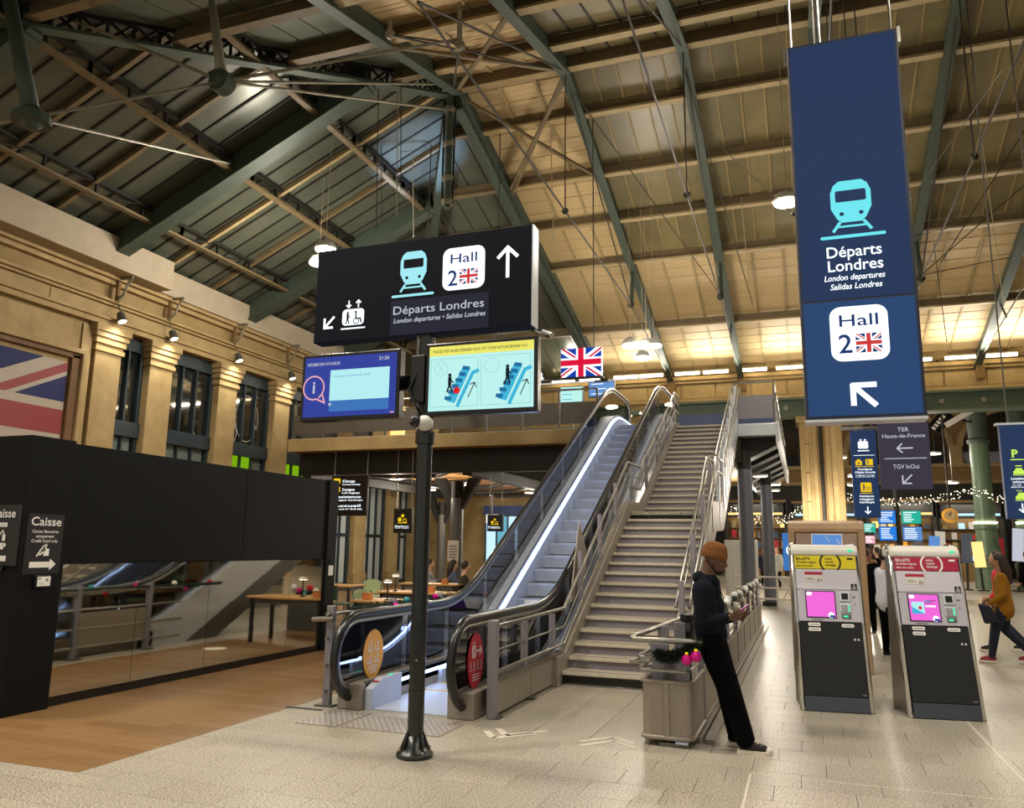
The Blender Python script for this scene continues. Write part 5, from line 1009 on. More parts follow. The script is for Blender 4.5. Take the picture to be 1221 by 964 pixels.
# ================================================================= BARRIER WITH BASKET
pbr('mesh_pale', '#a89f90', .5, .35, var=(90, .5, '#857c6d'))
BA = thing('barrier', (-1.1, 7, 0), 'long grey metal barrier with a rounded mesh basket at its front end', 'barrier')
def rr_path(x0, x1, y0, y1, z, r=.07, open_back=True):
    pts = [(x0, y1, z), (x0, y0 + r, z)]
    for k in range(1, 5): t = math.pi + math.pi / 2 * k / 4; pts.append((x0 + r + r * math.cos(t), y0 + r + r * math.sin(t), z))
    pts.append((x1 - r, y0, z))
    for k in range(1, 5): t = -math.pi / 2 + math.pi / 2 * k / 4; pts.append((x1 - r + r * math.cos(t), y0 + r + r * math.sin(t), z))
    pts.append((x1, y1, z)); return pts
pth = rr_path(-1.34, -.92, 6.97, 7.8, 0)
b = B()
for a, c in zip(pth[:-1], pth[1:]): b.quad((a[0], a[1], .07), (c[0], c[1], .07), (c[0], c[1], .5), (a[0], a[1], .5))
out('basket_panel', b, 'mesh_pale', BA, smooth=True)
for z, r in ((.505, .018), (.065, .02)): out('basket_rim', B().tube([(p[0], p[1], z) for p in pth], r, 8), 'steel_worn', BA, smooth=True)
out('basket_floor', B().box(-1.33, -.93, 7.0, 7.8, .075, .085), 'steel_worn', BA)
for x in (-1.13,): out('basket_seam', B().box(x - .02, x + .02, 6.955, 6.965, .07, .5), 'steel_worn', BA)
for z in (.6, .7): out('bumper_rail', B().tube([(p[0] - .06 if p[0] < -1.2 else p[0], p[1], z) for p in rr_path(-1.3, -.94, 6.94, 7.6, z)], .016, 8), 'steel', BA, smooth=True)
out('handrail', B().tube([(-1.15, 8.3, .93), (-1.4, 7.05, .86), (-1.415, 6.98, .85), (-1.39, 6.93, .845), (-1.3, 6.92, .845), (-.9, 6.92, .845), (-.84, 6.95, .845), (-.83, 7.0, .845), (-.86, 7.05, .845)], .022, 10), 'steel', BA, smooth=True)
out('handrail', B().cyl((-1.3, 7.02, .66), (-1.44, 6.98, .66), .022, n=10), 'steel', BA)
for x, y, z1 in ((-1.22, 7.1, .8), (-1.0, 7.1, .72), (-1.08, 7.45, .95), (-1.25, 7.6, .9)): out('post', B().box(x - .05, x + .05, y - .012, y + .012, .08, z1), 'grey_paint', BA, bevel=.004)
out('bracket', B().prism([(-1.3, .8), (-1.12, .8), (-1.2, .66)], 'y', 7.08, 7.1), 'grey_paint', BA)
hd = out('belt_post_head', B().lathe((-1.03, 7.6, .78), [(.05, 0), (.05, .06), (.058, .07), (.058, .17), (.066, .18), (.066, .225), (.05, .235)], 16), 'black_plastic', BA, smooth=False); out('belt_post', B().cyl((-1.03, 7.6, .08), (-1.03, 7.6, .8), .03, n=12), 'black_plastic', BA)
out('belt_slot', B().box(-1.06, -1.0, 7.528, 7.54, .87, .94), 'steel_dark', hd)
# long run
N = 8; L0, L1 = 7.8, 18.4; s = (L1 - L0) / N
for k in range(N):
    a, c = L0 + s * k, L0 + s * (k + 1)
    out('lower_panel', B().box(-.935, -.92, a + .01, c - .01, .08, .5), 'mesh_pale', BA); out('post', B().box(-.97, -.91, a - .02, a + .02, .02, .9), 'grey_paint', BA, bevel=.004)
    for z in (.58, .7): out('mid_rail', B().cyl((-.94, a, z), (-.94, c, z), .013, n=8), 'steel', BA)
    if k > 2: out('glass_infill', B().box(-.945, -.935, a + .05, c - .05, .52, .84), 'glass_grey', BA)
out('top_rail', B().tube([(-.9, 9.2, .74), (-.92, 9.4, .84), (-.94, 9.8, .9), (-.94, L1, .9), (-1.1, L1 + .12, .9)], .022, 8), 'steel', BA, smooth=True); out('bottom_rail', B().box(-.96, -.9, L0, L1, .03, .08), 'steel_worn', BA); out('panel_cap', B().box(-.95, -.9, 7.8, L1, .5, .52), 'steel', BA)
out('inner_rail', B().cyl((-1.3, 7.8, .5), (-1.3, 9.4, .5), .018, n=8), 'steel', BA); out('inner_panel', B().box(-1.31, -1.3, 7.8, 9.4, .07, .5), 'mesh_grey', BA)
out('floor_track', B().box(-.86, -.78, 7.2, L1, 0, .03), 'steel_worn', BA); out('floor_track', B().box(-.9, -.87, 7.2, L1, 0, .05), 'steel', BA)
ft = out('foot', B().box(-1.2, -.95, 6.96, 7.12, 0, .03), 'steel_dark', BA, bevel=.005); out('foot_plate', B().box(-1.06, -.96, 6.94, 7.06, .03, .045), 'blue_steel', ft); out('foot_stem', B().cyl((-1.13, 7.03, .03), (-1.13, 7.03, .09), .025, n=8), 'steel_dark', ft)
# garland on the barrier
random.seed(3)
def needles(b, pts, n, l):
    for k in range(n):
        f = random.random() * (len(pts) - 1.001); i = int(f); p = Vector(pts[i]).lerp(Vector(pts[i + 1]), f - i); d = Vector((random.uniform(-1, 1), random.uniform(-1, 1), random.uniform(-1, 1))).normalized() * l * random.uniform(.5, 1); s_ = d.orthogonal().normalized() * .008
        b.add([p - s_, p + s_, p + d], [(0, 1, 2)])
g = thing('garland', (-1.0, 6.95, .75), 'short dark fir garland with two magenta baubles tied to the basket handrail', 'garland'); pts = [(-1.2, 6.94, .73), (-1.12, 6.93, .71), (-1.02, 6.92, .73), (-.93, 6.92, .78), (-.86, 6.95, .84)]
out('stem', B().tube(pts, .02, 6), 'garland', g); b = B(); needles(b, pts, 2200, .085); out('needles', b, 'garland', g, kind='stuff')
for x, z in ((-.945, .705), (-.87, .735)): o = out('bauble', B().ell((x, 6.88, z), .045, 16, 10), 'bauble_pink', g, smooth=True); out('cap', B().cyl((x, 6.88, z + .043), (x, 6.88, z + .06), .012, n=8), 'yellow_ink', o)
g = thing('garland', (-.94, 12, .9), 'row of white ball ornaments on a fir garland along the far part of the barrier', 'garland'); pts = [(-.93, 9.6 + .55 * k, .93 + .015 * (k % 2)) for k in range(17)]
out('stem', B().tube(pts, .025, 6), 'garland', g); b = B(); needles(b, pts, 1500, .08); out('needles', b, 'garland', g, kind='stuff')
for k in range(16): out('ball', B().ell((-.95 + .03 * (k % 2), 9.7 + .54 * k, .96 if k % 3 else .86), .06, 12, 8), 'bauble_white', g, smooth=True)
# clear waste bag stand inside the barrier
t = thing('waste_stand', (-1.25, 10.6, 0), 'clear waste bag on a pale ring stand behind the leaning man', 'waste bin'); out('bag', B().lathe((-1.12, 10.6, .35), [(.13, 0), (.16, .1), (.17, .35), (.18, .52)], 14), 'glass_grey', t, smooth=True); out('ring', B().lathe((-1.12, 10.6, .86), [(.18, 0), (.2, .01), (.2, .05), (.17, .06)], 18), 'chair_pale', t); out('leg', B().cyl((-1.12, 10.78, 0), (-1.12, 10.78, .9), .02, n=8), 'steel', t); out('foot', B().cyl((-1.12, 10.7, 0), (-1.12, 10.7, .02), .16, n=14), 'steel', t)
# ================================================================= LEFT BARRIER
t = thing('barrier', (-4.58, 8.5, 0), 'short grey metal barrier with a fir garland left of the escalator newel', 'barrier')
for y in (7.28, 8.6, 9.9): out('post', B().box(-4.61, -4.53, y - .03, y + .03, 0, .98), 'grey_paint', t, bevel=.006); out('foot', B().box(-4.68, -4.48, y - .06, y + .06, 0, .02), 'steel_dark', t)
for z, r in ((.9, .022), (.66, .014), (.4, .014), (.15, .018)): out('rail', B().cyl((-4.57, 7.2, z), (-4.57, 10.6, z), r, n=8), 'steel', t)
out('panel', B().box(-4.575, -4.565, 7.32, 8.57, .16, .62), 'glass', t); out('panel', B().box(-4.575, -4.565, 8.63, 9.87, .16, .62), 'mesh_pale', t); out('nose', B().cyl((-4.75, 7.22, .84), (-4.5, 7.22, .86), .025, n=8), 'steel', t)
g = thing('garland', (-4.57, 8.6, .9), 'dark fir garland with small coloured baubles along the left barrier rail', 'garland'); pts = [(-4.57, 7.6 + .3 * k, .92) for k in range(14)]
out('stem', B().tube(pts, .025, 6), 'garland', g); b = B(); needles(b, pts, 1500, .08); out('needles', b, 'garland', g, kind='stuff')
for k in range(12): out('bauble', B().ell((-4.52, 8.3 + .27 * k, .9 + .05 * ((k * 7) % 3 - 1)), .04, 10, 6), ['bauble_white', 'bauble_pink', 'bauble_teal', 'red_cloth'][k % 4], g, smooth=True)
# litter + floor channel
out('floor_channel', B().box(-4.9, -4.5, 7.06, 7.1, .0, .012), 'steel_dark', None, 'dark steel cable cover lying on the floor by the left barrier', 'cable cover', at=(-4.7, 7.08, 0)); out('paper_scrap', B().lathe((-5.45, 10.4, 0), [(.16, .001), (.17, .004), (.05, .008)], 12), 'litter_white', None, 'flat white paper plate lying on the oak floor', 'litter', at=(-5.45, 10.4, 0)); out('paper_scrap', B().box(-.22, -.12, 10.7, 10.76, .001, .006), 'litter_white', None, 'small white paper scrap on the floor left of the yellow ticket machine', 'litter', at=(-.17, 10.7, 0))
# ================================================================= TICKET MACHINES
def ticket_machine(loc, rz, label, head, ringm, scr2):
    t = thing('ticket_machine', (0, 0, 0), label, 'ticket machine', 'ticket machines'); W = .32; V = Vector((0, .36, 1.58)).normalized(); fr = Fr((-W, 0, 0), (1, 0, 0), V); w = 2 * W; S = 1.62
    def py(s): return V.y * s
    def pz(s): return V.z * s
    bw, bg = W - .012, .55
    out('body', B().prism([(.012, 0), (py(S), pz(S)), (py(S) + .12, pz(S) + .06), (.62, pz(S)), (.68, .9), (.66, 0)], 'x', -bw, bw), 'black_plastic', t)
    for s in (-1, 1): out('side_column', B().tube([(s * W, .04, 0), (s * W, py(S) + .04, pz(S)), (s * W, py(S) + .1, pz(S) + .06), (s * (W - .03), py(S) + .22, pz(S) + .075)], .035, 10), 'chrome', t, smooth=True); out('side_panel', B().prism([(.03, .0), (py(S) + .02, pz(S)), (.6, pz(S)), (.64, 0)], 'x', s * W - .006, s * W + .006), 'steel', t)
    def slab(name, s0, s1, m, d0=0, d1=.015, u0=.012, u1=w - .012, par=t, bev=.004):
        b = B(); b.add([fr.p(u, s, d) for d in (d0, d1) for u, s in ((u0, s0), (u1, s0), (u1, s1), (u0, s1))], [(3, 2, 1, 0), (4, 5, 6, 7), (0, 1, 5, 4), (1, 2, 6, 5), (2, 3, 7, 6), (3, 0, 4, 7)]); return out(name, b, m, par, bevel=bev)
    slab('kick_panel', .005, .145, 'kick', 0, .012); lp = slab('lower_panel', .15, .885, 'black_gloss', 0, .014); cs = slab('console', .89, 1.215, 'grey_plastic', 0, .02); up = slab('upper_panel', 1.22, 1.435, 'panel_lilac', 0, .022); hd = slab('header', 1.44, 1.58, head, 0, .024)
    b = B(); pts = [(py(1.585) - .03, pz(1.585)), (py(1.585) - .02, pz(1.6) + .05), (py(1.585) + .05, pz(1.6) + .105), (py(1.585) + .3, pz(1.6) + .09), (py(1.585) + .3, pz(1.585))]; cp = out('cap', b.prism(pts, 'x', -W - .02, W + .02), 'white_plastic', t, bevel=.02)
    for u in (.04, w - .1): b = B(); rrect(b, fr, u, 1.625, u + .03, 1.635, .004, .03); out('cap_logo', b, 'ink_grey', cp)
    out('status_lamp', B().ell((W - .06, py(1.6) - .02, pz(1.6) + .045), (.03, .012, .014), 10, 6), 'green_dot', cp)
    ink = 'ink_black' if head == 'ink_yellow' else 'ink_white'
    b = B(); text(b, fr, 'BILLETS', .025, 1.535, .028, bold=.02, d=.026, width=.14); text(b, fr, 'Grandes Lignes', .025, 1.5, .024, bold=.012, d=.026, width=.2); text(b, fr, 'Main line trains', .025, 1.462, .02, bold=.012, d=.026, width=.17)
    for i, s in enumerate(('achat', 'retrait', '\u00e9change')): text(b, fr, s, .32, 1.54 - .034 * i, .024, bold=.016, d=.026)
    rrect(b, fr, w - .1, 1.54, w - .04, 1.56, .004, .026); out('header_lettering', b, ink, hd)
    b = B(); ring(b, fr, .37, 1.51, .092, .018, .0265, -50, 50, 10); ring(b, fr, .37, 1.51, .092, .018, .0265, 130, 230, 10); ring(b, fr, .37, 1.51, .092, .018, .0265, 50, 130, 8) if head != 'ink_yellow' else None
    # keep the ring inside the header
    b.v = [tuple(Vector(p)) for p in b.v]; out('header_ring', b, ringm, hd)
    b = B(); rect(b, fr, .1, 1.3, .28, 1.405, .024); out('notice', b, 'white_plastic', up); b = B(); rect(b, fr, .1, 1.375, .28, 1.405, .025); out('notice_band', b, 'ink_crimson', up); b = B(); text(b, fr, 'A1', .22, 1.305, .035, bold=.02, d=.0255); rect(b, fr, .115, 1.335, .18, 1.34, .0255); rect(b, fr, .115, 1.32, .2, 1.324, .0255); out('notice_print', b, 'ink_grey', up)
    b = B(); rect(b, fr, w - .085, 1.225, w - .025, 1.285, .024); out('access_sign', b, 'ink_black', up); b = B(); disc(b, fr, w - .055, 1.272, .006, .026, 8); ring(b, fr, w - .057, 1.242, .01, .004, .026, 0, 360, 10); stroke(b, fr, [(w - .055, 1.265), (w - .053, 1.25), (w - .04, 1.25), (w - .036, 1.238)], .005, .026); out('access_print', b, 'ink_white', up)
    sc = slab('screen_frame', .925, 1.205, 'black_gloss', .02, .026, .09, .39, cs); b = B(); rect(b, fr, .1, .935, .38, 1.195, .0285); out('screen', b, 'magenta', cs)
    b = B(); rrect(b, fr, .105, 1.155, .155, 1.19, .004, .0295); disc(b, fr, .335, .955, .03, .0295); out('screen_white', b, 'lit_white', cs)
    b = B(); rrect(b, fr, .32, .93, .37, .955, .004, .031); out('screen_button', b, 'scr_blue', cs)
    if scr2:
        b = B(); rect(b, fr, .12, 1.0, .24, 1.12, .0295); out('screen_picture', b, 'scr_cyan', cs); b = B(); poly(b, fr, [(.12, 1.0), (.24, 1.0), (.12, 1.07)], .03); poly(b, fr, [(.24, 1.13), (.3, 1.115), (.3, 1.125), (.25, 1.14)], .03); out('screen_shape', b, 'scr_sky', cs); b = B(); disc(b, fr, .2, 1.06, .017, .031); out('screen_spot', b, 'scr_red', cs)
        b = B(); rrect(b, fr, .25, 1.07, .35, 1.085, .005, .03); out('screen_field', b, 'lit_white', cs); b = B(); rect(b, fr, .25, 1.13, .36, 1.137, .03); rect(b, fr, .25, 1.11, .33, 1.117, .03); out('screen_text', b, 'ink_purple', cs)
    for nm, s0, s1, m in (('card_reader', 1.1, 1.2, 'alu_white'), ('keypad', .985, 1.075, 'alu_white')): slab(nm, s0, s1, m, .02, .03, .43, .535, cs)
    slab('reader_window', 1.12, 1.185, 'black_gloss', .03, .033, .45, .515, cs); slab('card_slot', .925, .97, 'steel_dark', .02, .028, .44, .53, cs)
    for r_ in range(3):
        for c_ in range(4): slab('key', .995 + .025 * r_, 1.012 + .025 * r_, 'grey_paint' if c_ < 3 else 'green_dot', .03, .034, .44 + .022 * c_, .456 + .022 * c_, cs, .0)
    b = B(); rect(b, fr, .455, .935, .5, .955, .03); out('slot_light', b, 'green_dot', cs)
    b = B(); rect(b, fr, .14, .9, .25, .91, .022); rect(b, fr, .555, 1.14, .59, 1.155, .022); disc(b, fr, .575, 1.07, .009, .022, 10); out('console_print', b, 'ink_grey', cs)
    for u, s in ((.1, .84), (.1, .79), (.43, .835)): b = B(); rrect(b, fr, u, s, u + .12, s + .035, .012, .0165); pl_ = out('label_plate', b, 'ink_white', lp); b = B(); rect(b, fr, u + .015, s + .013, u + .105, s + .02, .018); out('label_print', b, 'ink_grey', lp)
    for u in (.545, .58): b = B(); disc(b, fr, u, .715, .011, .017, 12); out('lock', b, 'alu_white', lp)
    b = B(); rect(b, fr, w - .075, .17, w - .035, .182, .017); out('maker_mark', b, 'ink_grey', lp)
    out('foot', B().box(-W + .03, W - .03, .05, .6, 0, .01), 'black_plastic', t)
    t.location = loc; t.rotation_euler = (0, 0, rz); return t
ticket_machine((.245, 9.05, 0), .12, 'ticket machine with a yellow header band and a plain magenta screen', 'ink_yellow', 'ink_black', False)
ticket_machine((1.24, 9.1, 0), .17, 'ticket machine with a crimson header band and a pictured magenta screen', 'ink_crimson', 'ink_white', True)
# wooden totem behind the yellow machine
t = thing('information_totem', (.27, 12.2, 0), 'tall wood veneer information totem with rounded top behind the yellow ticket machine', 'totem')
prof = [(-.22, 0), (-.22, 1.8)] + [(-.2 + .18 * (1 - math.cos(math.pi / 2 * k / 6)) - .02, 1.8 + .2 * math.sin(math.pi / 2 * k / 6)) for k in range(7)] + [(.75, 2.0), (.75, 0)]
out('body', B().box(-.18, .76, 11.92, 12.55, 0, 1.85), 'wood_veneer', t); out('top', B().prism([(11.9, 1.85), (11.9, 1.9), (11.93, 1.97), (12.0, 2.01), (12.5, 2.01), (12.55, 1.98), (12.55, 1.85)], 'x', -.2, .78), 'wood_veneer', t, bevel=.01)
out('front_panel', B().box(-.1, .68, 11.9, 11.92, .1, 1.82), 'rose_panel', t, bevel=.005); out('edge_strip', B().box(-.2, -.12, 11.88, 11.93, 0, 1.86), 'wood_veneer', t); out('edge_strip', B().box(.7, .78, 11.88, 11.93, 0, 1.86), 'wood_veneer', t); out('side_panel', B().box(.76, .79, 11.95, 12.6, 0, 1.84), 'black_panel', t)
b = B(); fr = Fr((.1, 11.9, 1.5), (1, 0, 0), (0, 0, 1)); rect(b, fr, 0, 0, .4, .33, .01); out('screen_frame', b, 'ink_white', t); b = B(); rect(b, fr, .015, .015, .385, .315, .012); out('screen', b, 'board_pale', t); b = B(); stroke(b, fr, [(.18, .3), (.24, .22)], .008, .014); stroke(b, fr, [(.33, .26), (.36, .2)], .008, .014); out('screen_marks', b, 'ink_white', t)
# ================================================================= CAFE UNDER THE MEZZANINE
def table(x0, x1, y0, y1, label, z=.74):
    t = thing('cafe_table', ((x0 + x1) / 2, (y0 + y1) / 2, 0), label, 'table', 'cafe tables'); out('table_top', B().box(x0, x1, y0, y1, z - .035, z), 'table_top', t, bevel=.006); out('apron', B().box(x0 + .06, x1 - .06, y0 + .06, y1 - .06, z - .12, z - .035), 'steel_dark', t)
    for x in (x0 + .08, x1 - .08):
        for y in (y0 + .08, y1 - .08): out('leg', B().box(x - .025, x + .025, y - .025, y + .025, 0, z - .04), 'black_plastic', t)
    return t
table(-6.75, -5.3, 11.25, 11.95, 'long oak cafe table nearest the kiosk end with a table lamp'); table(-7.6, -6.0, 13.6, 14.3, 'oak cafe table with a lamp in the second row'); table(-8.6, -7.2, 16.4, 17.1, 'pale oak cafe table beside the green chair', .76); table(-7.0, -5.6, 17.4, 18.1, 'oak cafe table where the dark-jacketed person leans', .9)
table(-10.5, -9.0, 15.0, 15.7, 'oak cafe table farthest left by the windows')
for i, (x, y, z, s) in enumerate(((-6.22, 11.5, .74, 'slim black table lamp with white disc shade on the nearest table'), (-7.3, 13.8, .74, 'slim black table lamp with white disc shade on the second table'))):
    t = thing('table_lamp', (x, y, z), s, 'lamp', 'table lamps'); out('base', B().cyl((x, y, z), (x, y, z + .015), .05, n=14), 'black_plastic', t); out('stem', B().cyl((x, y, z + .015), (x, y, z + .3), .012, n=8), 'black_plastic', t); out('shade', B().lathe((x, y, z + .28), [(.07, 0), (.075, .02), (.03, .04)], 16), 'white_plastic', t); out('bulb', B().cyl((x, y, z + .275), (x, y, z + .28), .06, n=14), 'lamp_glow', t)
for i, (x, y, z) in enumerate(((-6.55, 11.45, .74), (-6.6, 13.9, .74), (-7.55, 16.6, .76))): t = thing('menu_box', (x, y, z), 'small orange wooden box on the ' + ['nearest cafe table', 'second row cafe table', 'pale table beside the green chair'][i], 'box', 'table boxes'); out('box_body', B().box(x - .07, x + .07, y - .05, y + .05, z, z + .1), 'box_wood', t, bevel=.006); out('box_rim', B().box(x - .075, x + .075, y - .055, y + .055, z + .1, z + .11), 'ply', t)
def chair(x, y, rz, m, label):
    t = thing('cafe_chair', (0, 0, 0), label, 'chair', 'cafe chairs'); out('seat', B().box(-.22, .22, -.22, .22, .44, .47), m, t, bevel=.01)
    b = B(); pts = [(-.24 + .48 * k / 8, .2 + .04 * math.sin(math.pi * k / 8)) for k in range(9)]
    top = [.74 + .08 * math.sin(math.pi * k / 8) for k in range(9)]
    vs = [(p[0], p[1], .5) for p in pts] + [(p[0], p[1], zt) for p, zt in zip(pts, top)] + [(p[0], p[1] + .02, .5) for p in pts] + [(p[0], p[1] + .02, zt) for p, zt in zip(pts, top)]
    fs = []
    for k in range(8): fs += [(k, k + 1, 10 + k, 9 + k), (19 + k, 18 + k, 27 + k, 28 + k), (9 + k, 10 + k, 28 + k, 27 + k), (k + 1, k, 18 + k, 19 + k)]
    fs += [(0, 9, 27, 18), (17, 8, 26, 35)]; b.add(vs, fs); out('backrest', b, m, t, smooth=False)
    for sx in (-1, 1):
        for sy in (-1, 1): out('leg', B().cyl((sx * .18, sy * .18, .45), (sx * .22, sy * .23, 0), .014, n=8), 'steel_dark', t)
        out('back_post', B().cyl((sx * .2, .2, .45), (sx * .22, .22, .8), .014, n=8), 'steel_dark', t)
    t.location = (x, y, 0); t.rotation_euler = (0, 0, rz); return t
chair(-7.05, 15.0, 3.3, 'chair_green', 'dark green round-backed chair standing alone in front of the pale table'); chair(-7.2, 12.7, 1.3, 'chair_pale', 'pale green chair between the two lamp tables'); chair(-8.6, 14.0, 1.6, 'chair_green', 'dark green chair at the left end of the second table'); chair(-8.2, 17.8, 0, 'chair_green', 'dark green chair behind the pale table'); chair(-9.3, 16.4, .4, 'chair_pale', 'pale chair left of the pale oak table'); chair(-7.3, 18.7, .2, 'chair_pale', 'pale chair behind the dark-jacketed person'); chair(-6.6, 19.0, 0, 'chair_green', 'dark green chair at the back of the far table')
t = thing('planter', (-5.3, 13.4, 0), 'low brown planter behind the escalator with baubles and fir sprigs', 'planter'); out('trough', B().box(-5.9, -4.75, 13.2, 13.6, 0, .62), 'steel_dark', t, bevel=.01); pts = [(-5.85, 13.4, .66), (-5.3, 13.4, .7), (-4.8, 13.4, .66)]; b = B(); needles(b, pts, 900, .12); out('sprigs', b, 'garland', t, kind='stuff')
for k in range(9): out('bauble', B().ell((-5.8 + .12 * k, 13.25, .66 + .06 * (k % 3)), .06, 10, 6), ['bauble_white', 'red_cloth', 'bauble_teal', 'bauble_pink'][k % 4], t, smooth=True)
# lit shop window at the back of the cafe
t = thing('shop_front', (-11.6, 32.0, 0), 'small glowing cyan shop window behind the cafe under the mezzanine', 'shop front'); out('frame', B().box(-12.8, -10.7, 31.9, 32.2, 2.9, 3.3), 'navy', t)
for k in range(4): out('pane', B().box(-12.7 + k * .5, -12.26 + k * .5, 32.05, 32.1, .1, 2.85), 'cyan_shop' if k % 2 else 'cool_shop', t); out('mullion', B().box(-12.76 + k * .5, -12.7 + k * .5, 31.98, 32.15, 0, 2.9), 'frame_slate', t)
t = thing('exit_sign', (-11.6, 29.8, 2.6), 'small white lit exit box on the wall under the mezzanine', 'sign'); out('case', B().box(-11.85, -11.35, 29.8, 29.9, 2.5, 2.85), 'white_plastic', t); b = B(); rect(b, Fr((-11.85, 29.8, 2.5), (1, 0, 0), (0, 0, 1)), .03, .03, .47, .32, .004); out('face', b, 'lit_white', t); out('bracket', B().box(-11.62, -11.58, 29.84, 29.88, 2.85, 3.95), 'steel_dark', t)
t = thing('notice_sheet', (-9.67, 21.78, 1.2), 'cream paper notice taped to the front mezzanine column', 'notice'); out('sheet', B().box(-9.85, -9.5, 21.775, 21.78, 1.15, 1.75), 'ink_white', t); b = B(); [rect(b, Fr((-9.85, 21.775, 1.15), (1, 0, 0), (0, 0, 1)), .05, .1 + .08 * k, .3, .13 + .08 * k, .002) for k in range(5)]; out('print', b, 'ink_grey', t)
# ================================================================= BACK HALL
def iron_column(x, y, r, z1, label):
    t = thing('iron_column', (x, y, 0), label, 'column', 'green iron columns')
    out('pedestal', B().lathe((x, y, 0), [(r * 1.5, 0), (r * 1.5, .9), (r * 1.6, .95), (r * 1.6, 1.1), (r * 1.35, 1.2), (r * 1.45, 1.35), (r * 1.3, 1.5), (r * 1.15, 1.9)], 20), 'col_green', t); out('shaft', B().lathe((x, y, 0), [(r * 1.1, 1.9), (r * 1.05, 2.6), (r * 1.2, 2.7), (r * 1.2, 2.85), (r, 2.95), (r * .92, 6.6)], 20), 'col_green', t)
    out('capital', B().lathe((x, y, 0), [(r * 1.1, 6.6), (r * 1.15, 6.75), (r * .95, 6.85), (r * 1.05, 8.2), (r * 1.35, 8.4), (r * 1.4, z1)], 20), 'iron_green', t); out('lamp_ring', B().cyl((x, y, 2.95), (x, y, 2.99), r * 1.15, n=20), 'lamp_glow', t)
iron_column(7.87, 42, .42, 8.6, 'green cast iron column with ringed shaft behind the woman in mustard'); iron_column(9.55, 42, .42, 8.6, 'green cast iron column at the right edge below the parking sign')
t = thing('rooftop_sign', (6.7, 41, 7.3), 'tilted dark board with white marks and a white blade beside the green column head', 'sign'); out('board', B().bar((5.9, 41, 7.2), (6.6, 41, 7.95), .08, .6), 'black_panel', t); out('swoosh', B().bar((6.4, 40.9, 7.35), (7.5, 40.9, 8.0), .08, .25), 'ink_white', t); b = B(); fr = Fr((5.95, 40.94, 7.05), (.6, 0, .75), (-.75, 0, .6)); [rect(b, fr, .08 + .17 * k, .06, .19 + .17 * k, .24) for k in range(5)]; out('white_marks', b, 'ink_white', t, kind='stuff'); out('strut', B().cyl((7.0, 41, 7.6), (7.8, 42, 7.6), .05, n=6), 'iron_dark', t)
# departure boards on posts
for px in (2.5, 4.05):
    t = thing('board_post', (px, 40.3, 0), 'dark post carrying the departure boards, ' + ('left one' if px < 3 else 'right one'), 'post', 'departure board posts'); out('pole', B().cyl((px, 40.3, 0), (px, 40.3, 4.6), .12, n=10), 'iron_dark', t); out('foot', B().cyl((px, 40.3, 0), (px, 40.3, .15), .35, n=12), 'iron_dark', t)
for i, (x0, x1, z0, z1, m, s) in enumerate(((3.25, 3.95, 2.85, 3.42, 'board_blue', 'upper blue'), (4.2, 4.98, 2.85, 3.42, 'board_teal', 'upper teal'), (3.25, 3.95, 2.1, 2.7, 'board_blue', 'lower blue'), (4.2, 4.98, 2.1, 2.7, 'board_pale', 'lower pale blue'), (2.6, 3.1, 2.45, 2.85, 'board_teal', 'small teal'), (2.2, 2.5, 2.2, 2.6, 'board_blue', 'small blue'), (2.62, 3.05, 1.95, 2.3, 'scr_pink', 'small pink'))): lit_sign_box('departure_board', x0, x1, 40, z0, z1, m, s + ' departure board hanging behind the ticket machines', 'screen', 'departure boards', .15, 6)
# string of small lights
random.seed(11)
g = thing('light_string', (5, 39, 3.9), 'swag of warm fairy lights strung across the back hall', 'light string'); pts = []
for k in range(60): x = 1.2 + 8.0 * k / 59; pts.append((x, 38.5, 3.95 - .55 * abs(math.sin((x - 1.2) * .55)) + .35 * math.sin(x * .35)))
out('cord', B().tube(pts, .02, 5), 'wire', g); b = B()
for p in pts:
    for q in range(4): b.ell((p[0] + random.uniform(-.1, .1), 38.5 + random.uniform(-.1, .1), p[2] + random.uniform(-.18, .18)), .02, 5, 4)
out('bulbs', b, 'fairy', g, kind='stuff')
g = thing('light_string', (-1.5, 40, 3.4), 'warm fairy lights hung between the grey columns and the stone pillar', 'light string'); pts = [(-3.2 + .12 * k, 40, 3.5 - .5 * math.sin(math.pi * k / 28)) for k in range(29)]; out('cord', B().tube(pts, .02, 5), 'wire', g); b = B()
for p in pts:
    for q in range(4): b.ell((p[0] + random.uniform(-.15, .15), 40, p[2] + random.uniform(-.3, .25)), .02, 5, 4)
out('bulbs', b, 'fairy', g, kind='stuff')
out('cord_end', B().cyl((-3.2, 40, 3.5), (-3.2, 40, 11.2), .012, n=4).cyl((.16, 40, 3.5), (.16, 40, 11.2), .012, n=4), 'wire', g)
t = thing('station_clock', (5.84, 38, 2.9), 'round gilded clock hanging under the fairy lights', 'clock'); out('rim', B().cyl((5.84, 38, 3.13), (5.84, 38.15, 3.13), .3, n=24), 'ink_orange', t); out('dial', B().cyl((5.84, 37.98, 3.13), (5.84, 38, 3.13), .22, n=24), 'stone_light', t); b = B(); stroke(b, Fr((5.84, 37.97, 3.13), (1, 0, 0), (0, 0, 1)), [(-.1, .06), (0, 0), (.03, .16)], .03); out('hands', b, 'ink_black', t); out('stem', B().cyl((5.84, 38.07, 3.4), (5.84, 38.07, 11.2), .04, n=6), 'iron_dark', t)
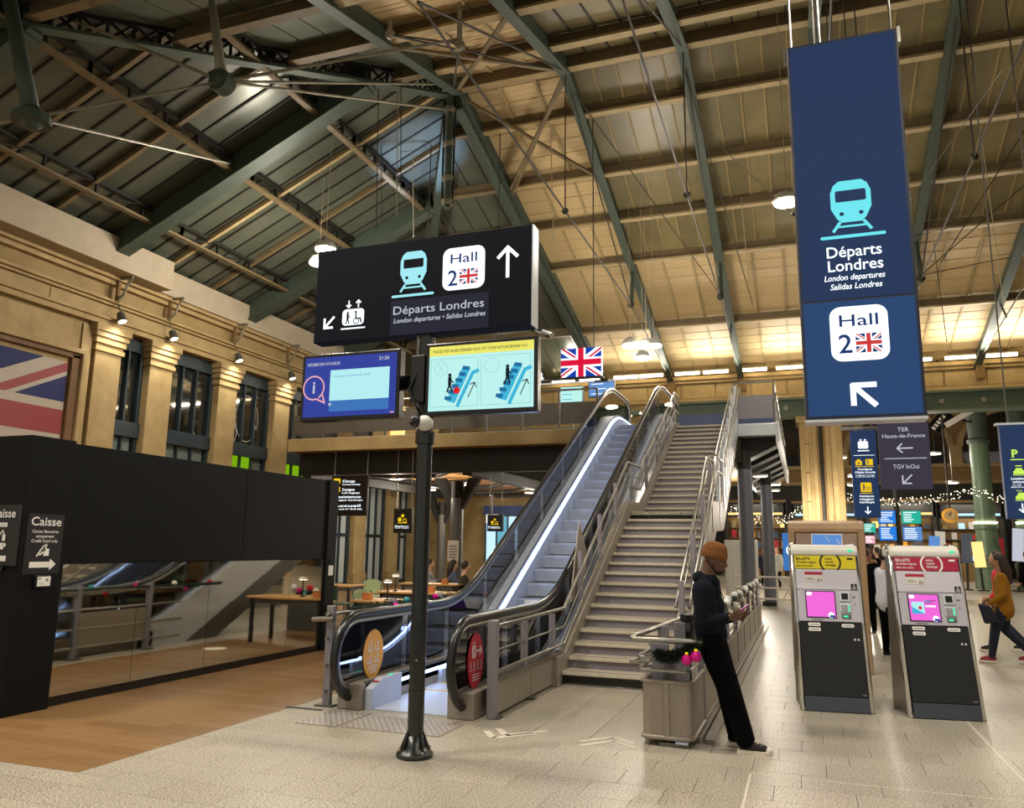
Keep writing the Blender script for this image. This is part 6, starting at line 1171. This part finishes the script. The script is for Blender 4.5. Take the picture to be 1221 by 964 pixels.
# shops
random.seed(5)
SH = [(-4.4, -.9, 'warm_shop'), (-.6, 3.2, 'cool_shop'), (3.5, 7.0, 'warm_shop'), (7.3, 10.6, 'cool_shop'), (10.9, 14.6, 'warm_shop'), (14.9, 18.6, 'cool_shop'), (18.9, 23, 'warm_shop')]
for i, (x0, x1, m) in enumerate(SH):
    y = 50 + (i % 2) * 1.5; t = thing('shop_front', ((x0 + x1) / 2, y, 0), ['brightly stocked shop front between the grey columns', 'cool lit shop front left of the departure boards', 'warm lit shop front behind the departure boards', 'cool lit shop front below the clock', 'warm lit shop front right of the green column', 'cool lit shop front at the right picture edge', 'warm lit shop front past the right edge'][i], 'shop front', 'shop fronts')
    out('back_wall', B().box(x0, x1, y + 1.2, y + 1.3, 0, 4.6), 'stone_dark', t); out('fascia', B().box(x0, x1, y, y + .2, 3.5, 4.4), 'iron_dark', t, bevel=.02); b = B(); rect(b, Fr((x0, y, 3.5), (1, 0, 0), (0, 0, 1)), .2, .15, x1 - x0 - .2, .28, .01); out('fascia_light', b, m, t); out('counter', B().box(x0 + .2, x1 - .2, y + .1, y + .7, 0, 1.0), 'stone_dark', t)
    for x in (x0, x1 - .12): out('pier', B().box(x, x + .12, y, y + 1.2, 0, 4.4), 'iron_dark', t)
    for k in range(4): out('shelf', B().box(x0 + .15, x1 - .15, y + .9, y + 1.2, 1.1 + k * .6, 1.14 + k * .6), 'steel_dark', t)
    n = 0; x = x0 + .3
    while x < x1 - .35:
        w = random.uniform(.14, .34)
        for k in range(4):
            if random.random() < .8: out('packet', B().box(x, x + w, y + .95, y + 1.15, 1.14 + k * .6, 1.14 + k * .6 + random.uniform(.2, .48)), random.choice(['ink_white', 'ink_red', 'ink_orange', 'white_plastic', 'steel_dark', 'slate_cloth', 'stone_light', 'black_plastic', m, m]), t)
        x += w + random.uniform(.04, .25)
    L = light('shop_light', 'AREA', ((x0 + x1) / 2, y + .5, 4.3), 160, size=2.4, target=((x0 + x1) / 2, y + .7, 0)); L.parent = t; L.location = Vector(((x0 + x1) / 2, y + .5, 4.3)) - OFF[t.name]
# freestanding tilted poster panels and posts near the shops
for i, (x, y, h, m, tilt) in enumerate(((5.3, 40, 2.0, 'board_pale', .25), (5.7, 41, 2.2, 'ink_white', .2), (6.6, 40, 2.1, 'slate_cloth', .2), (7.1, 39.5, 1.8, 'warm_shop', -.2), (8.5, 40, 2.3, 'lit_soft', .3), (9.0, 39, 2.5, 'cool_shop', .25), (5.0, 42, 2.0, 'steel', 0), (6.1, 43, 1.8, 'warm_shop', 0), (8.7, 44, 2.0, 'ink_red', 0))):
    t = thing('poster_stand', (x, y, 0), ['pale blue tilted poster stand right of the departure boards', 'white tilted poster stand beside the pale blue one', 'slate tilted poster stand left of the green column', 'warm lit stand leaning beside the green column foot', 'whitish tilted poster right of the green column', 'cool glowing tilted poster below the parking sign', 'steel stand between departure boards and clock', 'warm lit display under the clock', 'red panel stand behind the woman in mustard'][i], 'poster stand', 'poster stands')
    out('post', B().cyl((x, y, 0), (x + tilt * .3, y, h * .7), .05, n=6), 'iron_dark', t); out('panel', B().bar((x + tilt * .2, y - .08, h * .55), (x + tilt * 1.6 - tilt, y - .08, h * 1.15), .42, .06, (0, 1, 0)), m, t); out('foot', B().box(x - .2, x + .2, y - .2, y + .2, 0, .05), 'iron_dark', t)
for i, (x, y, z) in enumerate(((2.0, 44, 6.3), (2.35, 40, 5.0), (6.6, 46, 6.6), (7.3, 46, 5.1), (-1.8, 30, 3.9), (-.95, 30, 3.9), (2.1, 36, 4.3))):
    t = thing('downlight', (x, y, z), ['oval hall lamp right of the narrow navy sign', 'lower oval hall lamp right of the narrow navy sign', 'oval hall lamp right of the plum grey sign', 'lower hall lamp below the plum grey sign', 'left of two hall lamps behind the grey columns', 'right of two hall lamps behind the grey columns', 'hall lamp left of the narrow navy sign'][i], 'lamp', 'hall downlights'); out('rim', B().cyl((x, y, z), (x, y, z + .1), .3, n=14), 'white_plastic', t); out('lens', B().cyl((x, y, z - .02), (x, y, z), .26, n=14), 'lamp_glow', t); out('stem', B().cyl((x, y, z + .1), (x, y, 11.2 if y > 33 else 4.2), .02, n=5), 'iron_dark', t)
    if i in (0, 2, 6, 4): L = light('lamp_light', 'POINT', (x, y, z - .2), 1000, size=.3); L.parent = t; L.location = (0, 0, -.2)
# low fence and gate behind the barrier
t = thing('fence', (-.6, 24, 0), 'low white tubular fence with a gate behind the long barrier', 'fence')
for z in (.25, .55, .85): out('rail', B().cyl((-1.9, 24, z), (-.2, 24, z), .025, n=8), 'white_plastic', t)
for x in (-1.9, -1.3, -.75, -.2): out('post', B().cyl((x, 24, 0), (x, 24, 1.0), .03, n=8), 'white_plastic', t)
out('gate_loop', B().tube([(-.2, 24, .9), (.0, 23.7, .95), (.15, 23.4, .9), (.15, 23.4, .1), (-.2, 24, .1)], .025, 6), 'white_plastic', t); out('cross_brace', B().cyl((-.7, 24, .1), (-.25, 24, .85), .02, n=6).cyl((-.7, 24, .85), (-.25, 24, .1), .02, n=6), 'white_plastic', t)
t = thing('white_cabinet', (-1.9, 27, 0), 'plain white service cabinet behind the stair rail', 'cabinet'); out('body', B().box(-2.4, -1.4, 26.8, 27.3, 0, 1.9), 'white_plastic', t, bevel=.02); out('door', B().box(-2.35, -1.92, 26.78, 26.8, .1, 1.8), 'white_plastic', t, bevel=.006); out('door', B().box(-1.88, -1.45, 26.78, 26.8, .1, 1.8), 'white_plastic', t, bevel=.006)
t = thing('blue_panel', (-.35, 30, 0), 'bright blue standing panel with a pale ring beside the wooden totem', 'panel'); out('board', B().box(-.7, -.1, 30, 30.1, .9, 2.2), 'scr_bar', t, bevel=.02); b = B(); ring(b, Fr((-.4, 30, 1.6), (1, 0, 0), (0, 0, 1)), 0, 0, .14, .05); out('ring_mark', b, 'lit_white', t); out('post', B().cyl((-.4, 30.05, 0), (-.4, 30.05, .95), .05, n=8), 'steel_dark', t)

t = thing('pillar_lamp', (.79, 32.05, 2.6), 'small pale uplighter fixed low on the stone pillar', 'lamp'); out('bowl', B().lathe((.79, 32.0, 2.62), [(.06, -.05), (.14, 0), (.15, .05), (.12, .06)], 14), 'white_plastic', t); out('lens', B().cyl((.79, 32.0, 2.68), (.79, 32.0, 2.685), .11, n=14), 'lamp_glow', t); out('bracket', B().box(.76, .82, 32.05, 32.14, 2.57, 2.63), 'steel_dark', t)
L = light('lamp_light', 'POINT', (.79, 30.9, 3.0), 230, size=.2); L.parent = t; L.location = Vector((.79, 30.9, 3.0)) - OFF[t.name]
# ================================================================= PEOPLE
def vx(*a): return Vector(a)
def grow(name, prims, mats, voxel, parent, smooth_it=3):
    """one continuous surface from tagged tapered limbs and ellipsoids; prims: ('c', p0, r0, p1, r1, tag) or ('e', centre, radii, rot, tag)"""
    b = B()
    for p in prims:
        if p[0] == 'c':
            _, p0, r0, p1, r1, tg = p; b.cyl(p0, p1, r0, r1, 14); b.ell(p0, r0, 14, 8); b.ell(p1, r1, 14, 8)
        else: b.ell(p[1], p[2], 16, 10, p[3])
    me = bpy.data.meshes.new('grow'); me.from_pydata(b.v, [], b.f); o = bpy.data.objects.new('grow', me); col.objects.link(o)
    md = o.modifiers.new('r', 'REMESH'); md.mode = 'VOXEL'; md.voxel_size = voxel; ms = o.modifiers.new('s', 'SMOOTH'); ms.factor = .5; ms.iterations = smooth_it
    dg = bpy.context.evaluated_depsgraph_get(); m2 = bpy.data.meshes.new_from_object(o.evaluated_get(dg)); bpy.data.objects.remove(o); bpy.data.meshes.remove(me)
    n = len(m2.polygons); C_ = np.empty(n * 3); m2.polygons.foreach_get('center', C_); C_ = C_.reshape(-1, 3); best = np.full(n, 1e9); idx = np.zeros(n, int)
    names = []
    for p in prims:
        tg = p[-1]
        if tg not in names: names.append(tg)
        if p[0] == 'c':
            a = np.array(p[1]); d = np.array(p[3]) - a; L = max(d @ d, 1e-9); t = np.clip((C_ - a) @ d / L, 0, 1); dist = np.linalg.norm(C_ - a - t[:, None] * d, axis=1) - (p[2] + (p[4] - p[2]) * t)
        else:
            r = np.array(p[2] if hasattr(p[2], '__len__') else (p[2],) * 3); R_ = np.array(Euler(p[3] or (0, 0, 0)).to_matrix()); q = (C_ - np.array(p[1])) @ R_ / r; k = np.linalg.norm(q, axis=1); dist = (k - 1) * r.min()
        w = dist < best; best[w] = dist[w]; idx[w] = names.index(tg)
    off = OFF[parent.name]; m2.transform(Matrix.Translation(-off)); m2.materials.clear()
    for tg in names: m2.materials.append(MATS[mats[tg]])
    m2.polygons.foreach_set('material_index', idx.astype(np.int32)); m2.polygons.foreach_set('use_smooth', [True] * n); m2.update(); m2.name = name
    ob = bpy.data.objects.new(name, m2); PEND.append(ob); ob.parent = parent; OFF[ob.name] = off; return ob
def hand_prims(w, d, up, s, k=1.0, curl=.5, tag_='skin'):
    """palm at wrist w pointing along d, up = back of hand, s = thumb side"""
    d = d.normalized(); up = (up - d * up.dot(d)).normalized(); s = (s - d * s.dot(d) - up * s.dot(up)).normalized(); P = []
    P.append(('c', w, .027 * k, w + d * .03 * k, .026 * k, tag_))
    for q, (o, L) in enumerate(((.030, .072), (.010, .080), (-.010, .074), (-.029, .058))):
        base = w + d * .085 * k + s * o * k; P.append(('c', w + d * .02 * k + s * o * .6 * k, .017 * k, base, .0125 * k, tag_)); m = base + (d * math.cos(curl * .6) - up * math.sin(curl * .6)) * L * .5 * k; e = m + (d * math.cos(curl * 1.8) - up * math.sin(curl * 1.8)) * L * .5 * k
        P.append(('c', base, .0105 * k, m, .0095 * k, tag_)); P.append(('c', m, .0095 * k, e, .008 * k, tag_))
    t0 = w + d * .025 * k + s * .022 * k; t1 = w + d * .06 * k + s * .055 * k - up * .012 * k; t2 = t1 + d * .035 * k + s * .006 * k - up * .012 * k
    P += [('c', t0, .016 * k, t1, .012 * k, tag_), ('c', t1, .012 * k, t2, .0095 * k, tag_)]; return P
def shoe(parent, heel, yaw, m='shoe_canvas', sole='sole', L=.27, name='shoe', laces=True):
    heel = Vector(heel); D = Vector((math.cos(yaw), math.sin(yaw), 0)); S = Vector((-math.sin(yaw), math.cos(yaw), 0))
    outl = [(0, -.03), (.02, -.038), (.08, -.036), (.15, -.042), (.2, -.048), (.24, -.042), (.265, -.022), (.27, 0), (.262, .024), (.235, .042), (.19, .046), (.13, .038), (.07, .034), (.02, .036), (0, .03), (-.006, 0)]
    k = L / .27; b = B(); n = len(outl); vs = [heel + D * x * k + S * y * k for x, y in outl] + [heel + D * x * k + S * y * k + Vector((0, 0, .028)) for x, y in outl]
    b.add(vs, [tuple(range(n - 1, -1, -1)), tuple(range(n, 2 * n))] + [(i, (i + 1) % n, n + (i + 1) % n, n + i) for i in range(n)])
    pr = [('c', heel + D * .04 * k + vx(0, 0, .055), .036, heel + D * .2 * k + vx(0, 0, .04), .036, 'm'), ('c', heel + D * .05 * k + vx(0, 0, .06), .036, heel + D * .055 * k + vx(0, 0, .1), .038, 'm'), ('c', heel + D * .06 * k + vx(0, 0, .08), .034, heel + D * .17 * k + vx(0, 0, .05), .034, 'm')]
    so = grow(name, pr, {'m': m}, .008, parent); out('sole', b, sole, so, smooth=False)
    if laces:
        out('toe_cap', B().ell(heel + D * .235 * k + vx(0, 0, .032), (.034, .034, .026), 12, 8), sole, so, smooth=True); b = B()
        for i in range(5): p = heel + D * (.1 + .024 * i) * k + vx(0, 0, .106 - .011 * i); b.bar(p - S * .02, p + S * .02 + D * .01, .007, .005); b.bar(p + S * .02, p - S * .02 + D * .012, .007, .005)
        out('laces', b, 'ink_white', so)
    return so
# ---- the leaning man
man = thing('person', (-.55, 7.1, 0), 'man in brown-orange beanie, dark hoodie and black trousers leaning on the barrier with a phone', 'person')
H = vx(-.715, 7.13, 1.515); FX = vx(.94, 0, -.34); UPH = vx(.34, 0, .94); TI = (0, .36, 0)
P = [('e', H, (.092, .073, .105), TI, 'skin'), ('e', H + FX * .035 - UPH * .05, (.058, .052, .055), TI, 'skin'), ('c', H + FX * .062 - UPH * .085, .034, H - FX * .015 - UPH * .07, .05, 'beard'), ('c', H - FX * .02 - UPH * .03, .066, H - FX * .01 - UPH * .06, .06, 'beard'), ('e', H + FX * .045 - UPH * .02, (.05, .06, .045), TI, 'skin'), ('c', H + FX * .085 + UPH * .01, .009, H + FX * .1 - UPH * .02, .014, 'skin'), ('e', H + FX * .085 - UPH * .055, (.014, .024, .011), TI, 'lip'), ('e', H + FX * .078 + UPH * .028, (.016, .055, .011), TI, 'skin')]
for s in (-1, 1): P.append(('e', H - FX * .005 + vx(0, s * .072, 0) - UPH * .01, (.02, .01, .032), TI, 'skin')); P.append(('e', H + FX * .08 + vx(0, s * .03, 0) + UPH * .008, (.008, .013, .006), TI, 'beard'))
P += [('c', vx(-.79, 7.13, 1.36), .062, H - UPH * .05 - FX * .03, .058, 'skin')]
P += [('c', vx(-.805, 6.99, 1.27), .085, vx(-.79, 7.05, .95), .105, 'top'), ('c', vx(-.795, 7.29, 1.27), .085, vx(-.78, 7.22, .95), .105, 'top'), ('c', vx(-.8, 7.14, 1.25), .125, vx(-.785, 7.14, .95), .115, 'top'), ('c', vx(-.77, 7.14, 1.15), .11, vx(-.75, 7.14, .96), .105, 'top'), ('c', vx(-.785, 7.14, .96), .13, vx(-.77, 7.14, .9), .135, 'top')]
P += [('e', vx(-.845, 7.13, 1.355), (.07, .115, .06), (0, .35, 0), 'top'), ('e', vx(-.755, 7.13, 1.345), (.08, .1, .045), (0, .5, 0), 'top'), ('c', vx(-.8, 7.03, 1.35), .04, vx(-.73, 7.08, 1.31), .028, 'top'), ('c', vx(-.8, 7.23, 1.35), .04, vx(-.73, 7.18, 1.31), .028, 'top')]
RS, RE, RW = vx(-.815, 6.955, 1.265), vx(-.825, 6.91, 1.005), vx(-.645, 6.985, 1.04); LS, LE, LW = vx(-.79, 7.325, 1.265), vx(-.73, 7.36, 1.0), vx(-.61, 7.21, 1.03)
for a, e, w in ((RS, RE, RW), (LS, LE, LW)): P += [('c', a, .075, e, .058, 'top'), ('c', e, .058, w, .043, 'top')]
for hx_, kx, ax in ((vx(-.765, 7.06, .83), vx(-.625, 7.02, .47), vx(-.515, 7.015, .1)), (vx(-.765, 7.22, .83), vx(-.665, 7.23, .46), vx(-.6, 7.24, .1))):
    P += [('c', hx_, .115, hx_.lerp(kx, .45), .112, 'trousers'), ('c', hx_.lerp(kx, .45), .112, kx, .092, 'trousers'), ('c', kx, .092, ax, .078, 'trousers'), ('c', ax, .035, ax - vx(0, 0, .05), .034, 'skin')]
P += [('c', vx(-.78, 7.06, .86), .11, vx(-.78, 7.22, .86), .11, 'trousers')]
PH = vx(-.515, 7.09, 1.105)
P += hand_prims(RW + vx(.035, .012, .006), vx(.9, .35, .12), vx(-.1, -.7, -.6), vx(.05, -.2, 1), 1.0, .55); P += hand_prims(LW + vx(.03, -.02, .005), vx(.9, -.45, .2), vx(-.1, .7, -.6), vx(0, .2, 1), 1.0, .55)
grow('body', P, {'skin': 'skin_dark', 'beard': 'beard', 'lip': 'skin_dark', 'top': 'hoodie', 'trousers': 'black_cloth'}, .0075, man, 3)
# beanie: dome with a turned cuff
b = B(); Mx = Matrix.Rotation(.2, 3, 'Y'); vs = []; prof = [(.098, -.005), (.104, .004), (.104, .045), (.1, .052), (.098, .06), (.095, .085), (.08, .115), (.05, .135), (.015, .142)]
bb_ = B(); bb_.lathe((0, 0, 0), prof, 28); b.add([H + vx(-.015, 0, .012) + Mx @ Vector((p[0] * 1.08, p[1] * .88, p[2])) for p in bb_.v], bb_.f); bn_ = out('beanie', b, 'beanie', man, smooth=True)
shoe(man, (-.575, 7.0, 0), .0); shoe(man, (-.68, 7.25, 0), -.06)
b = B(); b.tube([(-.69, 7.06, 1.3), (-.655, 7.07, 1.2), (-.65, 7.07, 1.1)], .004, 5); out('hood_cord', b, 'ink_black', man)
ph = thing('phone', PH, 'phone with a pink lit edge held by the leaning man', 'phone'); b = B(); b.bar(PH + vx(-.055, 0, -.035), PH + vx(.06, 0, .04), .075, .009, (-.6, 0, .8)); out('case', b, 'bauble_pink', ph); b = B(); b.bar(PH + vx(-.053, 0, -.028), PH + vx(.056, 0, .045), .068, .003, (-.6, 0, .8)); out('screen', b, 'lit_soft', ph)
# ---- generic passer-by
def person(label, base, yaw, top, trousers, hair, skin='skin_light', pose='stand', scale=1.0, long_hair=False, jacket_long=0, shoes='shoe_canvas', sole='sole', voxel=.016, two=None, zoff=0, bun=False, simple=False):
    t = thing('person', base, label, 'person'); c, s_ = math.cos(yaw), math.sin(yaw); O = Vector(base)
    def W(f, l, z): return O + Vector((c * f - s_ * l, s_ * f + c * l, 0)) * scale + Vector((0, 0, z * scale + zoff))
    E = (0, 0, yaw); Hc = W(.03, 0, 1.56); k = scale; fwd = Vector((c, s_, 0)); lat = Vector((-s_, c, 0))
    if pose == 'sit':
        dz = -.42; Hc = W(.12, 0, 1.56 + dz)
    else: dz = 0
    lean = .08 if pose == 'sit' else 0
    P = [('e', Hc, (.095 * k, .075 * k, .115 * k), E, 'skin'), ('e', Hc + fwd * .03 * k - vx(0, 0, .06 * k), (.06 * k, .055 * k, .06 * k), E, 'skin'), ('c', Hc + fwd * .09 * k, .012 * k, Hc + fwd * .112 * k - vx(0, 0, .03 * k), .015 * k, 'skin'), ('c', W(-.01 + lean, 0, 1.36 + dz), .06 * k, Hc - vx(0, 0, .06 * k), .055 * k, 'skin')]
    for q in (-1, 1): P.append(('e', Hc + lat * q * .075 * k, (.018 * k, .01 * k, .03 * k), E, 'skin'))
    hp = [('e', Hc - fwd * .022 * k + vx(0, 0, .025 * k), (.1 * k, .088 * k, .112 * k), E, 'h')]
    if long_hair: hp += [('c', Hc - fwd * .06 * k, .08 * k, Hc - fwd * .1 * k - vx(0, 0, .16 * k), .09 * k, 'h'), ('c', Hc - fwd * .1 * k - vx(0, 0, .16 * k), .09 * k, Hc - fwd * .13 * k - vx(0, 0, .32 * k), .05 * k, 'h')]
    if bun: hp.append(('e', Hc - fwd * .05 * k + vx(0, 0, .14 * k), .06 * k, E, 'h'))
    waist = W(0, 0, .98 + dz); ch = W(lean, 0, 1.25 + dz)
    for q in (-1, 1): P += [('c', W(lean, q * .13, 1.3 + dz), .08 * k, W(0, q * .09, .98 + dz), .1 * k, 'top')]
    P += [('c', ch, .12 * k, waist, .12 * k, 'top'), ('c', waist, .13 * k, W(0, 0, .9 + dz - jacket_long), (.15 if jacket_long else .13) * k, 'top')]
    if jacket_long:
        for q in (-1, 1): P.append(('c', W(0, q * .07, .95), .12 * k, W(-.01, q * .08, .92 - jacket_long), .12 * k, 'top'))
    arms = {'stand': [((-.02, .24, 1.05), (.06, .25, .82)), ((-.02, -.24, 1.05), (.06, -.25, .82))], 'walk': [((.0, .25, 1.05), (.18, .22, .92)), ((-.06, -.25, 1.06), (.1, -.27, .86))], 'sit': [((.12, .25, .7), (.32, .1, .72)), ((.12, -.25, .7), (.32, -.1, .72))], 'fold': [((.05, .27, 1.08), (.2, .1, 1.12)), ((.05, -.27, 1.08), (.2, -.1, 1.12))]}[pose]
    for q, (e, w) in zip((1, -1), arms):
        S_ = W(lean, q * .18, 1.32 + dz); E_, W_ = W(*e), W(*w); P += [('c', S_, .068 * k, E_, .052 * k, 'arm' if two else 'top'), ('c', E_, .052 * k, W_, .038 * k, 'arm' if two else 'top')]
        P += hand_prims(W_ + (W_ - E_).normalized() * .03, W_ - E_, lat * q, fwd + vx(0, 0, .3), k, .5) if not simple else [('c', W_, .035 * k, W_ + (W_ - E_).normalized() * .12, .03 * k, 'skin')]
    legs = {'stand': [((.0, .09, .5), (0, .1, .09), 0), ((.02, -.09, .5), (.03, -.1, .09), 0)], 'fold': [((.0, .09, .5), (0, .1, .09), 0), ((.02, -.09, .5), (.03, -.1, .09), 0)], 'walk': [((.14, .08, .5), (.22, .08, .1), 0), ((.0, -.08, .5), (-.3, -.08, .17), .5)], 'sit': [((.42, .1, .5), (.4, .1, .09), 0), ((.42, -.1, .5), (.44, -.1, .09), 0)]}[pose]
    for q, (kn, an, pt) in zip((1, -1), legs):
        h_ = W(0, q * .09, .88 + dz); kn_, an_ = W(*kn), W(*an); P += [('c', h_, .1 * k, kn_, .068 * k, 'trousers'), ('c', kn_, .068 * k, an_, .05 * k, 'trousers'), ('c', an_, .036 * k, an_ - vx(0, 0, .03), .036 * k, 'skin')]
        if not simple:
            hl = an_ - fwd * .06; hl.z = max(0, an_.z - .09 * k - pt * .1); shoe(t, hl, yaw, shoes, sole, .26 * k, laces=False)
        else: P.append(('c', vx(an_.x, an_.y, max(.045, an_.z - .05)), .042, vx(an_.x, an_.y, max(.04, an_.z - .06)) + fwd * .14 * k, .038, 'shoe'))
    grow('body', P, {'skin': skin, 'top': top, 'arm': two or top, 'trousers': trousers, 'shoe': 'shoe_canvas'}, voxel, t, 2); grow('hair', hp, {'h': hair}, voxel, t, 2); return t
w = person('woman with long dark hair in a mustard jacket and navy trousers walking past the machines', (2.76, 14.0, 0), math.pi - .15, 'mustard', 'navy_cloth', 'hair_brown', 'skin_mid', 'walk', .95, True, .1, 'shoe_red', 'sole', .014)
t = thing('handbag', (2.45, 13.8, .7), 'dark shiny bag carried in front by the woman in mustard', 'bag'); b = B(); b.add([(2.38, 13.78, .86), (2.52, 13.72, .84), (2.68, 13.8, .6), (2.46, 13.84, .56), (2.4, 13.9, .86), (2.54, 13.86, .84), (2.7, 13.92, .6), (2.48, 13.96, .56)], [(0, 1, 2, 3), (7, 6, 5, 4), (0, 4, 5, 1), (1, 5, 6, 2), (2, 6, 7, 3), (3, 7, 4, 0)]); out('bag_body', b, 'navy_dark', t, bevel=.03); out('strap', B().tube([(2.45, 13.82, .85), (2.52, 13.8, .93), (2.6, 13.85, .8)], .012, 6), 'ink_black', t)
person('person in a red coat partly hidden behind the woman in mustard', (3.05, 15.6, 0), math.pi, 'red_cloth', 'navy_cloth', 'hair_brown', 'skin_mid', 'walk', .97, False, .1)
person('person in a white and slate jacket standing beside the crimson machine', (1.17, 13.9, 0), .5, 'white_cloth', 'black_cloth', 'hair_brown', 'skin_light', 'fold', .98, False, .05, two='slate_cloth')
person('person in black standing between the two ticket machines', (1.12, 17.5, 0), 1.6, 'black_cloth', 'black_cloth', 'hair_brown', 'skin_mid', 'stand', 1.0, False, .1)
random.seed(21)
CL = ['coat_brown', 'black_cloth', 'coat_brown', 'slate_cloth', 'olive_cloth', 'coat_brown', 'grey_cloth', 'navy_cloth']
CN = ['brown coat', 'black coat', 'long brown coat', 'slate jacket', 'olive jacket', 'tan coat', 'grey jacket', 'navy jacket']
for i, (x, y) in enumerate(((1.7, 25), (2.1, 27), (2.45, 26), (2.0, 30), (2.6, 31), (1.75, 29), (-1.1, 36), (-1.7, 38))):
    person('distant person in a %s %s' % (CN[i], ['nearest the machines in the crowd', 'second in the crowd behind the machines', 'at the right of the crowd behind the machines', 'farther back in the crowd', 'at the back right of the crowd', 'in the middle of the crowd behind the machines', 'beyond the white fence', 'farthest beyond the white fence'][i]), (x, y, 0), random.uniform(0, 6), CL[i], 'black_cloth', random.choice(['hair_brown', 'hair_auburn']), 'skin_light', 'stand', random.uniform(.93, 1.03), i % 2 == 0, .15, voxel=.03, simple=True)
for i, (x, y) in enumerate(((9.5, 24.5), (5.8, 26))): person('distant person in %s' % ['a mustard parka near the right edge', 'dark clothes behind the green column'][i], (x - 3.5 if i == 0 else x, y, 0), 2.0, ['mustard', 'black_cloth'][i], 'black_cloth', 'hair_brown', 'skin_light', 'stand', 1, False, .15, voxel=.03, simple=True)
# seated cafe guests
def stool(x, y, label):
    t = thing('stool', (x, y, 0), label, 'stool', 'cafe stools'); out('seat', B().cyl((x, y, .44), (x, y, .48), .18, n=16), 'table_top', t)
    for k in range(4): a = math.pi / 4 + k * math.pi / 2; out('leg', B().cyl((x + .12 * math.cos(a), y + .12 * math.sin(a), .44), (x + .18 * math.cos(a), y + .18 * math.sin(a), 0), .015, n=6), 'black_plastic', t)
for i, (x, y, yw, top, hair, lab, lh, bun) in enumerate(((-9.0, 18.6, .2, 'grey_cloth', 'hair_brown', 'seated guest in a grey top at the far left cafe table', False, False), (-8.35, 18.6, .6, 'slate_cloth', 'hair_brown', 'seated guest with long black hair in front of the rear column', True, False), (-7.35, 17.0, .5, 'olive_cloth', 'hair_brown', 'guest in a dark jacket bending over the cafe table', False, False), (-7.5, 19.6, 2.6, 'olive_cloth', 'hair_auburn', 'guest with auburn hair tied in a bun behind the dark-jacketed guest', False, True))):
    zo = 0; person(lab, (x, y, 0), yw, top, 'black_cloth', hair, 'skin_light', 'sit', 1.0, lh, 0, voxel=.02, bun=bun, simple=True); stool(x - .03, y, 'round cafe stool under the ' + ['guest in grey', 'long-haired guest', 'bending guest', 'guest with the bun'][i])
for _o in PEND: col.objects.link(_o)
